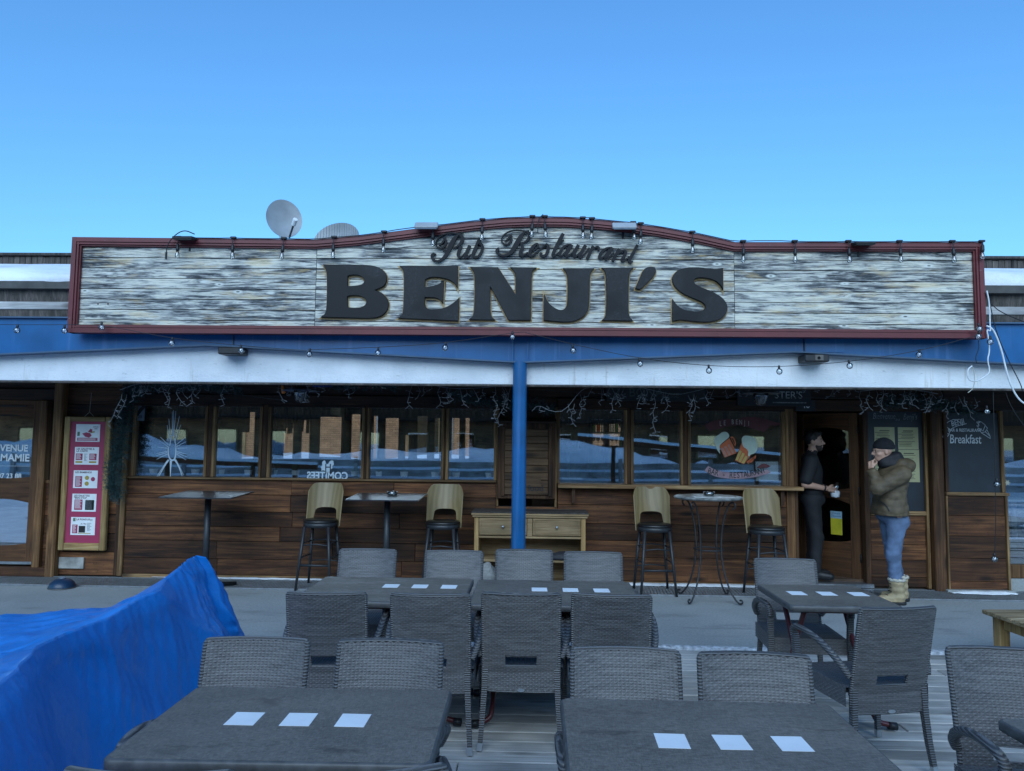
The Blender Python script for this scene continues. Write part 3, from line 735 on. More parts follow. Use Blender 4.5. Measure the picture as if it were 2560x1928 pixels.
# ================================================================== SIGN
SY = 7.33                                         # board face
S = empty('restaurant_sign', (0, SY, 2.76), label="long weathered whitewashed sign board with black letters in a dark red frame", cat='sign')
SX0, SX1, SZ0 = -4.70, 4.42, 2.755
TOP = [(-4.70, 3.735), (-2.2, 3.715), (-1.78, 3.752), (-1.352, 3.808), (-.99, 3.858), (-.625, 3.905), (-.3, 3.938), (0, 3.95), (.33, 3.947), (.662, 3.923), (.97, 3.892), (1.261, 3.851), (1.66, 3.778), (2.0, 3.702), (4.42, 3.708)]
def topz(x):
    for (xa, za), (xb, zb) in zip(TOP[:-1], TOP[1:]):
        if xa <= x <= xb: return za+(zb-za)*(x-xa)/(xb-xa)
    return TOP[-1][1]
def spart(o, off=True):
    o.parent = S
    if off: o.location = Vector(o.location)-Vector(S.location)
    return o
ph = .107; rs = random.Random(21)
for pa, pb in ((SX0+.03, -2.2), (-2.2, 2.0), (2.0, SX1-.03)):
    z = SZ0+.03
    while z < 3.95:
        z1 = z+ph; n = 40
        xs_ = [pa+.003+(pb-pa-.006)*i/n for i in range(n+1)]
        up = [(x, min(z1-.0015, topz(x)-.035)) for x in xs_]; ok = [p for p in up if p[1] > z+.012]
        if len(ok) > 2:
            jy = rs.uniform(-.002, .002)
            pl = [(ok[-1][0], z), (ok[0][0], z)]
            core = ok if (pb-pa > 3 and any(abs(p[1]-(z1-.0015)) > 1e-6 for p in ok)) or topz(pa)-.035 < z1 else [ok[0], ok[-1]]
            spart(MB().prism([(ok[0][0], z+.0065), (ok[-1][0], z+.0065)]+core[::-1], SY+jy, SY+.03).build('plank', M_SIGN, center=True))
        z = z1
spart(MB().bx(SX0+.04, SX1-.04, SY+.031, SY+.10, SZ0+.03, 3.66).build('backing', M_SLAT, center=True))
def band(path, o0, o1, y0, y1, closed=False):
    """strip following path, from offset o0 to o1 towards the inside (right hand of travel)"""
    m = MB(); n = len(path); rows = []
    for i, p in enumerate(path):
        a = Vector(path[max(i-1, 0)]); b = Vector(p); c = Vector(path[min(i+1, n-1)])
        d1 = (b-a).normalized() if i else (c-b).normalized(); d2 = (c-b).normalized() if i < n-1 else d1
        n1 = Vector((d1.y, -d1.x)); n2 = Vector((d2.y, -d2.x)); nn = (n1+n2).normalized(); k = 1/max(.5, nn.dot(n1))
        q0 = b+nn*o0*k; q1 = b+nn*o1*k
        rows.append([(q0.x, y1, q0.y), (q0.x, y0, q0.y), (q1.x, y0, q1.y), (q1.x, y1, q1.y)])
    m.grid(rows); a = rows[0]; b = rows[-1]; m.add(a, [(0, 1, 2, 3)]); m.add(b, [(3, 2, 1, 0)]); return m
def moulding(name, path, w=1.0):
    m = MB()
    for o0, o1, dy in ((0, .045, .055), (.045, .056, .042), (.056, .070, .049), (.070, .085, .03)):
        b = band(path, o0*w, o1*w, SY-dy, SY+.05 if o0 == 0 else SY+.002); m.add(b.v, b.f)
    return spart(m.build(name, M_RED, center=True))
m_ = .0
moulding('frame_top', TOP)
moulding('frame_bottom', [(SX1, SZ0), (SX0, SZ0)])
moulding('frame_side', [(SX0, SZ0+.0), (SX0, 3.735)]).location.y -= .001
moulding('frame_side', [(SX1, 3.708), (SX1, SZ0)]).location.y -= .001
# the big letters, cut from board and painted black with crackled varnish
def m_letter():
    t = NT('black_crackled_letters'); co = t.coords((1, 1, 1))
    v = t.n('ShaderNodeTexVoronoi', feature='DISTANCE_TO_EDGE'); t.l(co, v.inputs['Vector']); v.inputs['Scale'].default_value = 75
    f = t.mrange(v.outputs['Distance'], .02, .09, 1, 0); big = t.mrange(t.noise(co, 2.2, 2), .42, .5, .0, .55)
    c = t.mix(t.math('MULTIPLY', f, big), (.006, .0065, .008), (.05, .054, .062))
    t.col(c).set(Roughness=.5, Specular_IOR_Level=.25); t.bump(v.outputs['Distance'], .25, .004); return t.m
M_LET = m_letter()
M_BARE = wood('bare_tan_wood', (.20,.12,.05), (.42,.28,.13), (.52,.38,.2), 'X', tint=.05, knots=False)
def c2(x, y): p = wp(700+x*.36166, 500+y*.36166, SY-.03); return (p.x, p.z)
def c3(x, y): p = wp(1400+x*.27612, 500+y*.27612, SY-.03); return (p.x, p.z)
C = 1
LET = [
 (c2, [[(302,450,C),(545,450),(640,455),(700,475),(735,515),(738,560),(715,600),(645,625,C),(700,640),(740,680),(752,725),(735,775),(690,808),(620,818),(520,815),(287,808,C),(315,790),(325,750),(328,640),(328,520),(322,480)],
       [(468,525,C),(500,516),(550,518),(586,545),(586,572),(560,592),(465,600,C)], [(465,665,C),(500,657),(560,660),(600,690),(600,718),(575,742),(520,750),(475,747),(464,735)]]),
 (c2, [[(830,458,C),(1228,458,C),(1225,605,C),(1205,570),(1160,545),(1090,532),(1040,532),(1003,550,C),(1002,605,C),(1050,600),(1100,585),(1132,560,C),(1125,715,C),(1110,690),(1080,675),(1030,672),(1000,672,C),(1000,725),(1010,750),(1040,760),(1100,757),(1150,745),(1200,715),(1236,680,C),(1232,835,C),(820,815,C),(845,800),(855,760),(860,640),(860,520),(852,480)]]),
 (c2, [[(1318,465,C),(1505,468,C),(1630,660,C),(1632,560),(1628,510),(1615,485),(1597,468,C),(1768,470,C),(1745,485),(1738,520),(1735,650),(1732,830,C),(1580,830,C),(1452,590,C),(1450,700),(1452,770),(1462,810),(1482,828,C),(1312,825,C),(1335,805),(1345,770),(1350,650),(1348,540),(1342,495)]]),
 (c2, [[(1960,475,C),(2168,475,C),(2150,495),(2140,530),(2138,640),(2135,740),(2115,790),(2060,830),(1990,845),(1900,838),(1824,830,C),(1827,655,C),(1850,710),(1890,745),(1930,765),(1965,760),(1985,735),(1990,680),(1990,540),(1980,500)]]),
 (c3, [[(382,617,C),(660,617,C),(635,640),(622,690),(617,850),(615,1000),(625,1060),(655,1092,C),(385,1088,C),(410,1065),(422,1020),(425,850),(420,700),(410,645)]]),
 (c3, [[(685,800,C),(722,810,C),(760,780),(850,690),(868,650),(860,615),(830,607),(790,612),(755,635),(735,680)]]),
 (c3, [[(1473,620,C),(1473,805,C),(1455,770),(1410,730),(1340,708),(1270,700),(1220,710),(1207,740),(1225,770),(1290,800),(1380,835),(1460,880),(1505,935),(1515,985),(1495,1045),(1440,1085),(1350,1105),(1250,1103),(1150,1090),(1080,1083),(1020,1098,C),(1020,905,C),(1050,950),(1100,990),(1170,1010),(1250,1015),(1300,1000),(1322,975),(1310,940),(1260,910),(1180,880),(1090,835),(1035,780),(1015,730),(1025,680),(1070,635),(1150,615),(1250,613),(1350,625),(1420,632)]])]
for fn_, loops in LET:
    L = [[fn_(p[0], p[1]) for p in chaikin(lp, 2)] for lp in loops]
    me = shape_mesh(L, .014, .003); me.name = 'letter'
    o = link_mesh('letter', me, M_LET, S, (0, SY-.024-SY, -2.76))
    cc = sum((Vector(p) for p in L[0]), Vector((0, 0)))/len(L[0])
    c_ = bpy.data.curves.new('halo', 'CURVE'); c_.dimensions = '2D'; c_.fill_mode = 'BOTH'; c_.extrude = .001; c_.offset = .014
    for lp in L:
        sp_ = c_.splines.new('POLY'); sp_.points.add(len(lp)-1); sp_.use_cyclic_u = True
        for q, p in zip(sp_.points, lp): q.co = (p[0], p[1]-.008, 0, 1)
    ho = bpy.data.objects.new('halo', c_); hm = bpy.data.meshes.new_from_object(ho); bpy.data.objects.remove(ho); hm.materials.clear(); hm.transform(Matrix.Rotation(R(90), 4, 'X'))
    link_mesh('bare_wood_edge', hm, M_BARE, S, (0, -.0045, -2.76))
# script lettering: strokes of varying width
def cA(x, y): p = wp(1060+x*.12658, 560+y*.12658, SY-.03); return Vector((p.x, p.z))
def cB(x, y): p = wp(1320+x*.13562, 560+y*.13562, SY-.03); return Vector((p.x, p.z))
def script(strokes, y0=SY-.042, y1=SY-.016):
    m = MB()
    for k, (f, pts, sc) in enumerate(strokes):
        q = smooth_line([(f(p[0], p[1]).x, f(p[0], p[1]).y, p[2]*sc) for p in pts], 2)
        dy = -.0004*(k % 5)
        rows = []
        for i, p in enumerate(q):
            a, b = q[max(i-1, 0)], q[min(i+1, len(q)-1)]; d = Vector((b[0]-a[0], b[1]-a[1])); d = d.normalized() if d.length > 1e-9 else Vector((1, 0))
            nrm = Vector((-d.y, d.x))*p[2]*.5; ca = Vector((p[0], p[1]))
            u, v = ca+nrm, ca-nrm
            rows.append([(u.x, y1, u.y), (u.x, y0+dy, u.y), (v.x, y0+dy, v.y), (v.x, y1, v.y)])
        m.grid(rows); m.add(rows[0], [(0, 1, 2, 3)]); m.add(rows[-1], [(3, 2, 1, 0)])
    return m
sA = .12658/253; sB = .13562/253
M_SCR = plain('black_script_letters', (.008, .008, .01), .6, 0, .2, 14, .1, .25)
A = lambda *p: (cA, list(p), sA)
Bq = lambda *p: (cB, list(p), sB)
pub = [A((290,430,18),(350,390,35),(400,330,40),(395,290,30)), A((410,275,30),(445,330,35),(430,410,45),(370,480,35),(300,490,30),(245,440,30),(235,380,28),(270,300,24),(350,230,22),(450,190,22),(560,180,25),(660,195,25),(720,195,24),(775,170,18)),
 A((690,205,25),(610,280,70),(555,380,95),(505,480,95),(455,590,80),(390,680,58),(300,740,42),(220,735,42),(165,690,50),(155,630,55),(180,590,45),(240,605,25)), A((370,530,26),(450,515,22)), A((700,210,30),(765,260,70),(758,340,75),(700,420,45),(630,465,28),(580,480,25)),
 A((735,440,62),(700,520,66),(672,610,66),(690,665,45),(740,655,30),(800,590,26),(840,540,20)), A((905,430,62),(855,540,66),(812,640,66),(830,668,45),(880,650,30),(940,600,25)),
 A((1110,280,70),(1060,400,75),(1000,530,72),(965,610,68),(990,660,50),(1050,665,45),(1110,610,52),(1150,530,60),(1160,450,60),(1140,400,45),(1100,400,30),(1060,440,25))]
rest = [A((1590,350,18),(1650,310,35),(1700,250,35),(1700,220,25)), A((1715,210,30),(1740,270,35),(1720,350,45),(1660,410,35),(1590,415,30),(1535,360,28),(1530,290,26),(1580,210,24),(1680,150,22),(1800,125,22),(1900,130,24),(2000,145,26),(2080,140,24)),
 A((2000,150,25),(1930,220,70),(1870,320,95),(1810,430,98),(1750,530,88),(1680,600,60),(1580,635,42),(1480,610,42),(1430,555,48),(1450,505,70),(1490,500,60)), A((2010,150,30),(2085,190,60),(2090,260,70),(2040,330,45),(1970,375,28),(1890,385,25)), A((1930,390,40),(1950,450,72),(1920,540,72),(1890,600,60),(1930,640,40),(1990,610,30),(2050,560,25)),
 Bq((70,510,20),(140,470,28),(190,410,35),(180,370,32),(140,375,42),(80,440,66),(30,530,66),(30,590,48),(90,590,30),(170,520,25),(260,440,25),(350,360,22)), Bq((350,370,32),(375,430,58),(370,500,66),(330,580,50),(270,600,42),(230,570,50),(250,535,45)),
 Bq((650,180,60),(590,290,66),(530,410,66),(470,530,66),(450,590,55),(500,590,30),(560,530,22)), Bq((560,310,24),(665,303,22)),
 Bq((790,385,32),(720,385,30),(650,430,48),(590,520,62),(580,590,50),(630,590,30),(690,520,30),(760,420,28)), Bq((810,385,60),(750,480,62),(690,580,62),(720,605,40),(800,550,24),(850,480,24)),
 Bq((930,390,60),(880,480,62),(840,580,62),(860,615,40),(920,570,28),(960,520,22)), Bq((1060,395,60),(1000,500,62),(945,595,62),(970,625,40),(1040,560,26),(1130,440,26)),
 Bq((1200,410,55),(1150,520,60),(1090,650,60)), Bq((1140,530,24),(1210,450,30),(1280,415,32),(1310,450,45),(1300,490,40)),
 Bq((1540,440,30),(1470,440,30),(1400,480,48),(1330,560,62),(1310,630,50),(1350,645,30),(1420,580,28),(1500,470,28)), Bq((1560,440,60),(1490,540,62),(1420,640,62),(1450,660,40),(1530,590,24),(1590,520,24)),
 Bq((1680,460,55),(1620,570,60),(1560,690,60)), Bq((1600,600,24),(1680,530,30),(1760,490,32),(1810,510,50),(1780,590,62),(1720,670,55),(1750,690,40),(1810,660,24),(1860,600,22)),
 Bq((2015,390,50),(1960,500,60),(1900,610,64),(1860,690,60),(1890,715,40),(1930,690,24))]
spart(script(pub).build('script_word', M_SCR)); spart(script(rest).build('script_word', M_SCR))
for px, py in ((245, 760), (270, 760)):
    p = wp(px, py, SY); spart(MB().ball(p, (.009, .004, .009), 8, 5).build('screw', plain('rusty_screw', (.12,.05,.03), .6, .5), center=True))
M_LAMP = plain('grey_lamp_case', (.34, .36, .38), .45, 0, .08, 6, .03)
# spot lamps clamped to the sign top
def flood(px0, px1, py, lab, mat):
    a, b = wp(px0, py, 7.24), wp(px1, py, 7.24); c = (a+b)/2; w_ = (b-a).length
    f = empty('flood_light', c, label=lab, cat='flood light', group='flood lights on the sign')
    Mx = Matrix.Rotation(R(48 if mat is M_LAMP else 8), 3, 'X')
    MB().box((0, -.03, .0), (w_, .085 if mat is M_LAMP else .12, .03), .008, Mx).build('lamp_head', mat, f)
    MB().box((0, -.045, -.018), (w_*.9, .08, .006), 0, Mx).build('glass', M_STEEL if mat is M_LAMP else M_BLACK, f)
    MB().tube([(0, .05, 0), (0, .09, .01), (0, .09, -.1)], .01, 8).build('bracket', M_BLACK, f)
    f.rotation_euler = (0, -math.atan2(b.z-a.z, b.x-a.x), 0)
flood(1038, 1096, 566, 'pale flood light on the sign top left of the crown', M_LAMP); flood(1530, 1590, 567, 'pale flood light on the sign top right of the crown', M_LAMP)
flood(440, 490, 598, 'black flood light at the left end of the sign top', M_BLACK); flood(2130, 2180, 611, 'black flood light near the right end of the sign top', M_BLACK)

# ================================================================== STRING LIGHTS ON THE SIGN
M_CABLE = plain('black_rubber_cable', (.01, .01, .012), .55, 0, .1, 20, 0)
M_FIL = plain('warm_filament', (.5, .35, .2), .4)
def bulb_parts(): 
    so_ = MB().lathe([(.006, .0), (.012, -.004), (.017, -.02), (.019, -.05), (.021, -.055), (.019, -.085), (.012, -.088)], n=10).mesh('socket', True); so_.materials.append(M_BLACK)
    bl = MB().lathe([(.012, -.086), (.02, -.11), (.026, -.14), (.024, -.158), (.012, -.168), (.0005, -.17)], n=12).mesh('bulb', True); bl.materials.append(M_CLEAR)
    fi = MB().tube([(-.006, 0, -.092), (-.008, 0, -.135), (-.003, 0, -.142), (.003, 0, -.1), (.008, 0, -.14), (.006, 0, -.092)], .0022, 5).mesh('filament', True); fi.materials.append(M_FIL)
    
    for q_ in (so_, bl, fi): q_.transform(Matrix.Diagonal((.88, .88, .88, 1)))
    return so_, bl, fi
SO, BL, FI = bulb_parts()
st = empty('sign_light_string', (0, 7.26, 3.7), label='black cable with hanging clear bulbs along the top edge of the sign', cat='light string')
bpx = [(447,592),(583,602),(709,606),(835,596),(960,577),(1083,552),(1206,550),(1331,546),(1362,547),(1457,551),(1480,555),(1583,563),(1602,569),(1731,589),(1858,608),(1987,608),(2121,608),(2249,608),(2381,608),(2455,610)]
pts = []
for i, (px, py) in enumerate(bpx):
    q = wp(px, py, 7.255); z = topz(min(max(q.x, SX0), SX1))+.004; P = Vector((q.x, 7.262, z))
    if pts:
        a = pts[-1]; mid = (a+P)/2
        for k in (1, 2, 3):
            t = k/4; g = a*(1-t)+P*t; pts.append(Vector((g.x, 7.262, topz(min(max(g.x, SX0), SX1))+.004+(.006 if (i*k) % 5 == 0 else -.003))))
    pts.append(P)
    drop = Vector((q.x, 7.243, z-.012))
    L_ = .055 if px not in (1583, 2455) else .02
    d = MB().tube([(q.x, 7.262, z), (q.x, 7.25, z-.01), (q.x, 7.243, z-.03), (q.x, 7.243, z-.02-L_)], .004, 6).build('drop', M_CABLE, st); d.location = -Vector(st.location)
    c_ = MB().box((q.x, 7.258, z+.002), (.06, .03, .02), .006).build('clip', M_BLACK, st); c_.location = -Vector(st.location)
    so_ = link_mesh('socket', SO, None, st, Vector((q.x, 7.243, z-.015-L_))-Vector(st.location)); so_.rotation_euler = (random.uniform(-.05, .05), random.uniform(-.08, .08), 0)
    link_mesh('bulb', BL, None, so_); link_mesh('filament', FI, None, so_)
cbl = MB().tube(pts, .0045, 6).build('cable', M_CABLE, st, smooth=True); cbl.location = -Vector(st.location)
for (xa, za, dx) in ((wp(430, 620, 7.24).x, 3.75, -.1),):
    o = MB().tube(smooth_line([(xa+.22, 7.25, 3.76), (xa+.12, 7.23, 3.80), (xa+.02, 7.23, 3.74), (xa-.05, 7.235, 3.64), (xa-.055, 7.238, 3.56)], 2), .0055, 6).build('loose_end', M_CABLE, st, smooth=True); o.location = -Vector(st.location)
    o = MB().tube([(xa-.055, 7.238, 3.57), (xa-.056, 7.238, 3.50)], .011, 8).build('plug', M_BLACK, st); o.location = -Vector(st.location)
xa = wp(1345, 560, 7.24).x
o = MB().tube(smooth_line([(xa+.05, 7.25, 3.97), (xa+.01, 7.24, 3.93), (xa-.005, 7.238, 3.85), (xa+.0, 7.238, 3.77)], 2), .0045, 6).build('loose_end', M_CABLE, st, smooth=True); o.location = -Vector(st.location)
# ------------------------------------------------------------------ globe festoon below the sign
GS = MB().lathe([(.005, .03), (.010, .028), (.012, .0), (.010, -.003)], n=8).mesh('socket', True); GS.materials.append(M_BLACK)
GB = MB().ball((0, 0, -.03), .030, 14, 10).mesh('globe', True); GB.materials.append(M_CLEAR)
GF = MB().tube([(-.008, 0, -.004), (-.01, 0, -.03), (0, 0, -.045), (.01, 0, -.03), (.008, 0, -.004)], .003, 5).mesh('filament', True); GF.materials.append(plain('silver_filament', (.7,.7,.7), .3, .8))
def festoon(name, wire, bulbs, Y, lab, lean=0):
    root = empty(name, wp(*wire[0], Y), label=lab, cat='light string', group='globe light strings')
    W = [wp(a, b, Y) for a, b in wire]
    o = MB().tube(smooth_line([tuple(p) for p in W], 2), .0032, 5).build('wire', M_CABLE, root, smooth=True); o.location = -Vector(root.location)
    for a, b in bulbs:
        p = wp(a, b, Y-.005); s_ = link_mesh('socket', GS, None, root, p+Vector((0, 0, .03))-Vector(root.location)); s_.rotation_euler = (random.uniform(-.1, .1), random.uniform(-.25, .25), 0)
        link_mesh('globe', GB, None, s_); link_mesh('filament', GF, None, s_)
    return root
festoon('globe_light_string', [(-10,811),(46,812),(165,812),(258,812),(430,847),(601,864),(760,877),(774,874),(944,869),(1114,858),(1282,832),(1310,830)], [(43,826),(161,827),(254,819),(430,858),(602,877),(774,886),(945,883),(1114,870),(1281,843)], 7.20, 'thin wire with clear globe bulbs sagging left of the blue column')
festoon('globe_light_string', [(1312,831),(1432,861),(1600,897),(1773,916),(1948,918),(2123,905),(2299,878),(2445,838)], [(1432,877),(1599,910),(1772,927),(1948,929),(2123,915),(2299,888),(2447,823),(2447,842),(2476,855)], 7.20, 'thin wire with clear globe bulbs sagging right of the blue column')
# ------------------------------------------------------------------ satellite dishes
M_DISH = plain('grey_dish', (.27, .29, .31), .5, 0, .12, 5, .03)
def dish(c, rx, rz, lab, yaw, tilt, arm=True, ribs=False):
    d = empty('satellite_dish', c, label=lab, cat='satellite dish', group='satellite dishes on the roof')
    rows = []
    for i in range(9):
        r = i/8; rows.append([(rx*r*cos(2*pi*j/36), .22*rx*r*r*-1+.22*rx, rz*r*sin(2*pi*j/36)) for j in range(36)])
    m = MB(); m.grid(rows, closed_u=True); rows2 = [[(x, y+.012, z) for x, y, z in r] for r in rows]; m.grid([rows[-1], rows2[-1]], closed_u=True); m.grid(rows2, closed_u=True)
    o = m.build('reflector', M_DISH, d, smooth=True)
    if ribs:
        for k in range(-8, 9):
            x = k*rx/9; h = rz*math.sqrt(max(0, 1-(x/rx)**2)); MB().tube([(x, .225*rx*(1-(x/rx)**2-t*t*(h/rz)**2)-.004, h*t) for t in (-1, -.5, 0, .5, 1)], .003, 4).build('rib', M_DISH, o)
    if arm:
        MB().tube([(.06, 0, -rz*.98), (.05, -.24, -rz*.62)], .012, 8).build('feed_arm', M_DARKMET, d)
        MB().tube([(.05, -.22, -rz*.66), (.05, -.30, -rz*.5)], .028, 10).build('receiver', M_WHITE, d)
    pole = MB().tube([(0, .15, -.05), (0, .16, -1.0)], .022, 8).build('pole', M_STEEL, d)
    d.rotation_euler = (R(tilt), 0, R(yaw))
dish(wp(711, 546, 9.0), .225, .25, 'tall oval satellite dish with its feed arm, behind the sign', 34, -8)
dish(wp(840, 597, 9.0), .31, .235, 'wide ribbed satellite dish half hidden behind the sign', -14, -18, False, True)
# ------------------------------------------------------------------ small things on the canopy
def bracket_box(px0, px1, py0, py1, lab, card=False):
    a, b = wp(px0, py1, 7.4), wp(px1, py0, 7.4)
    r = empty('wall_speaker', (a+b)/2, label=lab, cat='speaker'); r.location.y = 7.43
    w_, h_ = b.x-a.x, b.z-a.z
    MB().box((0, 0, 0), (w_, .2, h_), .01).build('case', M_BLACK, r)
    MB().tube([(0, .05, h_/2), (0, .05, h_/2+.09)], .012, 8).build('bracket', M_BLACK, r)
    if card:
        MB().box((.02, -.102, .003), (.08, .004, .055), 0).build('badge', M_GUT, r)
        MB().lathe([(.016, 0), (.016, .003), (.011, .003), (.011, 0)], (.015, -.104, .0), 14, M=Matrix.Rotation(R(90), 3, 'X')).build('ring', M_BLACK, r)
bracket_box(551, 609, 870, 887, 'small black box under the blue beam at left')
bracket_box(2006, 2067, 888, 906, 'small black box with a pale badge under the blue beam at right', True)
# cables hanging at the right end of the sign
def cable(pts, r, mat, lab, Y=7.3, cat='cable', dy=None):
    P = [tuple(wp(p[0], p[1], p[2] if len(p) > 2 else Y)) for p in pts]
    return tag(MB().tube(smooth_line(P, 2), r, 6).build('cable', mat, smooth=True, center=True), lab, cat, 'cables at the right end of the sign')
M_WCAB = plain('white_cable', (.70, .72, .73), .5, 0, .1, 14, 0)
M_CCAB = plain('cream_cable', (.45, .43, .36), .5, 0, .1, 14, 0)
cable([(2467,727),(2474,760),(2475,815),(2477,830),(2466,822),(2472,850),(2474,880),(2468,900),(2476,930),(2462,942),(2440,955),(2420,950),(2418,925),(2430,915)], .007, M_WCAB, 'short white cable looping below the sign corner', 7.25)
cable([(2466,815),(2480,820),(2492,842),(2505,880),(2514,920),(2525,960),(2545,998),(2570,1015)], .009, M_WCAB, 'thick white cable sweeping down to the right edge', 7.25)
cable([(2432,918),(2437,940),(2435,970),(2420,982)], .004, M_CCAB, 'cream cable loop on the white fascia', 7.25)
cable([(2478,760),(2500,780),(2560,805)], .005, M_CABLE, 'thin black wire crossing the roof fascia', 7.25)
cable([(2476,765),(2490,830),(2520,900),(2552,960),(2556,978)], .005, M_CABLE, 'thin black wire running beside the thick white cable', 7.25)
cable([(2480,870),(2482,915),(2483,1000),(2486,1100),(2488,1200),(2490,1300),(2487,1390)], .004, M_CABLE, 'thin wire hanging straight down past the chalkboard edge', 7.6)
cable([(2483,915),(2500,935),(2512,965),(2516,990),(2535,1030),(2560,1065)], .004, M_CABLE, 'thin wire curving down towards the right window', 7.6)
cable([(2446,850),(2448,870),(2438,895),(2442,908)], .004, M_CABLE, 'short black cable end hanging under the sign corner', 7.28)
for px, py, lab in ((2467,1029,'globe bulb hanging above the breakfast chalkboard corner'),(2492,1211,'globe bulb hanging beside the chalkboard foot'),(2486,1398,'globe bulb hanging near the ground right of the chalkboard')):
    b_ = empty('globe_bulb', wp(px, py, 7.6)+Vector((0, 0, .03)), label=lab, cat='bulb', group='bulbs on the hanging wire'); link_mesh('globe', GB, None, b_); link_mesh('socket', GS, None, b_); link_mesh('filament', GF, None, b_)
# ================================================================== TERRACE FURNITURE
def m_wicker():
    t = NT('grey_brown_wicker'); co = t.coords((1, 1, 1))
    n = t.noise(t.coords((3, 90, 90)), 1, 3)
    c = t.ramp(n, [(.3, (.070, .068, .069)), (.7, (.150, .146, .145))])
    c = t.mix(1, c, t.ramp(t.rand(), [(0, (.86, .86, .88)), (1, (1.12, 1.1, 1.08))]), 'MULTIPLY')
    t.col(c).set(Roughness=.42); return t.m
M_WICK = m_wicker()
def m_wickwrap():
    t = NT('wrapped_wicker'); co = t.coords((1, 1, 1))
    w_ = t.n('ShaderNodeTexWave', bands_direction='Z'); t.l(co, w_.inputs['Vector']); w_.inputs['Scale'].default_value = 26; w_.inputs['Distortion'].default_value = 1.5
    t.col(t.ramp(w_.outputs['Fac'], [(.2, (.055, .053, .053)), (.7, (.14, .136, .134))])).set(Roughness=.45); t.bump(w_.outputs['Fac'], .7, .006); return t.m
M_WRAP = m_wickwrap()
M_ALU = plain('aluminium_foot', (.55, .57, .58), .35, .8, .08, 20, 0)
def weave(P, Lu, Lv, rib=.0165, row=.0100, amp=.0024, skip=None):
    """P(s, t) -> (point, normal); horizontal strands going over and under upright ribs"""
    m = MB(); nu = max(2, int(round(Lu/rib)))*2; nv = max(1, int(round(Lv/row)))
    for r in range(nv):
        rows = [[], [], []]; runs = []
        t0, t1 = r/nv, (r+1)/nv
        for i in range(nu+1):
            s = i/nu; ph_ = (0, 1, 0, -1)[(i+2*r) % 4]
            for k, t in enumerate((t0, (t0+t1)/2, t1)):
                p, nn = P(s, t); h = amp*ph_ if k == 1 else -amp*.9+amp*.35*ph_
                rows[k].append(p+nn*h)
        for i in range(nu):
            if skip and skip((i+.5)/nu, (t0+t1)/2): continue
            n0 = len(m.v)
            for k in range(3): m.v += [tuple(rows[k][i]), tuple(rows[k][i+1])]
            m.f += [(n0, n0+1, n0+3, n0+2), (n0+2, n0+3, n0+5, n0+4)]; m.m += [0, 0]
    return m
def merge(m, name):
    me = m.mesh(name, True, False); bm = bmesh.new(); bm.from_mesh(me); bmesh.ops.remove_doubles(bm, verts=bm.verts, dist=.0002); bm.to_mesh(me); bm.free(); return me
def backp(x, z):                                   # centre surface of the back
    k = max(0, (z-.42)/.45); y = .205+.085*k+.012*k*k
    return Vector((x, y+.035*(1-(x/.215)**2)*(.35+.65*min(1, k*1.2)), z))
ZB0, ZB1, HB = .315, .865, .212
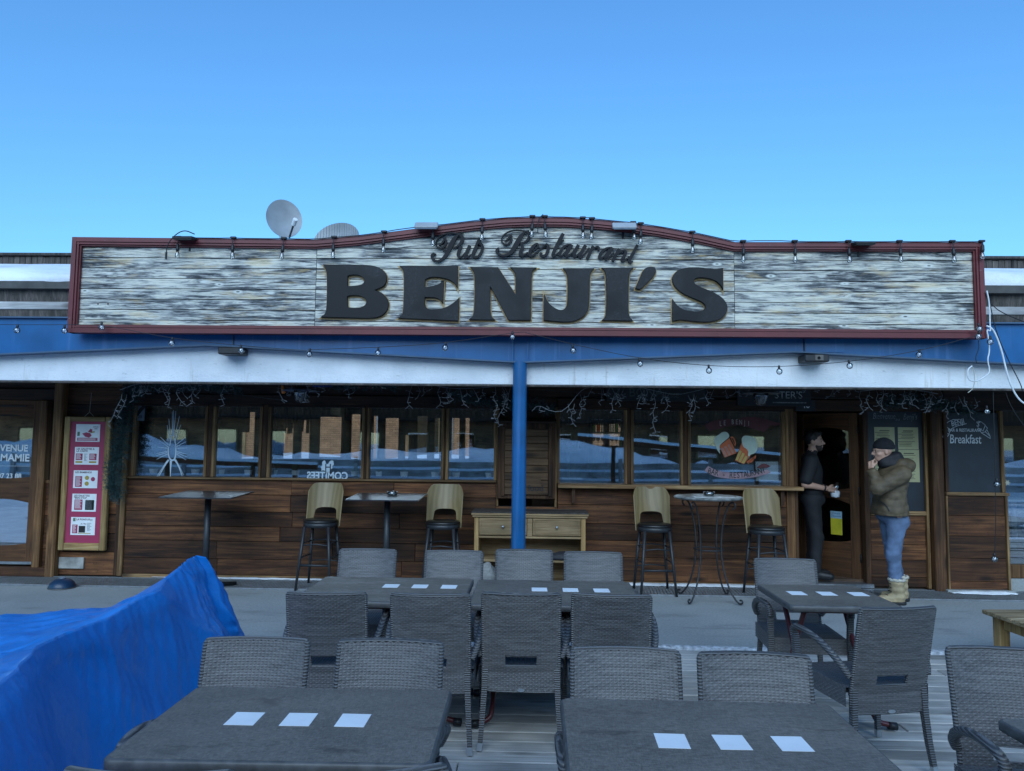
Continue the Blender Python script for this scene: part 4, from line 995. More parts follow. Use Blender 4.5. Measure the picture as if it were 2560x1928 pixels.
def chair_proto():
    c = empty('wicker_chair')
    back = MB()
    for side in (1, -1):
        def P(s, t):
            x = (s*2-1)*(HB-.004); z = ZB0+(ZB1-ZB0)*t
            p = backp(x, z); e = .002
            n = (backp(x+e, z)-p).cross(backp(x, z+e)-p).normalized()   # points to -y (front)
            return p+n*side*.010, n*side
        hole = lambda s, t: abs((s*2-1)*HB) < .088 and .452 < ZB0+(ZB1-ZB0)*t < .512
        w_ = weave(P, 2*HB, ZB1-ZB0, skip=hole); back.add(w_.v, w_.f if side > 0 else [f[::-1] for f in w_.f])
    me = merge(back, 'back'); me.materials.append(M_WICK); link_mesh('back', me, None, c)
    rim = MB(); pts = [backp(-HB, ZB0+.0+(ZB1-ZB0)*i/10) for i in range(10)]
    pts += [backp(-HB, ZB1-.012), backp(-HB+.006, ZB1-.002)]+[backp(-HB+.012+(2*HB-.024)*i/12, ZB1) for i in range(13)]+[backp(HB-.006, ZB1-.002), backp(HB, ZB1-.012)]
    pts += [backp(HB, ZB0+(ZB1-ZB0)*i/10) for i in range(9, -1, -1)]
    rim.tube(pts, .0112, 8); rim.tube([backp(-HB+2*HB*i/8, ZB0) for i in range(9)], .0105, 8)
    hp = [backp(x, z) for x, z in ((-.09, .452), (.09, .452), (.09, .512), (-.09, .512), (-.09, .452))]; rim.tube(hp, .0075, 6, False)
    rim.build('back_rim', M_WRAP, c, smooth=True)
    seat = weave(lambda s, t: (Vector(((s*2-1)*.235, -.235+.43*t, .445-.012*sin(pi*s)*sin(pi*t))), Vector((0, 0, 1))), .47, .43)
    me = merge(seat, 'seat'); me.materials.append(M_WICK); link_mesh('seat', me, None, c)
    un = MB().bx(-.23, .23, -.23, .19, .415, .428).build('seat_base', M_BLACK, c)
    apr = MB()
    for P, L in ((lambda s, t: (Vector(((s*2-1)*.235, -.238, .345+.1*t)), Vector((0, -1, 0))), .47), (lambda s, t: (Vector((-.24, .2-.43*s, .345+.1*t)), Vector((-1, 0, 0))), .43), (lambda s, t: (Vector((.24, -.23+.43*s, .345+.1*t)), Vector((1, 0, 0))), .43)):
        w_ = weave(P, L, .1); apr.add(w_.v, w_.f)
    me = merge(apr, 'apron'); me.materials.append(M_WICK); link_mesh('apron', me, None, c)
    for sx in (-1, 1):
        arm = smooth_line([(sx*.222, .215, .50), (sx*.245, .19, .545), (sx*.262, .10, .605), (sx*.268, -.02, .645), (sx*.268, -.14, .660), (sx*.262, -.235, .655), (sx*.256, -.275, .63), (sx*.253, -.272, .59)], 2)
        MB().tube(arm, .0215, 8, flat=.8).build('arm', M_WRAP, c, smooth=True)
        l = MB(); lp = [(sx*.252, -.262, .615), (sx*.250, -.25, .44), (sx*.254, -.25, .2), (sx*.258, -.252, .04)]
        l.tube(lp, [.024, .025, .021, .018], 4); lo = l.build('leg', M_WRAP, c)
        MB().tube([lp[-1], (sx*.259, -.253, .001)], .0195, 4).build('foot', M_ALU, lo)
        l = MB(); lp = [(sx*.2, .205, .44), (sx*.205, .21, .30), (sx*.214, .225, .15), (sx*.222, .245, .04)]
        l.tube(lp, [.022, .022, .02, .018], 4); lo = l.build('leg', M_WRAP, c)
        MB().tube([lp[-1], (sx*.225, .252, .001)], .0195, 4).build('foot', M_ALU, lo)
    p = backp(0, ZB0+.008); MB().lathe([(.017, 0), (.017, .004)], (p.x, p.y+.012, p.z), 18, M=Matrix.Rotation(R(-90), 3, 'X') @ Matrix.Diagonal((1.25, .55, 1))).build('badge', M_ALU, c)
    return c
proto = chair_proto(); _first = [True]
def chair(x, y, rz, label):
    o = proto if _first[0] else copy_tree(proto); _first[0] = False
    o.location = (x, y, 0); o.rotation_euler = (0, 0, R(rz)); tag(o, label, 'chair', 'woven armchairs on the terrace'); return o
def chair_px(pxa, pxb, py, rz, label, dz=.872):
    """from the surveyed top corners of the back"""
    a, b = wz(pxa, py, dz), wz(pxb, py, dz); m = (a+b)/2
    off = Vector((sin(R(-rz))*.30, cos(R(-rz))*.30, 0)) if True else 0
    d = Matrix.Rotation(R(rz), 3, 'Z') @ Vector((0, .30, 0))
    return chair(m.x-d.x, m.y-d.y, rz, label)
# far row, facing the photographer
chair_px(850, 990, 1374, 0, 'woven chair leftmost in the far row, facing out, below the plywood bar stool')
chair_px(1065, 1206, 1378, 1, 'woven chair second in the far row, left of the blue column')
chair_px(1241, 1380, 1375, 0, 'woven chair in the far row directly below the blue column')
chair_px(1412, 1553, 1381, -1, 'woven chair rightmost in the far row, below the wooden sideboard')
# seen from behind at the far tables
chair_px(720, 913, 1479, 183, 'woven chair seen from behind, leftmost at the far left table')
chair_px(980, 1172, 1483, 180, 'woven chair seen from behind at the right of the far left table')
chair_px(1208, 1398, 1481, 179, 'woven chair seen from behind in the middle, with the curved red table foot beneath')
chair_px(1434, 1624, 1485, 178, 'woven chair seen from behind, rightmost at the far right table')
# at the near tables, facing the photographer
chair_px(512, 773, 1598, 1, 'woven chair facing out beside the blue tarpaulin')
chair_px(853, 1100, 1603, -1, 'woven chair facing out at the right of the near left table')
chair_px(1434, 1692, 1624, -1, 'woven chair facing out at the left of the near right table')
chair_px(1747, 2020, 1636, -3, 'woven chair facing out at the right of the near right table')
# right hand group
chair_px(1884, 2039, 1398, -3, 'woven chair at the small square table, its back towards the open door')
chair_px(2136, 2352, 1517, 191, 'woven chair standing askew in front of the small square table, seen from behind')
chair_px(2376, 2640, 1624, -8, 'woven chair cut off by the right edge of the picture')
# near side, only their tops show at the lower edge
chair_px(174, 576, 1920, 180, 'woven chair at the lower left, only its top edge in the picture')
chair_px(700, 1105, 1922, 193, 'woven chair at the bottom with one arm end showing right of the near left table')
# ------------------------------------------------------------------ tables
def m_top():
    t = NT('worn_dark_laminate')
    a = t.noise(t.coords((2.2, 5, 3)), 1, 6, .65); b = t.noise(t.coords((40, 320, 40)), 1, 3, .6); b2 = t.noise(t.coords((300, 60, 60)), 1, 3, .6)
    c = t.ramp(a, [(.3, (.066, .052, .040)), (.7, (.18, .150, .120))])
    c = t.mix(.55, c, t.ramp(t.math('ADD', t.math('MULTIPLY', b, .6), t.math('MULTIPLY', b2, .4)), [(.38, (.038, .031, .025)), (.62, (.28, .245, .205))]))
    st = t.noise(t.coords((3, 6, 4)), 1.3, 6, .72)
    c = t.mix(t.mrange(st, .60, .68, 0, .6), c, (.028, .026, .025))
    sc = t.noise(t.coords((90, 8, 20)), 1, 2, .5, 2); c = t.mix(t.mrange(sc, .72, .76, 0, .35), c, (.3, .3, .3))
    r = t.mrange(st, .45, .68, .5, .28)
    t.col(c).set(Roughness=r); t.bump(t.math('ADD', b, b2), .15, .002); return t.m
M_TOP = m_top()
M_TOPE = plain('table_edge', (.085, .083, .082), .45, 0, .25, 18, .1)
M_TRED = m_paint('dark_red_tube', (.10, .016, .018), (.04, .02, .02), .35, .72)
def rounded(w_, d_, r_, n=5):
    P = []
    for cx, cy, a0 in ((w_/2-r_, d_/2-r_, 0), (-w_/2+r_, d_/2-r_, 90), (-w_/2+r_, -d_/2+r_, 180), (w_/2-r_, -d_/2+r_, 270)):
        for i in range(n+1): a = R(a0+90*i/n); P.append((cx+r_*cos(a), cy+r_*sin(a)))
    return P
def table(x, y, w_, d_, rz, label, cards=((-.185, 0), (0, 0), (.185, 0)), grp='dark laminate terrace tables', legs=True):
    t = empty('terrace_table', (x, y, 0), R(rz), label, 'table', grp)
    top = MB(); n = 24
    prof = [(0.006, .712), (0, .718), (0, .742), (.004, .748), (.010, .750)]
    rows = []
    for ins, z in prof:
        rows.append([(px_*(1-2*ins/w_), py_*(1-2*ins/d_), z) for px_, py_ in rounded(w_, d_, .03)])
    top.grid(rows, closed_u=True); nb_ = len(rows[0]); top.add(rows[0], [tuple(range(nb_))[::-1]])
    e = top.build('tabletop_edge', M_TOPE, t, smooth=True)
    MB().prism_z([(a*(1-.02/w_), b*(1-.02/d_)) for a, b in rounded(w_, d_, .03)], .735, .7505).build('tabletop', M_TOP, t)
    for cx, cy in cards:
        o = MB().bx(-.05, .05, -.058, .058, .7512, .7522).build('white_square', M_PAPER, t); o.location = (cx, cy, 0); o.rotation_euler = (0, 0, random.uniform(-.02, .02))
    for sx in ((-1, 1) if legs else ()):
        xx = sx*(w_/2-.13)
        for sy in (-1, 1):
            yo = sy*(d_/2-.10)
            pts = smooth_line([(xx-sx*.012*sy, yo, .70), (xx-sx*.012*sy, -yo*.05, .36), (xx-sx*.012*sy, -yo*.78, .10), (xx-sx*.012*sy+sx*.02, -yo*.9, .045), (xx-sx*.012*sy+sx*.10, -yo*.92, .03)], 2)
            l = MB().tube(pts, .016, 8).build('leg', M_TRED, t, smooth=True)
            MB().tube([(pts[-1][0]-sx*.02, pts[-1][1], .028), (pts[-1][0]+sx*.03, pts[-1][1], .024)], .0235, 10).build('foot', M_BLACK, l, smooth=True)
    if legs:
        for sy in (-1, 1): MB().tube([(-(w_/2-.13), sy*(d_/2-.10), .70), (w_/2-.13, sy*(d_/2-.10), .70)], .014, 8).build('rail', M_TRED, t, smooth=True)
    return t
table(-.785, 2.575, .985, .665, .8, 'near left dark table with three white squares, beside the blue tarpaulin')
table(.605, 2.52, .99, .66, -.3, 'near right dark table with three white squares, cut off by the lower edge', ((-.15, -.06), (.04, -.06), (.23, -.06)))
table(-.915, 4.83, 1.04, .79, 0, 'far left dark table with white squares, behind the chairs seen from behind', ((.0, .08), (.19, .08), (.38, .08)))
table(.155, 4.81, 1.04, .79, 0, 'far right dark table mirroring the blue column', ((-.1, .06), (.10, .06), (.30, .06)))
table(1.875, 4.855, .67, .67, 0, 'small square dark table with red folding legs in front of the open door', ((-.17, .03), (.02, .03), (.22, .03)))
table(2.02, 2.42, .74, .66, 3, 'dark table corner at the lower right edge of the picture', ())
# ------------------------------------------------------------------ rustic wooden table on the right
rt = empty('rustic_table', (0, 0, 0), 0, 'rough pale wooden table on the walkway at the right edge', 'table')
rt.location = (4.20, 5.62, 0); rt.rotation_euler = (0, 0, R(4))
rx0, rx1, ry0, ry1 = -.60, .8, -.50, .50
yy = ry0
for k in range(6):
    h = (ry1-ry0)/6; MB().bx(rx0, rx1, yy+.002, yy+h-.002, .385, .42+random.uniform(-.002, .002), .006).build('plank', M_RUSTIC, rt, center=True); yy += h
for x_, y_ in ((rx0+.10, ry0+.08), (rx1-.10, ry0+.08), (rx0+.10, ry1-.08), (rx1-.10, ry1-.08)): MB().box((x_, y_, .1922), (.085, .085, .384), .008).build('leg', M_PINE, rt, center=True)
for y_ in (ry0+.06, ry1-.06): MB().bx(rx0+.145, rx1-.145, y_-.012, y_+.012, .29, .384, .004).build('apron', M_PINE, rt, center=True)
MB().bx(rx0+.085, rx0+.11, ry0+.13, ry1-.13, .29, .384, .004).build('apron', M_PINE, rt, center=True)
# black cap lying on it
cp = empty('black_cap', Vector(wp(2562, 1480, 6.3))-Vector((0, 0, .10)), 0, 'black cloth cap on the rough wooden table at the right edge', 'cap')
cp.location = (3.98, 5.92, .422)
MB().lathe([(.125, 0), (.132, .03), (.125, .08), (.10, .125), (.055, .15), (.0005, .158)], n=20, M=Matrix.Diagonal((.9, 1, 1))).build('crown', plain('black_cloth', (.008, .008, .01), .85, 0, .2, 30, .2), cp, smooth=True)
MB().lathe([(.011, 0), (.011, .003), (.006, .003)], (-.09, -.075, .055), 12, M=Matrix.Rotation(R(60), 3, 'Y')).build('eyelet', M_STEEL, cp)
# ------------------------------------------------------------------ bar stools
def m_ply():
    t = NT('plywood_back'); w_ = t.n('ShaderNodeTexWave', bands_direction='X'); w_.inputs['Scale'].default_value = 5; w_.inputs['Distortion'].default_value = 9; w_.inputs['Detail'].default_value = 3; w_.inputs['Detail Scale'].default_value = .7
    t.l(t.coords((1, 1, .28)), w_.inputs['Vector']); t.col(t.ramp(w_.outputs['Fac'], [(.2, (.225, .16, .072)), (.8, (.275, .20, .095))])).set(Roughness=.4); return t.m
M_PLY = m_ply(); M_SEAT = plain('black_leatherette', (.012, .011, .011), .38, 0, .1, 30, .1)
def stool_proto():
    s = empty('bar_stool')
    def sh_(u, z):                                   # back shell; u in -1..1
        k = (z-.70)/.5; hw = .195+.012*k; ang = u*R(50)
        return Vector((sin(ang)/sin(R(50))*hw, .06+.10*k+(cos(ang)-.64)*.30, z))
    m = MB(); nu, nv = 24, 16
    def lim(u):
        top = 1.19-.10*max(0, (abs(u)-.60)/.40)**2.2 ; bot = .905 if abs(u) < .56 else .905-(.905-.70)*min(1, (abs(u)-.56)/.16)
        if abs(u) < .56: bot = .905-.02*(abs(u)/.56)**4
        return bot, top
    for off in (0, 1):
        P = []
        for j in range(nv+1):
            row = []
            for i in range(nu+1):
                u = -1+2*i/nu; b_, t_ = lim(u); z = b_+(t_-b_)*j/nv
                p = sh_(u*(1 if z < 1.1 else 1-.10*((z-1.1)/.085)**2*0), z)
                if off: p = p+Vector((sin(u*R(62)), cos(u*R(62)), 0))*.012
                row.append(p)
            P.append(row)
        if off == 0: P0 = P
        m.grid(P)
    for a, b in ((P0[0], P[0]), (P0[-1], P[-1])): m.grid([a, b])
    m.grid([[r[0] for r in P0], [r[0] for r in P]]); m.grid([[r[-1] for r in P0], [r[-1] for r in P]])
    auto_smooth(m.build('backrest', M_PLY, s), 50)
    pr = [(.0005, .79), (.14, .79), (.175, .785), (.19, .768), (.188, .752), (.0005, .752)]
    MB().lathe(pr, (0, -.0, 0), 28, M=Matrix.Diagonal((1.04, 1.0, 1))).build('seat', M_SEAT, s, smooth=True)
    MB().lathe([(.186, .752), (.186, .70), (.16, .70)], n=28, M=Matrix.Diagonal((1.04, 1.0, 1))).build('seat_ring', M_DARKMET, s, smooth=True)
    feet = {}
    for sx in (-1, 1):
        for sy in (-1, 1):
            a, b = (sx*.14, sy*.13, .71), (sx*.20, sy*.20, .0)
            MB().tube([a, b], [.019, .014], 10).build('leg', M_DARKMET, s, smooth=True)
    def at_(sx, sy, z): t = (.71-z)/.71; return (sx*(.14+.06*t), sy*(.13+.07*t), z)
    MB().tube([at_(-1, -1, .28), at_(1, -1, .28)], .013, 8).build('footrest', M_DARKMET, s, smooth=True)
    for sy, z in ((1, .28), (-1, .50), (1, .52)): MB().tube([at_(-1, sy, z), tuple((Vector(at_(-1, sy, z))+Vector(at_(1, sy, z)))/2+Vector((0, .02, .012))), at_(1, sy, z)], .008, 6).build('stretcher', M_DARKMET, s, smooth=True)
    for sx in (-1, 1):
        for z in (.36, .52): MB().tube([at_(sx, -1, z), at_(sx, 1, z)], .008, 6).build('stretcher', M_DARKMET, s, smooth=True)
    return s
sp = stool_proto()
for i, (px, py, rz, lab) in enumerate(((814, 1458, -4, 'plywood backed bar stool left of the middle bar table'), (1112, 1462, -2, 'plywood backed bar stool between the middle bar table and the sideboard'), (1626, 1470, 4, 'plywood backed bar stool left of the round bistro table'), (1893, 1476, 5, 'plywood backed bar stool right of the round bistro table'))):
    p = wz(px, py); o = sp if i == 0 else copy_tree(sp); o.location = (p.x, 8.62, 0); o.rotation_euler = (0, 0, R(rz)); tag(o, lab, 'bar stool', 'bar stools along the wall')
    if i == 3: o.location.y = 8.5
# ------------------------------------------------------------------ bar tables
M_HPL = plain('black_bar_top', (.03, .031, .034), .3, 0, .15, 6, .03)
def bar_table(x, y, lab):
    t = empty('bar_table', (x, y, 0), 0, lab, 'bar table', 'square bar tables')
    o = MB().prism_z(rounded(.80, .70, .012, 3), -.007, .007).build('tabletop', M_HPL, t); o.location = (0, 0, 1.065); o.rotation_euler = (R(2.2), 0, 0)
    MB().tube([(0, 0, .02), (0, 0, 1.055)], .035, 16).build('pole', M_DARKMET, t, smooth=True)
    for a in range(4):
        d = Vector((cos(a*pi/2+pi/4), sin(a*pi/2+pi/4), 0)); MB().tube([(0, 0, .06), tuple(d*.1+Vector((0, 0, .05))), tuple(d*.36+Vector((0, 0, .03)))], [.03, .028, .022], 8).build('foot', M_BLACK, t, smooth=True)
    MB().box((0, 0, 1.035), (.3, .3, .01), .002).build('top_plate', M_DARKMET, t)
pB1 = wp(521, 1240, 8.40); pB2 = wp(969, 1240, 8.40)
bar_table(pB1.x, 8.40, 'square black bar table behind the peak of the blue tarpaulin')
bar_table(pB2.x, 8.40, 'square black bar table between two plywood stools')
def ashtray(p, lab):
    a = empty('ashtray', p, 0, lab, 'ashtray', 'glass ashtrays')
    MB().lathe([(.04, 0), (.055, .004), (.06, .04), (.05, .04), (.042, .012), (.0005, .010)], n=20).build('bowl', m_glass('ashtray_glass', .2, (.8, .85, .88), 0), a, smooth=True)
    for k in range(4): MB().box((.055*cos(k*pi/2), .055*sin(k*pi/2), .042), (.016, .016, .006), .002).build('rest', M_STEEL, a)
ashtray((pB2.x+.035, 8.5, 1.078), 'glass ashtray on the square bar table')
# round bistro table with scrolled iron legs
pr_ = wp(1769, 1241, 8.32)
bt = empty('bistro_table', (pr_.x, 8.30, 0), 0, 'round bistro table with four scrolled iron legs between two stools', 'bistro table')
auto_smooth(MB().lathe([(.0005, 1.095), (.35, 1.095), (.366, 1.10), (.372, 1.112), (.366, 1.124), (.35, 1.128), (.0005, 1.128)], n=48).build('tabletop', plain('mottled_stone_top', (.20, .21, .20), .3, 0, .5, 16, .05), bt), 50)
M_IRON = plain('wrought_iron', (.035, .034, .036), .5, .3, .25, 30, .2)
for k in range(4):
    a = pi/4+k*pi/2; d = Vector((cos(a), sin(a), 0))
    prof = [(.30, 1.0), (.325, 1.02), (.335, 1.05), (.31, 1.075), (.275, 1.07), (.24, 1.03), (.20, .92), (.17, .78), (.155, .62), (.16, .46), (.20, .28), (.26, .13), (.32, .05), (.36, .016), (.395, .02), (.405, .045), (.385, .06), (.37, .05)]
    MB().tube(smooth_line([tuple(d*r_+Vector((0, 0, z))) for r_, z in prof], 2), .0095, 8).build('leg', M_IRON, bt, smooth=True)
ring = [(.158*cos(2*pi*i/32), .158*sin(2*pi*i/32), .55) for i in range(33)]
MB().tube(ring, .008, 6, False).build('ring', M_IRON, bt, smooth=True)
ashtray((pr_.x+.02, 8.34, 1.129), 'glass ashtray on the round bistro table')
# ------------------------------------------------------------------ sideboard behind the blue column
sb = empty('sideboard', (-.0, 8.78, 0), 0, 'pale wooden sideboard with two drawers behind the blue column', 'sideboard')
XA, XB = wp(1186, 1300, 8.56).x, wp(1464, 1300, 8.56).x; YA, YB2 = -.22, .235
MB().bx(XA-.035, XB+.035, YA-.03, YB2, .862, .885, .005).build('top', M_OAK, sb, center=True)
MB().bx(XA-.022, XB+.022, YA-.018, YB2-.004, .836, .8615, .008).build('cornice', M_OAK, sb, center=True)
k = 0; yq = YA-.03
for k in range(5): MB().bx(XA-.036, XB+.036, yq+k*.097+.001, yq+k*.097+.096, .8855, .897, .002).build('top_board', M_SLAT, sb, center=True)
for x_ in (XA, XB-.05): MB().bx(x_, x_+.05, YA, YB2-.01, 0.001, .8355, .004).build('side', M_PINE, sb, center=True)
MB().bx(XA+.0505, XB-.0505, YB2-.03, YB2-.012, .06, .8355).build('back_panel', M_OAK, sb, center=True)
MB().bx(XA+.0505, XB-.0505, YA+.01, YB2-.031, .600, .625, .003).build('rail', M_OAK, sb, center=True)
MB().bx(XA+.0505, XB-.0505, YA+.004, YB2-.031, .335, .36, .003).build('shelf', M_OAK, sb, center=True)
MB().bx(XA+.0505, XB-.0505, YA+.02, YB2-.031, .06, .085, .003).build('shelf', M_OAK, sb, center=True)
xm = (XA+XB)/2
MB().bx(xm-.03, xm+.03, YA+.005, YA+.05, .6255, .8355, .003).build('stile', M_OAK, sb, center=True)
for x0_, x1_ in ((XA+.055, xm-.035), (xm+.035, XB-.055)):
    d_ = MB().bx(x0_, x1_, YA-.004, YA+.02, .635, .83, .004).build('drawer', M_OAK, sb, center=True)
    dl = Vector(d_.location)
    for q in ((x0_+.02, x1_-.02, .650, .656), (x0_+.02, x1_-.02, .808, .814), (x0_+.02, x0_+.026, .656, .808), (x1_-.026, x1_-.02, .656, .808)):
        o = MB().bx(q[0], q[1], YA-.010, YA-.0045, q[2], q[3], .002).build('moulding', M_OAK, d_, center=True); o.location = Vector(o.location)-dl
    o = MB().lathe([(.006, 0), (.006, .012), (.014, .022), (.016, .03), (.008, .036), (.0005, .037)], n=12, M=Matrix.Rotation(R(90), 3, 'X')).build('knob', M_STEEL, d_, smooth=True); o.location = Vector(((x0_+x1_)/2, YA-.005, .735))-dl
def lump(name, c, r_, mat, lab, cat, seed, sq=.5, n=18, k=12):
    rs_ = random.Random(seed); m = MB(); ph_ = [rs_.uniform(0, 6) for _ in range(8)]
    m.ball((0, 0, 0), 1, n, k); V = []
    for x_, y_, z_ in m.v:
        d = 1+.13*sin(3*x_+ph_[0])*sin(4*y_+ph_[1])+.09*sin(7*x_+5*z_+ph_[2])+.06*sin(11*y_+9*z_+ph_[3])
        V.append((x_*r_[0]*d, y_*r_[1]*d, max(-.55, z_)*r_[2]*d))
    m.v = V; o = m.build(name, mat, smooth=True, loc=(c[0], c[1], c[2]+r_[2]*.55)); return tag(o, lab, cat)
lump('cloth_heap', (wp(1216, 1425, 8.6).x, 8.62, .086), (.12, .1, .15), plain('grey_cloth', (.26, .255, .24), .9, 0, .2, 30, .3), 'crumpled grey cloth at the bottom left of the sideboard', 'cloth', 3)
lump('dark_bag', (wp(1415, 1385, 8.6).x, 8.66, .361), (.26, .13, .055), plain('dark_grey_bag', (.03, .03, .035), .7, 0, .3, 30, .3), 'flat dark bag lying on the sideboard shelf', 'bag', 5)
lump('dark_bundle', (wp(1440, 1440, 8.6).x, 8.66, .086), (.14, .12, .09), plain('brown_bundle', (.05, .04, .035), .8, 0, .3, 30, .3), 'dark bundle at the bottom right of the sideboard', 'bundle', 6)
# dark blue bowl upturned on the walkway
bp_ = wz(155, 1470); bo = empty('upturned_bowl', (bp_.x, bp_.y, 0), 0, 'dark blue upturned bowl on the walkway at the left', 'bowl'); bo.scale = (.82, .82, .82)
MB().lathe([(.17, .0), (.172, .02), (.15, .07), (.10, .115), (.04, .13), (.0005, .132)], n=28).build('shell', plain('dark_blue_plastic', (.012, .035, .075), .35), bo, smooth=True)
MB().lathe([(.173, .001), (.178, .008), (.173, .016)], n=28).build('rim', M_GUT, bo, smooth=True)
MB().lathe([(.035, .128), (.045, .14), (.03, .142), (.0005, .136)], n=18).build('knob', plain('pale_blue_plastic', (.2, .26, .33), .4), bo, smooth=True)
# ================================================================== BLUE TARPAULIN
from mathutils import noise as MN
def m_tarp():
    t = NT('blue_tarpaulin'); co = t.coords((1, 1, 1), rnd=False)
    a = t.noise(co, 1.2, 4); c = t.ramp(a, [(.3, (.006, .19, .60)), (.7, (.009, .22, .66))])
    v = t.n('ShaderNodeTexVoronoi', feature='DISTANCE_TO_EDGE'); t.l(co, v.inputs['Vector']); v.inputs['Scale'].default_value = 16
    h = t.math('ADD', t.math('MULTIPLY', t.noise(t.coords((5, 9, 9), rnd=False), 3.0, 5, .6, .5), .5), t.math('MULTIPLY', v.outputs['Distance'], .6))
    t.col(c).set(Roughness=.30, Specular_IOR_Level=.6); t.bump(h, .30, .016); return t.m
M_TARP = m_tarp()
rs = random.Random(12)
def tn(x, y, z):
    return .5*sin(3.1*x+1.7*y)+.35*sin(5.3*y-2.9*z+1)+.25*sin(9.7*x+4.1*z)+.2*sin(13*y+6*x+2)+.12*sin(23*x-19*z)+.12*sin(29*y+11*z)
def ridge(v):                                       # v 0 near .. 1 far : (x, y, z) of the upper right edge
    K = [(0, -1.50, 1.35, .80), (.22, -1.70, 2.25, .84), (.42, -1.98, 3.05, .845), (.62, -2.12, 3.8, .80), (.80, -2.24, 4.6, .815), (.92, -2.34, 5.15, .865), (1, -2.36, 5.36, .86)]
    for a, b in zip(K[:-1], K[1:]):
        if v <= b[0]:
            t = (v-a[0])/(b[0]-a[0]); return tuple(a[i]+(b[i]-a[i])*t for i in (1, 2, 3))
    return K[-1][1:]
P = []; NV, NTOP, NS = 190, 70, 70
for i in range(NV+1):
    v = i/NV; x0, y0, z0 = ridge(v); row = []
    sag = .10+.16*sin(pi*min(1, v*1.05))
    for j in range(NTOP):                           # top sheet from far left to the ridge
        u = j/NTOP; x = -5.2+(x0+5.2)*u
        wd = .26+.42*max(0, 1-v*1.25); q_ = (x0-x)/wd
        z = .64-.07*v+(z0-.64+.07*v)*math.exp(-q_**1.5)+.035*sin(3*x+2*y0)*min(1, q_)
        back = max(0, v-.86)/.14*(1-u**2)*.5
        row.append([x, y0-(1-u)*(.55 if v > .5 else .2)*v, z-back])
    for j in range(NS+1):                           # right hand face down to the ground
        t = j/NS; fl_ = .30+.12*sin(v*9)+.06*sin(v*23)
        row.append([x0+.035*sin(min(1, t*8)*pi/2)+fl_*t**1.3, y0, z0*(1-t)+.002-.0*t])
    P.append(row)
# far end folded down to the ground
x0, y0, z0 = ridge(1); last = P[-1]; NE = 46
for e in range(1, NE+1):
    t = e/NE; row = []
    for j, p in enumerate(last):
        s = j/(len(last)-1)
        zz = p[2]*(1-t)+.002
        yy_ = p[1]+.09*sin(min(1, t*4)*pi/2)+.42*t*(.75+.25*sin(s*14))
        row.append([p[0]+(.16*t if j > NTOP-6 else 0)*(1 if p[2] > .05 else .4), yy_, zz])
    P.append(row)
A_ = np.array(P, float)
for i in range(A_.shape[0]):
    for j in range(A_.shape[1]):
        x, y, z = A_[i, j]; k = min(1, z/.08); q = Vector((x, y, z))
        if j >= NTOP and i <= NV: q = Vector((x*.5, y*1.0+z*1.1, z*.35-y*.2))         # long folds down the hanging face
        n1 = MN.noise(q*1.3); n2 = MN.noise(q*3.1+Vector((7, 3, 1))); n3 = MN.noise(q*8.5+Vector((1, 9, 4))); n4 = MN.noise(q*19)
        tri = lambda w_: 2*abs(2*(w_-math.floor(w_+.5)))-1
        if j >= NTOP and i <= NV: e1, e2 = y*.8+z*1.5, y*1.6-z*.5
        else: e1, e2 = x*1.2+y*.7, y*1.3-x*.6
        cr_ = 1.0 if (i > NV-26 or j < NTOP) else .35
        a = .030*tri(e1*.55+.25*n1)*(.5+abs(n2))+.016*tri(e2*.8+.4*n1+.2)*(.3+abs(n1)*1.4)+cr_*(.009*tri(e1*2.6+.9*n2)*(.3+abs(n3)*1.5)+.007*tri(e2*5.3+n2*1.2)*(.2+abs(n1)*2)+.004*tri(e1*11+e2*4+n3)*(.3+abs(n2)))+.002*n3-.012
        if j < NTOP: A_[i, j, 2] += a*1.1*k
        else: A_[i, j, 0] += a*1.2*k; A_[i, j, 1] += .3*a*k
        if i > NV: A_[i, j, 1] += a*1.0*k
tp_ = MB().grid([[tuple(p) for p in r] for r in A_]).build('tarpaulin', M_TARP, smooth=True)
tag(tp_, 'big crumpled blue tarpaulin thrown over furniture at the left', 'tarpaulin')
tag(MB().prism_z([(0, 0), (.16, .03), (.18, .16), (.05, .2)], 0, .02).build('snow_patch', M_SNOW, loc=wz(470, 1716)), 'small white patch of snow beside the tarpaulin edge', 'snow')
# ================================================================== RIGHT PART OF THE FRONT
# doorway with the leaf swung inwards
bpart(one_box('door_jamb', M_WALLV, None, 3.155, 3.20, YF+.0, YF+.12, .08, 2.112, .006))
bpart(one_box('door_jamb', M_WALLV, None, 3.985, 4.045, YF-.01, YF+.12, .02, 2.112, .006))
bpart(one_box('lintel', M_WALLH, None, 3.157, 4.72, YF-.02, YF+.1, 2.114, 2.25, .008))
bpart(one_box('threshold', M_STEEL, None, 3.157, 4.05, YF-.06, YF+.14, .02, .07, .006))
bpart(one_box('threshold_plate', M_WALLH, None, 3.157, 4.05, YF-.055, YF+.12, .0, .0195, 0))
dd = glazed_door('door', -.80, 0, .09, 2.10, 0, [(.545, .985, .06, -.035), (1.175, 1.87, .05, -.02)])
dro = dd.build('door', [M_DOOR, M_DOORV]); dro.parent = B; dro.location = (3.975, .10, 0); dro.rotation_euler = (0, 0, R(-46))
MB().bx(-.69, -.11, -.004, .002, .5, 1.93).build('pane', M_DGLASS, dro)
for z in (.3, 1.1, 1.85): MB().tube([(.004, -.026, z), (.004, -.026, z+.1)], .010, 8).build('hinge', M_BLACK, dro, smooth=True)
MB().tube([(-.75, -.03, 1.05), (-.75, -.065, 1.05), (-.66, -.065, 1.05)], .009, 8).build('handle', M_STEEL, dro, smooth=True)
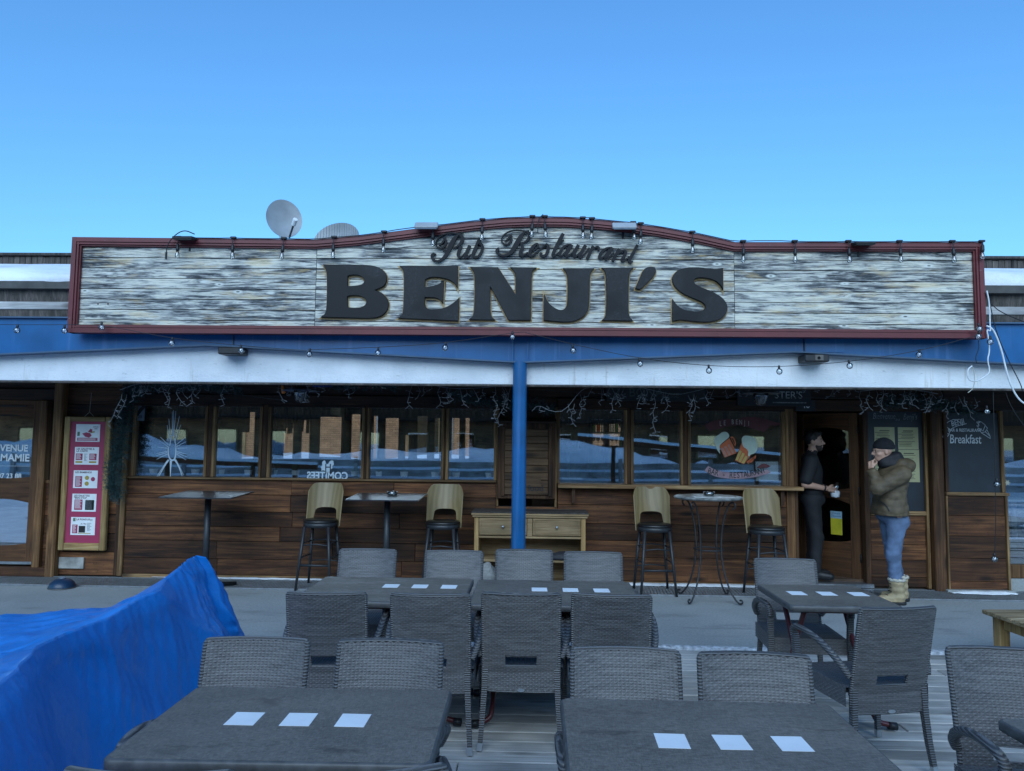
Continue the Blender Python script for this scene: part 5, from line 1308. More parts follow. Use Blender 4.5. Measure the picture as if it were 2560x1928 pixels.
st_ = MB().bx(-.36, -.22, -.012, -.008, .60, .885).build('sticker', plain('yellow_sticker', (.62, .55, .03), .5), dro)
MB().bx(-.362, -.218, -.0135, -.0125, .80, .887).build('sticker_head', plain('pale_blue_sticker', (.35, .52, .62), .5), st_)
text_on('lettering', 'Chèque\nDéjeuner', .034, plain('sticker_text', (.05, .2, .35), .6), dro, -.29, -.0142, .845, .0003)
MB().bx(-.16, -.125, -.0125, -.0085, 1.255, 1.36).build('decal', MT_W, dro).rotation_euler = (0, R(18), 0)
# chalkboard panel left
M_CHALK = plain('slate_board', (.014, .02, .028), .45, 0, .25, 4, .05)
M_CW = plain('chalk', (.62, .66, .68), .9, 0, .2, 60, 0); M_CG = plain('smudged_chalk', (.20, .22, .23), .9, 0, .4, 60, 0)
planked('wall', 4.05, 4.70, .03, .875, YF+.012, .2, (.9,), seed=31)
bpart(one_box('panel_rail', M_TRIMH, None, 4.05, 4.72, YF-.02, YF+.04, .877, .925, .005))
cb1 = bpart(one_box('chalkboard', M_CHALK, None, 4.052, 4.70, YF+.012, YF+.05, .926, 2.113, 0))
bpart(one_box('panel_post', M_TRIM, None, 4.70, 4.735, YF-.025, YF+.1, .02, 2.113, .005))
bpart(one_box('post', M_WALLV, None, 4.737, 4.872, YF-.12, YF+.1, .0, 2.55, .012))
def on_board(o, par=cb1): o.location = Vector(o.location)-Vector((0, BY, 0))-Vector(par.location); o.parent = par; return o
on_board(text_on('lettering', "Bienvenue", .105, M_CG, None, 4.245, YF+.010, 2.055, .0004, shear=.25, sx=.62)); on_board(text_on('lettering', 'au', .055, M_CG, None, 4.405, YF+.010, 2.02, .0004, shear=.25)); on_board(text_on('lettering', "Benji's", .105, M_CG, None, 4.555, YF+.010, 2.05, .0004, shear=.25, sx=.62))
M_YPAP = plain('yellowed_menu_paper', (.50, .47, .26), .7, 0, .08, 5, .02); M_PRINT = plain('dark_print', (.10, .09, .06), .8, 0, .1, 8, 0)
def menu_paper(x0, x1, z0, z1, seed):
    p = on_board(one_box('menu_paper', M_YPAP, None, x0, x1, YF+.007, YF+.0105, z0, z1, 0)); r_ = random.Random(seed); z = z1-.05; k = 0
    m = MB()
    while z > z0+.03:
        L = (x1-x0)*(r_.uniform(.45, .86) if k else .5); c = (x0+x1)/2-(0 if k == 0 else r_.uniform(0, .04))
        m.bx(c-L/2, c+L/2, YF+.0062, YF+.0068, z, z+(.012 if k == 0 else .006)); z -= r_.choice((.018, .018, .034)); k += 1
    on_board(m.build('print', M_PRINT, center=True)); return p
menu_paper(4.125, 4.365, 1.235, 1.925, 1); menu_paper(4.405, 4.645, 1.66, 1.925, 2); menu_paper(4.405, 4.648, 1.27, 1.575+.08, 3)
# breakfast chalkboard wall, standing slightly forward
Y2 = 8.93
planked('wall', 4.90, 5.555, .04, 1.125, Y2, .24, (.9,), seed=41)
bpart(one_box('panel_rail', M_TRIMH, None, 4.874, 5.60, Y2-.03, Y2+.05, 1.127, 1.165, .005))
cb2 = bpart(one_box('chalkboard', M_CHALK, None, 4.915, 5.525, Y2+.01, Y2+.06, 1.166, 2.10, 0))
bpart(one_box('board_frame', M_WALLV, None, 4.874, 4.913, Y2-.02, Y2+.05, 1.166, 2.13, .005)); bpart(one_box('board_frame', M_TRIM, None, 5.527, 5.565, Y2-.02, Y2+.05, 1.166, 2.13, .005))
bpart(one_box('edge_post', M_TRIM, None, 4.874, 4.898, Y2-.01, Y2+.1, .03, 1.126, .005)); bpart(one_box('edge_post', M_TRIM, None, 5.557, 5.585, Y2-.02, Y2+.1, .03, 1.126, .005))
bpart(one_box('lintel', M_WALLH, None, 4.873, 7.5, Y2-.02, YF+.1, 2.132, 2.40, .008))
bpart(one_box('plinth', M_CONC, None, 4.84, 5.62, Y2-.05, YF+.1, .0, .038, .004))
def stroke_on(par, Y, pts_list, w_, mat):
    m = MB()
    for pts in pts_list:
        q = [wp(a, b, Y) for a, b in pts]
        for a, b in zip(q[:-1], q[1:]):
            d = Vector((b.x-a.x, b.z-a.z)); 
            if d.length < 1e-6: continue
            d.normalize(); n = Vector((-d.y, d.x))*w_/2; e = d*w_*.4
            m.add([(a.x+n.x-e.x, Y, a.z+n.y-e.y), (a.x-n.x-e.x, Y, a.z-n.y-e.y), (b.x-n.x+e.x, Y, b.z-n.y+e.y), (b.x+n.x+e.x, Y, b.z+n.y+e.y)], [(0, 1, 2, 3)])
    o = m.build('chalk_drawing', mat, center=True, fix=False); return on_board(o, par)
cz = lambda L: [(2150+x*.18535, 1000+y*.18535) for x, y in L]
stroke_on(cb2, Y2+.0085, [cz([(1215,405),(1145,340),(1190,295),(1260,265),(1340,262)]), cz([(1215,405),(1255,375),(1330,345),(1435,320)]), cz([(1590,375),(1660,420),(1690,340),(1640,300),(1600,285)]), cz([(1145,380),(1115,400),(1140,455),(1200,455),(1220,410)]), cz([(1200,455),(1130,470),(1100,515),(1150,475),(1125,570),(1205,460)]), cz([(1685,345),(1720,380),(1690,430),(1640,445),(1590,380)]), cz([(1690,430),(1755,490),(1710,400)]), cz([(1640,445),(1755,520),(1755,490)])], .007, M_CW)
bl_ = lambda px, py: wp(px, py, Y2+.0085)
for s, px, py, sz, sx_, tl in (('BENJI', 2394, 1057, .085, .8, -14), ("'S", 2444, 1061, .085, .8, 14), ('BAR & RESTAURANT', 2412, 1076, .052, .82, 0), ('Breakfast', 2413, 1099, .15, .66, 0)):
    p = bl_(px, py); on_board(text_on('lettering', s, sz, M_CW, None, p.x, Y2+.008, p.z, .0004, 'CENTER', .001, .08, tl, sx_), cb2)
# shop window at the far right
bpart(one_box('window', M_GLASS, None, 5.60, 7.4, YF+.03, YF+.036, .32, 2.13, 0))
bpart(one_box('window_board', M_POST, None, 5.59, 7.4, YF-.02, YF+.06, .16, .315, .006))
bpart(one_box('plinth', M_CONC, None, 5.6, 7.5, YF-.03, YF+.1, .0, .155, .004))
bpart(one_box('edge_post', M_TRIM, None, 5.587, 5.615, YF-.03, YF+.09, .3, 2.13, .005))
for k, (z, y, lab) in enumerate(((1.02, 9.7, 'white table top inside the far right window, upper one'), (.86, 9.95, 'white table top inside the far right window, lower one'))):
    t_ = empty('indoor_table', (6.15, y, .1), 0, lab, 'table'); MB().bx(-.45, .45, -.2, .2, z-.1, z-.07, .006).build('top', M_WHITE, t_); MB().tube([(0, 0, 0), (0, 0, z-.1)], .03, 10).build('leg', M_STEEL, t_)
tr = empty('light_truss', (5.95, 10.6, .1), 0, 'triangular metal lighting truss inside the far right window', 'truss')
for x_ in (-.14, .14): MB().tube([(x_, 0, .0), (x_, 0, 2.4)], .018, 8).build('chord', M_STEEL, tr, smooth=True)
for k in range(8): MB().tube([(-.14 if k % 2 else .14, 0, .1+k*.28), (.14 if k % 2 else -.14, 0, .38+k*.28)], .009, 6).build('brace', M_STEEL, tr, smooth=True)
def star6(r): return [((r if i % 2 == 0 else r*.45)*cos(pi*i/6), (r if i % 2 == 0 else r*.45)*sin(pi*i/6)) for i in range(12)]
p = wp(2519, 1207, YF+.02); bpart(MB().prism([(p.x+a, p.z+b) for a, b in star6(.04)], YF+.022, YF+.026).build('snowflake_decal', plain('pale_decal', (.45, .45, .36), .6), center=True))
lump('grey_cushion', (6.05, 9.6, .42), (.35, .2, .09), plain('grey_fur', (.30, .29, .27), .9, 0, .3, 20, .4), 'grey cushion on the bench inside the far right window', 'cushion', 9)
bpart(MB().bx(5.65, 7.2, 9.3, 9.95, .1, .46, .01).build('window_bench', M_INT, center=True))
# house number, wall signs, lamps
hn = tag(MB().bx(-.115, .115, -.006, .006, -.07, .07, .003).build('number_plate', plain('dark_number_plate', (.02, .021, .026), .4), loc=(wp(2014, 1018, YF-.03).x, YF-.03, 2.175)), 'dark plate with the house number 40 above the door', 'house number')
text_on('lettering', '40', .10, MT_W, hn, 0, -.0075, 0, .0005)
ws = tag(MB().bx(-.44, .44, -.008, .008, -.11, .11, .003).build('wall_sign', plain('black_wall_sign', (.012, .016, .018), .4), loc=(wp(1935, 1000, YF-.04).x, YF-.045, 2.275)), 'dark wall sign with pale capitals behind the enamel lamp over the beer mug window', 'sign')
text_on('lettering', "STER'S", .12, plain('grey_sign_text', (.35, .36, .35), .6), ws, .17, -.0095, .02, .0005); MB().bx(-.02, .38, -.0095, -.0085, -.075, -.062).build('small_print', M_CG, ws)
ws2 = tag(MB().bx(-.6, .6, -.008, .008, -.10, .10, .003).build('wall_sign', plain('black_wall_sign_b', (.010, .014, .016), .4), loc=(wp(1640, 990, YF-.04).x, YF-.045, 2.31)), 'dark wall sign with dim green letters over the middle right window', 'sign')
text_on('lettering', 'BONA', .15, plain('dim_green_text', (.06, .075, .07), .6), ws2, -.12, -.0095, .0, .0005); text_on('lettering', 'SSE', .08, plain('dim_green_text_b', (.06, .075, .07), .6), ws2, .22, -.0095, -.03, .0005)
def enamel_lamp(px, py, lab):
    p = wp(px, py, 8.45); l = empty('canopy_lamp', p, 0, lab, 'lamp', 'lamps under the canopy')
    MB().lathe([(.05, .11), (.06, .05), (.20, .02), (.215, .005), (.20, .012), (.05, .03)], n=28).build('shade', plain('dark_enamel', (.05, .055, .06), .3), l, smooth=True)
    MB().lathe([(.085, .01), (.085, -.02), (.07, -.09), (.045, -.12), (.0005, -.13)], n=20).build('glass', m_glass('lamp_glass', .08, (.7, .75, .78), 0), l, smooth=True)
    for k in range(4): MB().tube([(.09*cos(k*pi/4), .09*sin(k*pi/4), .0), (.075*cos(k*pi/4), .075*sin(k*pi/4), -.09), (0, 0, -.135), (-.075*cos(k*pi/4), -.075*sin(k*pi/4), -.09), (-.09*cos(k*pi/4), -.09*sin(k*pi/4), 0)], .003, 5).build('cage', M_DARKMET, l)
    MB().tube([(0, 0, .1), (0, 0, 2.52-p.z)], .015, 8).build('stem', M_DARKMET, l)
enamel_lamp(753, 979, 'enamel cage lamp under the canopy left of the blue column'); enamel_lamp(1902, 986, 'enamel lamp hanging in front of the wall sign over the beer mug window')
# flags over the windows
fl1 = empty('striped_flag', (wp(925, 968, 8.9).x, 8.9, 2.33), 0, 'red and white striped flag tucked under the canopy', 'flag')
M_FR, M_FW = plain('flag_red', (.45, .02, .03), .7), plain('flag_cream', (.62, .55, .42), .7)
for k in range(7): MB().add([(-.19+k*.055, .012*sin(k*1.3), 0), (-.135+k*.055, .012*sin((k+1)*1.3), 0), (-.12+k*.05, .012*sin((k+1)*1.3), .13), (-.17+k*.05, .012*sin(k*1.3), .13)], [(0, 1, 2, 3)]).build('stripe', M_FW if k % 2 == 0 else M_FR, fl1)
rows = [[(-.20+.4*i/12, .015*sin(i*1.1), z) for i in range(13)] for z in (0, .06, .12)]
tag(MB().grid(rows).build('blue_flag', plain('flag_blue', (.02, .05, .25), .7), loc=(wp(822, 968, 8.9).x, 8.9, 2.34), smooth=True), 'dark blue cloth flag tucked under the canopy beside the striped one', 'flag')
ol = empty('orange_lantern', (wp(709, 984, 8.93).x, 8.93, 2.27), 0, 'narrow orange glass lantern under the canopy at left', 'lantern')
MB().lathe([(.004, .13), (.018, .06), (.026, .0), (.012, -.012)], n=10, M=Matrix.Rotation(R(-14), 3, 'Y')).build('shade', plain('orange_glass', (.75, .22, .03), .35), ol, smooth=True); MB().tube([(-.02, 0, .12), (-.03, 0, .25)], .003, 5).build('cord', M_CABLE, ol)
# ================================================================== SHUTTER BOX WITH THE WORD food
fb = empty('food_hatch', (-.08, YF-.05, 1.0), 0, 'brown slatted wooden hatch with the word food behind the blue column', 'hatch')
MB().bx(-.34, .36, -.02, .05, .02, .93, .005).build('box', M_WALLV, fb)
for k in range(9): MB().bx(-.25, .275, -.052, -.028, .07+k*.088, .07+k*.088+.084, .006).build('slat', wood('hatch_slat', (.05,.025,.012), (.13,.07,.034), (.19,.11,.055), 'X', tint=.2) if k == 0 else bpy.data.materials['hatch_slat'], fb, center=True)
for x_ in (-.29, .278): MB().bx(x_, x_+.04, -.058, -.021, .05, .89, .005).build('stile', M_WALLV, fb, center=True)
MB().add([(-.38,-.12,.95),(.37,-.12,.95),(.37,.06,1.0),(-.38,.06,1.0),(-.38,-.12,.925),(.37,-.12,.925),(.37,.06,.975),(-.38,.06,.975)], [(0,1,2,3),(7,6,5,4),(0,4,5,1),(1,5,6,2),(2,6,7,3),(3,7,4,0)]).build('roof_board', M_WALLH, fb)
pf = wp(1339, 1221, YF-.11); MB().bx(-.08, .19, -.062, -.053, .165, .27, .003).build('plaque', bpy.data.materials['hatch_slat'], fb, center=True)
text_on('lettering', 'food', .10, M_BLACK, fb, pf.x+.08, -.0635, pf.z-1.0, .0005, 'CENTER', .001)
# ================================================================== MENU BOARD
mb = empty('menu_board', (-5.465, YF-.06, .33), 0, 'tall pink menu board with five cards in a pale wooden frame', 'menu board')
W2, H2 = .29, 1.625; M_FRM = wood('pale_frame_wood', (.16,.075,.02), (.40,.26,.10), (.52,.38,.18), 'Z', tint=.1); M_FRMH = wood('pale_frame_wood_h', (.10,.045,.014), (.36,.22,.085), (.5,.36,.17), 'X', tint=.1)
for x0_, x1_ in ((-W2, -W2+.07), (W2-.07, W2)): MB().bx(x0_, x1_, -.03, .03, .0, H2, .008).build('frame_side', M_FRM, mb, center=True)
MB().bx(-W2+.07, W2-.07, -.028, .028, 0, .09, .008).build('frame_rail', M_FRMH, mb, center=True); MB().bx(-W2+.07, W2-.07, -.028, .028, H2-.06, H2, .008).build('frame_rail', M_FRMH, mb, center=True)
M_MAG = plain('magenta_board', (.36, .03, .085), .5, 0, .08, 4, .02); MB().bx(-W2+.07, W2-.07, -.008, .01, .09, H2-.06).build('backing', M_MAG, mb)
M_INK = plain('dark_card_ink', (.10, .04, .05), .8, 0, .1, 8, 0); M_GOLD = plain('gold_print', (.45, .32, .06), .7, 0, .1, 8, 0); M_GRN = plain('green_print', (.12, .2, .12), .7, 0, .1, 8, 0)
cardw, cardh = .30, .215; cz0 = [1.318, 1.038, .752, .468, .185]
def card(i, title, blocks):
    c = MB().bx(-cardw/2, cardw/2, -.012, -.0085, 0, cardh).build('menu_card', M_PAPER, mb); c.location = (.0, 0, cz0[i])
    for k, s in enumerate(title): text_on('lettering', s, .031, M_INK, c, -.13, -.0128, cardh-.024-k*.027, .0003, 'LEFT', .0006)
    for (x0_, x1_, z0_, z1_, m_, lines) in blocks:
        MB().bx(x0_, x1_, -.0135, -.0125, z0_, z1_).build('print_block', m_, c)
        if lines:
            l = MB(); z = z1_-.014
            while z > z0_+.008: l.bx(x0_+.008, x1_-.008-.02*abs(sin(z*400)), -.0142, -.0138, z, z+.005); z -= .013
            l.build('print_line', lines, c)
card(0, [], [(-.13, .125, .012, .048, M_MAG, M_PAPER), (-.13, -.10, .07, .12, M_GRN, None)])
card(1, ['LES GALETTES A', 'LA CARTE'], [(-.135, -.05, .055, .135, M_MAG, M_PAPER), (.035, .125, .055, .135, M_MAG, M_PAPER), (-.135, -.05, .02, .042, M_GOLD, None), (.035, .125, .02, .042, M_GOLD, None), (-.038, .02, .03, .14, M_PAPER, M_CG)])
card(2, ['LES BAMBINOS'], [(-.125, -.04, .015, .145, M_MAG, M_PAPER)])
card(3, ['LES GALETTES', '"BIEN D\'ICI"'], [(-.12, -.02, .02, .145, M_MAG, M_PAPER), (.015, .125, .02, .14, M_GRN, None), (.0175, .1225, .0225, .1375, M_PAPER, M_CG)])
card(4, [], [(-.13, -.065, .02, .125, M_MAG, M_PAPER), (-.05, .03, .03, .11, M_BLACK, None), (-.06, .1, .017, .025, M_GOLD, None), (.045, .115, .03, .155, M_PAPER, M_CG), (-.125, -.095, .165, .205, M_GRN, None)])
text_on('lettering', 'LA FONDUE', .031, M_INK, mb, .0, -.0128, cz0[4]+cardh-.028, .0003, 'CENTER', .0006); text_on('lettering', 'de Mamie', .026, M_INK, mb, .02, -.0128, cz0[4]+.135, .0003, 'CENTER', 0, .3); text_on('lettering', 'DEPUIS\n1980', .022, M_INK, mb, .095, -.0128, cz0[0]+cardh-.045, .0003)
for x_, z_, m_ in ((.02, .125, M_GOLD), (.02, .055, M_GOLD), (.095, .11, M_MAG)):
    MB().lathe([(.026, 0), (.026, .001)], (x_, -.0135, cz0[2]+z_), 18, M=Matrix.Rotation(R(90), 3, 'X')).build('print_disc', m_, mb)
for poly, m_ in (([(-.07, .10), (-.02, .115), (.03, .105), (.05, .075), (.02, .05), (-.03, .06)], M_MAG), ([(.0, .12), (.03, .16), (.055, .15), (.05, .11)], M_MAG), ([(.03, .105), (.085, .115), (.085, .13), (.04, .125)], M_GOLD)):
    MB().prism([(a, cz0[0]+b) for a, b in poly], -.0135, -.0127).build('print_figure', m_, mb)
for a, b in ((.09, .185), (.105, .17), (.09, .17), (.105, .185)): MB().bx(a, a+.008, -.0135, -.0127, cz0[4]+b, cz0[4]+b+.008).build('print_mark', M_BLACK, mb)
MB().tube([(0, .02, H2+.3), (0, .0, H2+.06)], .002, 5).build('cord', M_CCAB, mb); MB().tube([(-.06, 0, H2), (0, 0, H2+.06), (.06, 0, H2)], .002, 5).build('cord', M_CCAB, mb)
# ================================================================== WINDOW DECALS
YD = YF+.0275
M_VIN = plain('pale_blue_vinyl', (.60, .70, .78), .5, 0, .03, 6, 0)
def decal(name, strokes, polys, mat, lab, cat='window decal', lines=None):
    m = MB()
    dd_ = lambda x, y: wp(320+x*.16275, 1000+y*.16275, YD)
    sc = .16275*YD/FPX
    for pts in strokes:
        q = smooth_line([(dd_(p[0], p[1]).x, dd_(p[0], p[1]).z, p[2]*sc) for p in pts], 1); L = []
        for i, p in enumerate(q):
            a, b = q[max(i-1, 0)], q[min(i+1, len(q)-1)]; d = Vector((b[0]-a[0], b[1]-a[1])).normalized(); n = Vector((-d.y, d.x))*p[2]/2
            L.append([(p[0]+n.x, YD, p[1]+n.y), (p[0]-n.x, YD, p[1]-n.y)])
        m.grid(L)
    return tag(m.build(name, mat, center=True, fix=False), lab, cat)
bs = [[(640,700,14),(655,640,14),(660,570,12),(685,530,24),(715,570,12),(722,640,14),(735,700,14),(735,800,20),(725,900,26),(680,935,28),(635,900,26),(615,800,20),(625,720,16)]]
for a, b in (((640,600),(600,390)),((655,560),(625,290)),((680,540),(680,180)),((690,540),(700,160)),((700,540),(735,170)),((715,580),(790,250)),((730,620),(810,380)),((620,690),(495,570)),((615,720),(480,630)),((605,745),(445,720)),((600,790),(440,825)),((600,810),(438,855)),((610,830),(438,912)),((735,690),(888,575)),((740,720),(893,640)),((745,745),(910,735)),((745,790),(905,835)),((745,810),(905,875)),((738,830),(893,922))): bs.append([(a[0],a[1],11),(b[0],b[1],5)])
for L in ([(625,920,30),(570,1000,14),(475,1170,10)], [(660,935,40),(655,1000,26),(650,1175,8)], [(720,920,30),(770,1000,14),(830,1165,10)], [(600,930,8),(445,1175,7)], [(740,920,8),(850,1150,7)]): bs.append(L)
decal('bottle_decal', bs, None, M_VIN, 'white splashing bottle drawing on the leftmost pub window')
pj = wp(347, 1032, YD); dj = tag(MB().bx(-.075, .075, 0, .0008, -.1, .1).build('corner_sticker', plain('grey_sticker', (.16, .2, .25), .5), loc=(pj.x, YD, pj.z)), 'grey sticker with a dark diagonal band in the corner of the leftmost pub window', 'window decal')
MB().prism([(-.075, -.045), (.05, .1), (.075, .1), (.075, .06), (-.06, -.1), (-.075, -.1)], -.001, -.0002).build('band', M_BLACK, dj); text_on('lettering', '28', .05, M_BLACK, dj, .02, -.0015, -.05, .0002)
# horned logo and mirrored lettering on the widest window
hx = lambda x, y: (wp(660+x*.17411, 930+y*.17411, YD).x, wp(660+x*.17411, 930+y*.17411, YD).z)
lg = empty('horned_logo', (hx(910, 1400)[0], YD, hx(910, 1530)[1]), 0, 'white horned animal logo over mirrored letters on the widest left window', 'window decal')
def lgp(name, loops, mat, dy=0):
    me = shape_mesh([[hx(*p[:2]) for p in l] for l in loops], .0004); o = link_mesh(name, me, mat, lg, -Vector(lg.location)+Vector((0, YD+dy, 0))); return o
lgp('head', [chaikin([(890,1320),(880,1270),(850,1275),(830,1310),(840,1345),(810,1365),(830,1390),(820,1420,1),(870,1410),(885,1440),(915,1448),(945,1435),(955,1395),(985,1385),(980,1345),(1008,1335),(995,1300),(1000,1275),(960,1270),(935,1290),(920,1325)], 2)], M_VIN)
for a in (880, 945): lgp('bar', [[(a, 1320), (a+16, 1320), (a+12, 1470), (a, 1470)]], M_BLACK, -.001)
lgp('bar', [[(895, 1360), (946, 1360), (946, 1375), (895, 1375)]], M_BLACK, -.0012)
text_on('lettering', 'COMITEES', .125, M_VIN, lg, hx(910, 1495)[0]-lg.location.x, 0, hx(910, 1495)[1]-lg.location.z, .0004, 'CENTER', .004, 0, 0, .88, mirror=True)
# beer mug picture on the right hand window
qx = lambda x, y: (wp(1700+x*.18610, 930+y*.18610, YD).x, wp(1700+x*.18610, 930+y*.18610, YD).z)
bm_ = empty('beer_mug_decal', (qx(760, 1100)[0], YD, qx(760, 1440)[1]), 0, 'painted window picture of two frothing beer mugs between two ribbons', 'window decal')
def bmp(name, loops, mat, dy=0, ck=2):
    me = shape_mesh([[qx(*p[:2]) for p in (chaikin(l, ck) if ck else l)] for l in loops], .0004); return link_mesh(name, me, mat, bm_, -Vector(bm_.location)+Vector((0, YD+dy, 0)))
M_RIB = plain('dark_red_ribbon', (.11, .022, .025), .6, 0, .2, 12, 0); M_RIB2 = plain('dusty_pink_ribbon', (.34, .22, .25), .6, 0, .2, 12, 0)
M_FOAM = plain('foam_cream', (.52, .60, .50), .6, 0, .06, 12, 0); M_BEER = plain('beer_orange', (.55, .12, .035), .6, 0, .12, 12, 0); M_BEER2 = plain('beer_yellow', (.48, .36, .10), .6, 0, .12, 12, 0); M_PNKB = plain('beer_shade_pink', (.42, .2, .15), .6, 0, .12, 12, 0)
bmp('ribbon', [[(320,720,1),(420,665),(540,635),(660,632),(760,640),(840,610),(960,600),(1090,615),(1220,660),(1350,690,1),(1350,720,1),(1210,720,1),(1130,810,1),(1020,775),(920,745),(820,715),(700,720),(600,740),(480,775),(395,800,1)]], M_RIB)
bmp('ribbon', [[(380,1265,1),(350,1290),(330,1330,1),(440,1395),(560,1425),(760,1442),(940,1425),(1100,1395),(1215,1355,1),(1180,1310,1),(1060,1345),(900,1360),(740,1360),(560,1340),(450,1305)]], M_RIB2)
bmp('ribbon_end', [[(1030,1285,1),(1100,1230),(1160,1235),(1215,1265,1),(1160,1295),(1080,1300)]], M_RIB, -.0008)
bmp('mug', [[(525,1000,1),(665,890,1),(760,1090,1),(600,1150,1)]], M_BEER, 0, 0); bmp('mug', [[(830,950,1),(930,1080,1),(950,1120,1),(860,1240,1),(740,1190,1)]], M_BEER, 0, 0)
for l in ([(545,1025),(575,1015),(640,1130),(605,1145)], [(590,1005),(620,995),(690,1110),(655,1125)], [(640,985),(660,965),(730,1090),(705,1100)]): bmp('glass_facet', [[(a, b, 1) for a, b in l]], M_PNKB, -.0008, 0)
for l in ([(800,1050),(830,1070),(775,1190),(745,1180)], [(840,1085),(870,1100),(815,1215),(785,1200)], [(880,1125),(910,1140),(860,1230),(825,1220)]): bmp('glass_facet', [[(a, b, 1) for a, b in l]], M_BEER2, -.0008, 0)
bmp('foam', [[(455,930),(470,870),(530,840),(560,810),(620,800),(660,840),(660,880),(610,920),(560,960),(530,990),(530,1050),(540,1100,1),(515,1070),(490,1030),(475,980)]], M_FOAM, -.001)
bmp('foam', [[(825,900),(850,860),(900,855),(950,865),(1010,890),(1035,950),(1040,1010),(1030,1070),(990,1100),(945,1110),(930,1140),(910,1120),(920,1070),(890,1030),(850,1010),(835,960)]], M_FOAM, -.001)
def ringp(out, inn, mat): bmp('mug_handle', [out, inn], mat, -.0005, 2)
ringp([(675,875,1),(715,865),(755,950),(740,1000,1)], [(690,890,1),(708,885),(738,950),(732,975,1)], M_BEER); ringp([(890,1205,1),(940,1260),(1010,1200),(1020,1120,1)], [(915,1215,1),(940,1235),(990,1190),(1002,1130,1)], M_BEER)
for i, ch in enumerate('LE BENJI'):
    if ch == ' ': continue
    x = 545+i*54; p = qx(x, 700-25*sin((x-540)/400*pi)); text_on('lettering', ch, .085, plain('cream_letters', (.42, .40, .36), .6) if i == 0 else bpy.data.materials['cream_letters'], bm_, p[0]-bm_.location.x, -.001, p[1]-bm_.location.z, .0003, 'CENTER', .0, 0, 0, .6)
for i, ch in enumerate('BAR - RESTAURANT'):
    if ch == ' ': continue
    x = 395+i*48.5; t = (x-395)/730; p = qx(x, 1335+62*sin(t*pi)-(14*t)); text_on('lettering', ch, .10, M_BLACK, bm_, p[0]-bm_.location.x, -.001, p[1]-bm_.location.z, .0003, 'CENTER', .001, 0, 16*(1-2*t), .72)
# ================================================================== FIR GARLANDS AND ICICLE LIGHTS
M_FIR = plain('fir_needles', (.030, .068, .066), .7, 0, .35, 20, 0)
def garland(path, rad, n, lab, seed, droop=.3):
    r_ = random.Random(seed); m = MB(); P = [Vector(p) for p in path]; L = [0]
    for a, b in zip(P[:-1], P[1:]): L.append(L[-1]+(b-a).length)
    def at_(s):
        s *= L[-1]
        for i in range(len(P)-1):
            if s <= L[i+1]: return P[i].lerp(P[i+1], (s-L[i])/max(1e-6, L[i+1]-L[i]))
        return P[-1]
    m.tube(path, .012, 6)
    for i in range(n):                               # twigs carrying needles
        c = at_(r_.random()); d = Vector((r_.gauss(0, 1), r_.gauss(0, 1), r_.gauss(0, 1)-droop)).normalized(); ln = rad*r_.uniform(.5, 1.15); tip = c+d*ln
        side = d.orthogonal().normalized(); up_ = d.cross(side)
        for k in range(13):
            t = .15+.85*k/13; b = c+d*ln*t; a = k*2.4+r_.random(); e = (side*cos(a)+up_*sin(a)+d*.7).normalized()*r_.uniform(.018, .032); w_ = d*.0038
            m.add([b-w_, b+w_, b+e], [(0, 1, 2)])
    o = m.build('fir_garland', M_FIR, fix=False); return tag(o, lab, 'garland', 'fir garlands under the canopy')
G = lambda L, Y: [tuple(wp(a, b, Y)) for a, b in L]
garland(G([(340,955),(325,985),(318,1020),(308,1060),(300,1100),(296,1140),(282,1170),(284,1205),(290,1240)], 8.86), .15, 1200, 'thick dark fir garland hanging down beside the pink menu board', 1)
garland(G([(335,968),(420,962),(520,966),(600,970)], 8.8), .10, 380, 'dark fir garland under the canopy over the bottle window', 2)
garland(G([(830,966),(900,962),(990,968)], 8.75), .08, 200, 'dark fir garland beside the striped flag', 3)
garland(G([(1130,985),(1200,1000),(1260,1005),(1330,1010),(1380,1022)], 8.75), .11, 380, 'dark fir garland behind the blue column', 4)
garland(G([(2210,1008),(2280,1000),(2340,1010),(2400,1020),(2440,1030)], 8.70), .11, 420, 'dark fir garland over the two chalkboards', 5)
M_ICE = plain('pale_light_cable', (.17, .18, .195), .6, 0, .15, 20, 0)
def icicle(name, main, drops, lab, seed, Y=7.80):
    r_ = random.Random(seed); m = MB(); zc = Y
    if main: m.tube(smooth_line(G(main, Y), 1), .0032, 5)
    drops = list(drops)+[(x+r_.uniform(10, 26), y0, y0+(y1-y0)*r_.uniform(.35, .8)) for x, y0, y1 in drops]
    for x, y0, y1 in drops:
        y = y0; q = [(x, y0)]; sgn = r_.choice((-1, 1))
        while y < y1: y += r_.uniform(9, 16); x += sgn*r_.uniform(2, 8); sgn = -sgn if r_.random() < .65 else sgn; q.append((x, min(y, y1)))
        Yd = Y+r_.uniform(-.06, .06); m.tube(G(q, Yd), .0021, 5)
        for a, b in q[1:]:
            for _ in range(r_.choice((1, 1, 2))):
                s_ = r_.choice((-1, 1)); e = wp(a+s_*r_.uniform(5, 11), b+r_.uniform(-4, 9), Yd+r_.uniform(-.03, .03)); c = wp(a, b, Yd); m.tube([c, c.lerp(e, .55), e], [.0018, .002, .0034], 5)
    o = m.build(name, M_ICE, smooth=True); return tag(o, lab, 'light string', 'icicle light strings')
icicle('icicle_lights', [(300,975),(345,958),(430,954),(520,952)], [(305,985,1062),(335,956,1000),(347,957,990),(372,957,985),(400,956,1002),(430,955,1018),(443,956,1014),(472,955,1010),(500,952,985),(560,952,1012)], 'tangled icicle lights over the bottle window at left', 1)
icicle('icicle_lights', [(690,958),(760,957),(880,958)], [(700,958,1000),(762,958,1006),(790,958,985),(872,958,995)], 'icicle lights beside the flags under the canopy', 2)
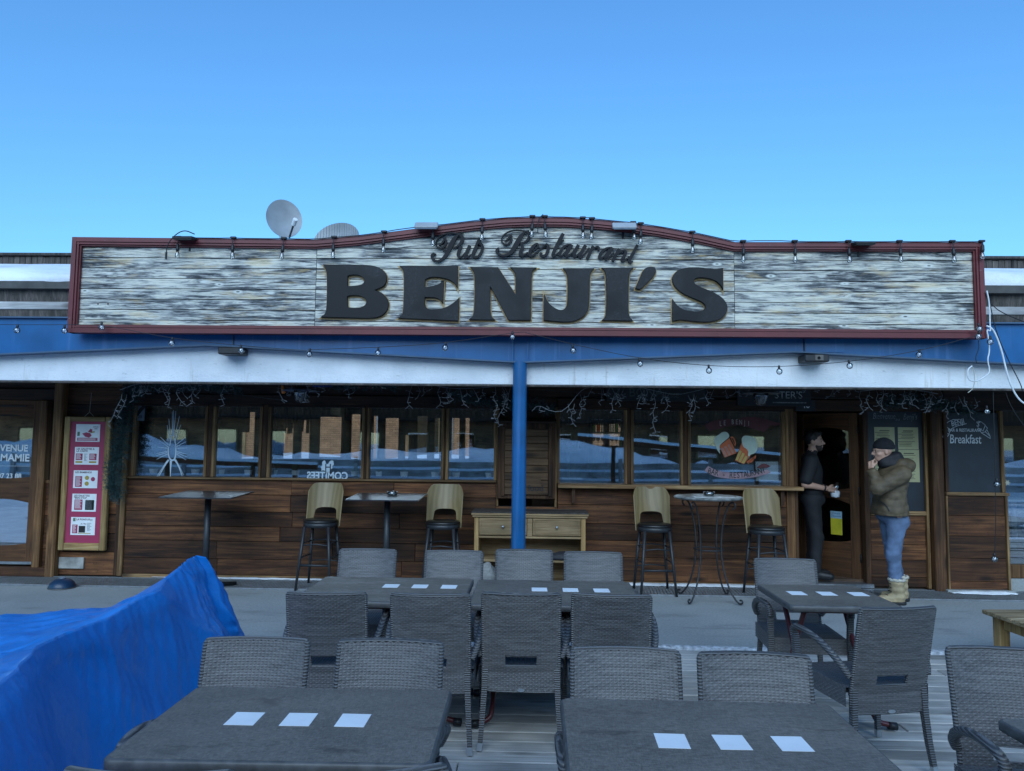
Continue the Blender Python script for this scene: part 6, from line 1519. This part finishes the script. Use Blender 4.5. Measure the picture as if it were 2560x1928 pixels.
icicle('icicle_lights', [(990,960),(1070,962),(1130,972),(1200,970),(1255,965)], [(1030,964,1014),(1062,962,985),(1100,968,1012),(1116,970,1010),(1150,972,1012),(1182,971,1004),(1238,968,1058),(1256,968,1062)], 'icicle lights just left of the blue column', 3)
icicle('icicle_lights', [(1330,1028),(1345,1012),(1380,1030),(1412,1028),(1448,980),(1470,967),(1530,970),(1600,968),(1640,978),(1690,988),(1740,978),(1775,968)], [(1352,1015,1030),(1420,1010,1062),(1450,985,1046),(1482,968,992),(1502,970,1006),(1530,970,1032),(1546,974,1014),(1600,970,1022),(1612,975,1010),(1642,980,1086),(1660,982,1008),(1720,988,1052),(1736,984,1016),(1766,972,1010)], 'icicle lights right of the blue column hanging over the right windows', 4)
icicle('icicle_lights', None, [(1818,968,996),(1852,970,990),(2010,966,982),(2085,968,992),(2120,966,985)], 'few icicle light ends over the beer mug window and the door', 5)
icicle('icicle_lights', [(2150,978),(2220,972),(2300,976),(2345,985)], [(2152,978,1036),(2190,974,1016),(2216,974,1030),(2262,975,1020),(2276,976,1014),(2312,976,1026),(2330,978,1030),(2372,1005,1042),(2396,990,1012),(2412,992,1042)], 'icicle lights over the two chalkboards', 6)
cable([(150,955),(400,962),(700,1000)], .003, M_CABLE, 'thin sagging wire under the canopy at left', 7.9)
cable([(1320,973),(1500,985),(1700,990),(1940,993),(2330,1000)], .003, M_CABLE, 'thin wire running under the canopy at right', 7.9)
# ================================================================== PEOPLE (bodies grown from distance fields)
class SDF:
    def __init__(s, lo, hi, h):
        s.lo = np.array(lo, float); s.h = h; n = np.ceil((np.array(hi)-s.lo)/h).astype(int)+1
        s.ax = [s.lo[i]+h*np.arange(n[i]) for i in range(3)]; s.D = np.full(n, 1.0, np.float32)
    def _sub(s, lo, hi):
        sl = [slice(max(0, int((lo[i]-s.lo[i])/s.h)), max(0, int((hi[i]-s.lo[i])/s.h)+2)) for i in range(3)]
        g = np.meshgrid(*[s.ax[i][sl[i]] for i in range(3)], indexing='ij'); return tuple(sl), np.stack(g, -1)
    def _op(s, sl, d, k, sub=False):
        o = s.D[sl]
        if sub:
            d = -d; hh = np.clip(.5-.5*(o-d)/k, 0, 1); s.D[sl] = o*(1-hh)+d*hh+k*hh*(1-hh)
        else:
            hh = np.clip(.5+.5*(o-d)/k, 0, 1); s.D[sl] = o*(1-hh)+d*hh-k*hh*(1-hh)
        return s
    def cap(s, a, b, ra, rb=None, k=.02, sub=False, flat=None):
        rb = ra if rb is None else rb; a, b = np.array(a, float), np.array(b, float); m = max(ra, rb)*1.1+k+.03
        sl, p = s._sub(np.minimum(a, b)-m, np.maximum(a, b)+m)
        if p.size == 0: return s
        ab = b-a; t = np.clip(((p-a) @ ab)/max(ab @ ab, 1e-9), 0, 1); q = p-a-t[..., None]*ab
        if flat is not None: q = q*np.array(flat)
        return s._op(sl, np.linalg.norm(q, axis=-1)-(ra+(rb-ra)*t), k, sub)
    def ell(s, c, r, k=.02, sub=False, rot=None):
        c, r = np.array(c, float), np.array(r, float); m = r.max()+k+.03
        sl, p = s._sub(c-m, c+m)
        if p.size == 0: return s
        q = p-c
        if rot is not None: q = q @ np.array(Euler(rot).to_matrix())
        n0 = np.linalg.norm(q/r, axis=-1); n1 = np.linalg.norm(q/(r*r), axis=-1)
        return s._op(sl, n0*(n0-1)/np.maximum(n1, 1e-6), k, sub)
    def chain(s, pts, rs_, k=.02, flat=None):
        for i in range(len(pts)-1): s.cap(pts[i], pts[i+1], rs_[i], rs_[i+1], k, False, flat)
        return s
    def cut(s, ax, val, keep_above=True):               # intersect with a half space
        g = s.ax[ax].reshape([-1 if i == ax else 1 for i in range(3)]); d = (val-g) if keep_above else (g-val)
        s.D = np.maximum(s.D, d.astype(np.float32)); return s
    def grid(s): return np.meshgrid(*s.ax, indexing='ij')
    def mesh(s, name):
        D = s.D; S_ = D < 0; n = D.shape; C = tuple(k-1 for k in n)
        acc = np.zeros(C+(3,)); cnt = np.zeros(C)
        cor = [(i, j, k) for i in (0, 1) for j in (0, 1) for k in (0, 1)]
        for a in cor:
            for ax in range(3):
                if a[ax]: continue
                b = list(a); b[ax] = 1
                A = D[tuple(slice(a[i], a[i]+C[i]) for i in range(3))]; B_ = D[tuple(slice(b[i], b[i]+C[i]) for i in range(3))]
                m = (A < 0) != (B_ < 0); t = np.where(m, A/np.where(m, A-B_, 1), 0)
                for i in range(3): acc[..., i] += np.where(m, a[i]+(t if i == ax else 0), 0)
                cnt += m
        act = cnt > 0; idx = np.full(C, -1); idx[act] = np.arange(act.sum())
        ii = np.argwhere(act); V = s.lo+(ii+acc[act]/cnt[act][:, None])*s.h; F = []
        for ax in range(3):
            o1, o2 = (ax+1) % 3, (ax+2) % 3
            sa = [slice(1, n[i]-1) for i in range(3)]; sb_ = list(sa); sa[ax] = slice(0, n[ax]-1); sb_[ax] = slice(1, n[ax])
            A = S_[tuple(sa)]; B_ = S_[tuple(sb_)]; m = A != B_; e = np.argwhere(m); fl_ = A[m]
            e[:, o1] += 1; e[:, o2] += 1
            def cell(d1, d2): q = e.copy(); q[:, o1] += d1; q[:, o2] += d2; return idx[q[:, 0], q[:, 1], q[:, 2]]
            Q = np.stack([cell(-1, -1), cell(0, -1), cell(0, 0), cell(-1, 0)], 1); Q[~fl_] = Q[~fl_][:, ::-1]; F.append(Q)
        F = np.concatenate(F); me = bpy.data.meshes.new(name); me.from_pydata(V.tolist(), [], F.tolist()); me.polygons.foreach_set('use_smooth', [True]*len(me.polygons)); me.update(); return me
def sdf_part(name, S_, mat, parent):
    me = S_.mesh(name); me.materials.append(mat); return link_mesh(name, me, None, parent)
def head(S_, c, yaw=0, pitch=0):
    """c: centre of the cranium; the face looks along +x, turned by yaw"""
    Rm = np.array(Euler((0, pitch, yaw)).to_matrix()); c = np.array(c)
    T = lambda x, y, z: c+Rm @ np.array([x, y, z])
    e = (0, pitch, yaw)
    S_.ell(T(-.012, 0, .02), (.098, .077, .098), .02, rot=e); S_.ell(T(.03, 0, -.045), (.066, .058, .078), .03, rot=e)
    S_.ell(T(.055, 0, -.098), (.034, .034, .026), .025, rot=e)
    S_.cap(T(.07, -.03, .012), T(.07, .03, .012), .016, .016, .02)                    # brow
    for y in (-.033, .033):
        S_.ell(T(.092, y, -.008), (.014, .018, .011), .012, True, e); S_.ell(T(.077, y, -.010), (.012, .012, .012), .004, rot=e)
        S_.ell(T(.062, y*1.35, -.040), (.024, .02, .018), .02, rot=e)                   # cheeks
        S_.ell(T(-.008, y*2.38, -.022), (.020, .008, .032), .008, rot=e)                 # ears
    S_.cap(T(.088, 0, .002), T(.112, 0, -.036), .009, .013, .010); S_.ell(T(.100, 0, -.042), (.012, .017, .008), .008, rot=e)
    S_.cap(T(.090, -.017, -.068), T(.090, .017, -.068), .0075, .0075, .008); S_.cap(T(.087, -.015, -.079), T(.087, .015, -.079), .0075, .0075, .008)
    S_.cap(T(.094, -.022, -.0735), T(.094, .022, -.0735), .0018, .0018, .004, True)
    return T
def fingers(S_, palm, d, nrm, side, curl, L=1.0, rad=.0085):
    """palm centre, finger direction d, palm normal (inner side) nrm, side towards the thumb"""
    d, nrm, side = [np.array(v, float)/np.linalg.norm(v) for v in (d, nrm, side)]; palm = np.array(palm, float)
    S_.cap(palm-d*.035-side*.018, palm+d*.03-side*.018, .016, .014, .015); S_.cap(palm-d*.035+side*.014, palm+d*.03+side*.018, .017, .014, .015)
    for i, (o, ln) in enumerate(((.030, .9), (.010, 1.0), (-.010, .95), (-.029, .76))):
        p = palm+d*.035+side*o; a = curl*(.75+.08*i); v = d
        for seg, l_ in enumerate((.040, .026, .020)):
            v2 = d*cos(a)+nrm*sin(a); q = p+v2*l_*ln*L; S_.cap(p, q, rad*(1-.1*seg), rad*(.92-.1*seg), .005); p = q; a += curl*.85
    p = palm-d*.025+side*.03; q = p+(side*.7+d*.6+nrm*.35)/1.0*.034; r2 = q+(d*.8+nrm*.5)*.026
    S_.cap(p, q, .012, .0105, .012); S_.cap(q, r2, .010, .0085, .005)
M_SKIN = plain('skin', (.52, .30, .215), .55, 0, .1, 18, .06)
# ------------------------------------------------------------------ the customer in the padded jacket, facing the door
pc = empty('person', (3.945, 8.33, 0), pi, 'person in brown padded jacket, black beanie and jeans holding a vape to the mouth', 'person', 'people at the pub door')
hipL, hipR = (-.01, .10, .93), (-.01, -.10, .93); knL, knR = (.03, .10, .52), (-.05, -.09, .52); anL, anR = (.01, .10, .09), (-.12, -.09, .09)
shL, shR = (-.055, .185, 1.395), (-.055, -.185, 1.395); elL, wrL = (.235, .225, 1.245), (.235, .10, 1.435); elR, wrR = (-.10, -.25, 1.14), (.02, -.15, 1.04)
S_ = SDF((-.35, -.38, -.01), (.42, .38, 1.85), .0075)
S_.ell((-.02, 0, 1.24), (.115, .165, .20), .05); S_.ell((0, 0, 1.02), (.12, .16, .13), .05); S_.cap((-.05, -.13, 1.40), (-.05, .13, 1.40), .06, .06, .05)
for h_, k_, a_ in ((hipL, knL, anL), (hipR, knR, anR)): S_.chain([h_, k_, a_], [.08, .052, .042], .03); S_.cap(a_, (a_[0]+.15, a_[1]+.015*np.sign(a_[1]), .045), .042, .035, .03)
S_.chain([shL, elL, wrL], [.055, .042, .030], .02); S_.chain([shR, elR, wrR], [.055, .042, .03], .02)
S_.cap((-.045, 0, 1.42), (.03, 0, 1.56), .058, .055, .03)
HC = (.07, 0, 1.655); TH = head(S_, HC, 0, .08)
fingers(S_, (.226, .065, 1.495), (-.12, -.35, .93), (-.75, -.55, -.2), (-.6, .55, .35), 1.25)
fingers(S_, (.06, -.13, 1.01), (.6, .3, -.7), (-.3, .6, 0), (.5, .5, .5), .5)
body = sdf_part('body', S_, M_SKIN, pc)
S_ = SDF((-.42, -.45, .85), (.46, .45, 1.72), .008)                                      # jacket
S_.ell((.005, 0, 1.16), (.160, .195, .24), .05); S_.ell((-.03, 0, 1.34), (.155, .20, .15), .06); S_.cap((-.05, -.15, 1.40), (-.05, .15, 1.40), .085, .085, .05)
S_.cap((.01, -.06, .99), (.01, .06, .99), .165, .165, .05)
S_.chain([shL, elL, (.238, .125, 1.40)], [.088, .072, .056], .025); S_.chain([shR, elR, (.03, -.18, 1.05)], [.092, .080, .066], .03)
X_, Y_, Z_ = S_.grid(); ph_ = (Z_-.93+.10*np.abs(Y_)*(np.abs(Y_) > .16)+.015*np.sin(9*X_+4*Y_))/.073
S_.D -= (.0075*np.sqrt(np.abs(np.sin(pi*ph_)))-.003+.004*np.sin(38*X_+23*Z_)*np.sin(31*Y_+17*Z_)).astype(np.float32)
S_.cut(2, .945, True); S_.cap((-.02, 0, 1.50), (.04, 0, 1.62), .075, .075, .01, True)
S_.ell((-.175, 0, 1.475), (.105, .125, .085), .03, rot=(0, .5, 0)); S_.cap((-.10, -.09, 1.50), (-.10, .09, 1.50), .065, .065, .04)
M_JACK = plain('olive_brown_padded_nylon', (.105, .074, .040), .68, 0, .25, 14, .3)
jk = sdf_part('jacket', S_, M_JACK, pc)
MB().tube(smooth_line([(.165, .115, 1.10), (.125, .185, 1.06), (.105, .195, 1.00)], 2), .006, 6).build('pocket_zip', M_BLACK, jk, smooth=True)
MB().tube([(.238+.054*cos(2*pi*i/18), .118+.05*sin(2*pi*i/18), 1.42) for i in range(19)], .010, 6, False).build('cuff', M_JACK, jk, smooth=True)
S_ = SDF((-.2, -.2, 1.40), (.2, .2, 1.72), .008); S_.chain([(-.06, 0, 1.49), (.02, 0, 1.52)], [.10, .085], .03); S_.ell((-.07, 0, 1.565), (.085, .095, .075), .03); S_.ell((.075, 0, 1.515), (.055, .07, .05), .03); S_.cap((.10, 0, 1.60), (.2, 0, 1.62), .05, .05, .01, True)
X_, Y_, Z_ = S_.grid(); S_.D -= (.005*np.sin(60*Z_+20*X_)).astype(np.float32)
sdf_part('collar', S_, plain('black_collar', (.010, .010, .013), .7, 0, .2, 20, .1), pc)
S_ = SDF((-.3, -.28, .10), (.25, .28, 1.02), .008)                                       # jeans
S_.ell((-.005, 0, .95), (.155, .17, .11), .05)
for h_, k_, a_ in ((hipL, knL, anL), (hipR, knR, anR)): S_.chain([(h_[0]-.01, h_[1]*.9, .88), (k_[0], k_[1], k_[2]), (a_[0], a_[1], .17)], [.100, .070, .058], .03)
S_.ell((-.085, .06, .88), (.085, .09, .085), .04); S_.ell((-.085, -.06, .88), (.085, .09, .085), .04)
X_, Y_, Z_ = S_.grid(); S_.D -= (.003*np.sin(34*Z_+19*X_+14*Y_)*np.sin(13*Z_+22*X_)+.0035*np.abs(np.sin(46*Z_+25*Y_+18*X_))*(np.exp(-((Z_-.33)/.10)**2)+np.exp(-((Z_-.56)/.08)**2)+.3)).astype(np.float32); S_.cut(2, .225, True)
M_JEAN = plain('blue_denim', (.105, .155, .25), .85, 0, .3, 6, .2); sdf_part('jeans', S_, M_JEAN, pc)
M_BOOT = plain('tan_boot_leather', (.40, .30, .17), .65, 0, .2, 16, .15); M_SOLE = plain('black_boot_sole', (.015, .014, .014), .6); M_FUR = plain('cream_fur', (.55, .51, .42), .95, 0, .2, 60, .8)
for a_, nm in ((anL, 'L'), (anR, 'R')):
    sg = np.sign(a_[1]); S_ = SDF((a_[0]-.14, a_[1]-.12, .018), (a_[0]+.26, a_[1]+.12, .30), .007)
    S_.cap((a_[0]-.005, a_[1], .26), (a_[0]-.01, a_[1], .09), .078, .072, .03); S_.cap((a_[0]-.03, a_[1], .06), (a_[0]+.15, a_[1]+.012*sg, .048), .060, .052, .03); S_.cut(2, .03, True); S_.cut(2, .265, False)
    X_, Y_, Z_ = S_.grid(); S_.D -= (.003*np.sin(90*Z_)).astype(np.float32); b_ = sdf_part('boot', S_, M_BOOT, pc)
    S_ = SDF((a_[0]-.15, a_[1]-.13, -.006), (a_[0]+.28, a_[1]+.13, .06), .007); S_.cap((a_[0]-.035, a_[1], .02), (a_[0]+.155, a_[1]+.012*sg, .02), .066, .058, .01); S_.cut(2, .0, True); S_.cut(2, .036, False); sdf_part('sole', S_, M_SOLE, b_)
    fu = MB(); ring = [(a_[0]-.007+.074*cos(2*pi*i/24), a_[1]+.074*sin(2*pi*i/24), .262+.006*sin(i*2.3)) for i in range(25)]; fu.tube(ring, .017, 8, False); fu.build('fur_cuff', M_FUR, b_, smooth=True)
    for z in (.10, .14, .18, .22): MB().tube([(a_[0]+.055+(.05 if z < .12 else .012), a_[1]-.035, z), (a_[0]+.072+(.045 if z < .12 else .01), a_[1], z+.008), (a_[0]+.055+(.05 if z < .12 else .012), a_[1]+.035, z)], .005, 5).build('lace', M_SOLE, b_)
S_ = SDF((HC[0]-.18, -.14, 1.60), (HC[0]+.17, .14, 1.84), .007); S_.ell((HC[0]-.018, 0, 1.692), (.113, .094, .100), .02, rot=(0, .08, 0)); S_.cut(2, 1.668, True)
X_, Y_, Z_ = S_.grid(); S_.D -= (.004*(Z_ < 1.712)).astype(np.float32); S_.cap((HC[0]+.02, 0, 1.60), (HC[0]+.02, 0, 1.66), .09, .07, .01, True)
sdf_part('beanie', S_, plain('black_knit', (.008, .008, .011), .9, 0, .2, 40, .4), pc)
gl_ = MB()
for y in (-.034, .034): gl_.tube([TH(.104+.0*i, y+.022*cos(2*pi*i/16), -.010+.018*sin(2*pi*i/16)) for i in range(17)], .0016, 5, False)
gl_.tube([TH(.104, -.012, -.008), TH(.107, 0, -.006), TH(.104, .012, -.008)], .0016, 5)
for y in (-1, 1): gl_.tube([TH(.104, y*.056, -.006), TH(.05, y*.078, -.004), TH(-.01, y*.082, -.012)], .0018, 5)
gl_.build('glasses', M_BLACK, pc, smooth=True)
vp = empty('vape', Vector(pc.location)+Vector((-.195, -.035, 1.545)), 0, 'small black vape held at the mouth of the person in the brown jacket', 'vape')
MB().tube([(.012, 0, .03), (-.015, -.01, -.05)], [.011, .012], 10).build('case', M_BLACK, vp, smooth=True); MB().tube([(.012, .0, .03), (.03, .006, .04)], [.006, .005], 8).build('mouthpiece', M_DARKMET, vp, smooth=True)
# ------------------------------------------------------------------ the waiter in black in the doorway
pw = empty('person', (3.425, 9.21, .1), R(-14), 'person in black shirt and trousers standing in the open doorway drying a glass', 'person', 'people at the pub door')
hipL, hipR = (0, .095, .92), (0, -.095, .92); knL, knR = (.02, .10, .50), (.03, -.10, .50); anL, anR = (-.01, .11, .08), (.0, -.11, .08)
shL, shR = (-.02, .185, 1.42), (-.02, -.185, 1.42); elR, wrR = (-.10, -.235, 1.13), (.135, -.165, 1.085); elL, wrL = (-.02, .25, 1.14), (.17, .06, 1.08)
S_ = SDF((-.3, -.36, -.02), (.4, .36, 1.83), .0075)
S_.ell((-.005, 0, 1.26), (.105, .155, .2), .05); S_.ell((0, 0, 1.02), (.105, .145, .13), .05); S_.cap((-.02, -.12, 1.42), (-.02, .12, 1.42), .055, .055, .05)
for h_, k_, a_ in ((hipL, knL, anL), (hipR, knR, anR)): S_.chain([h_, k_, a_], [.08, .055, .042], .03); S_.cap(a_, (a_[0]+.15, a_[1], .04), .04, .034, .03)
S_.chain([shL, elL, wrL], [.05, .042, .028], .02); S_.chain([shR, elR, wrR], [.05, .044, .028], .02)
S_.cap((-.02, 0, 1.44), (.02, 0, 1.57), .055, .054, .03); HW = (.035, 0, 1.655); TW = head(S_, HW, R(-16), -.02)
fingers(S_, (.20, -.135, 1.075), (.85, .45, -.15), (.1, .75, -.55), (.1, .1, .95), 1.0); fingers(S_, (.225, .01, 1.06), (.55, -.8, -.1), (-.5, -.45, .5), (.3, .3, .9), .95)
sdf_part('body', S_, M_SKIN, pw)
M_SHIRT = plain('black_shirt', (.010, .010, .012), .75, 0, .2, 10, .15)
S_ = SDF((-.3, -.36, .92), (.3, .36, 1.58), .008)
S_.ell((-.005, 0, 1.26), (.13, .18, .22), .05); S_.ell((0, 0, 1.05), (.13, .165, .14), .05); S_.cap((-.02, -.135, 1.425), (-.02, .135, 1.425), .072, .072, .05); S_.cap((-.02, 0, 1.45), (.005, 0, 1.515), .072, .066, .03)
S_.chain([shR, (-.085, -.228, 1.19)], [.082, .076], .03); S_.chain([shL, (-.02, .238, 1.2)], [.082, .076], .03)
X_, Y_, Z_ = S_.grid(); S_.D -= (.005*np.sin(26*Z_+11*X_+8*Y_)*np.sin(17*X_+23*Y_+9*Z_)).astype(np.float32); S_.cut(2, .945, True); S_.cap((.05, 0, 1.49), (.13, 0, 1.44), .03, .02, .015, True); S_.cap((0, 0, 1.50), (.03, 0, 1.62), .057, .057, .006, True)
sdf_part('shirt', S_, M_SHIRT, pw)
S_ = SDF((-.25, -.28, .03), (.25, .28, 1.02), .008); S_.ell((0, 0, .95), (.150, .178, .12), .05)
for h_, k_, a_ in ((hipL, knL, anL), (hipR, knR, anR)): S_.chain([(h_[0]-.01, h_[1]*.9, .88), k_, (a_[0], a_[1], .10)], [.098, .074, .066], .03)
X_, Y_, Z_ = S_.grid(); S_.D -= (.004*np.sin(30*Z_+9*X_+12*Y_)*np.sin(11*Z_+20*X_)).astype(np.float32); S_.cut(2, .06, True); sdf_part('trousers', S_, plain('black_trousers', (.012, .012, .015), .8, 0, .2, 8, .15), pw)
for a_ in (anL, anR):
    S_ = SDF((a_[0]-.13, a_[1]-.1, -.004), (a_[0]+.27, a_[1]+.1, .14), .007); S_.cap((a_[0]-.03, a_[1], .06), (a_[0]+.17, a_[1], .038), .058, .046, .03); S_.cap(a_, (a_[0], a_[1], .12), .055, .05, .03); S_.cut(2, .0, True); S_.cut(2, .125, False); sdf_part('shoe', S_, M_BLACK, pw)
eW = (0, -.02, R(-16)); S_ = SDF((-.14, -.14, 1.53), (.2, .14, 1.80), .006)                # hair
S_.ell(TW(-.022, 0, .032), (.103, .083, .104), .02, rot=eW); S_.cap(TW(.06, -.03, .088), TW(.06, .035, .09), .028, .028, .03); S_.ell(TW(.082, 0, -.02), (.058, .085, .085), .012, True, eW); S_.ell(TW(.03, 0, -.11), (.16, .12, .085), .012, True, eW)
X_, Y_, Z_ = S_.grid(); S_.D -= (.003*np.sin(120*Y_+60*Z_)*np.sin(90*X_)).astype(np.float32)
M_HAIR = plain('dark_hair', (.012, .009, .008), .5, 0, .3, 60, .3); sdf_part('hair', S_, M_HAIR, pw)
S_ = SDF((-.1, -.14, 1.50), (.2, .14, 1.68), .006); S_.ell(TW(.030, 0, -.052), (.069, .061, .078), .02, rot=eW); S_.ell(TW(.057, 0, -.100), (.036, .037, .029), .02, rot=eW); S_.ell(TW(.075, 0, -.018), (.06, .10, .036), .01, True, eW); S_.ell(TW(-.06, 0, -.03), (.075, .12, .12), .01, True, eW); S_.ell(TW(.103, 0, -.074), (.018, .024, .010), .006, True, eW); S_.ell(TW(.115, 0, -.045), (.03, .02, .016), .006, True, eW)
sdf_part('beard', S_, plain('short_dark_beard', (.055, .036, .028), .8, 0, .3, 80, .4), pw)
for y in (-.033, .033): MB().tube([TW(.088, y-.018*np.sign(y), .013), TW(.089, y, .019), TW(.078, y+.02*np.sign(y), .012)], [.004, .0045, .003], 6).build('eyebrow', M_HAIR, pw, smooth=True)
for y in (-.033, .033): MB().ball(TW(.0875, y, -.010), (.0035, .0055, .005), 8, 6).build('iris', M_BLACK, pw, smooth=True)
wr = np.array(wrR); ar = (wr-np.array(elR)); ar /= np.linalg.norm(ar); u_ = Vector(ar).orthogonal().normalized(); v_ = Vector(ar).cross(u_); wc = Vector(wr)-Vector(ar)*.02
wa = MB(); wa.tube([wc+(u_*cos(2*pi*i/20)+v_*sin(2*pi*i/20))*.036 for i in range(21)], .009, 6, False); wa.build('watch', M_BLACK, pw, smooth=True)
gw = empty('drinking_glass', Vector(pw.location)+Matrix.Rotation(R(-14), 3, 'Z') @ Vector((.245, -.06, 1.05)), 0, 'clear tumbler held in both hands by the person in black', 'glass')
MB().lathe([(.026, 0), (.031, .01), (.036, .11), (.034, .11), (.028, .012), (.0005, .012)], n=18, M=Matrix.Rotation(R(20), 3, 'Y')).build('tumbler', M_BOT[0], gw, smooth=True)
o = lump('dish_cloth', (0, 0, 0), (.055, .05, .055), plain('white_cloth', (.72, .73, .74), .9, 0, .1, 40, .4), 'white cloth bunched in the hands of the person in black', 'cloth', 11); o.location = Vector(pw.location)+Matrix.Rotation(R(-14), 3, 'Z') @ Vector((.25, -.075, 1.01))
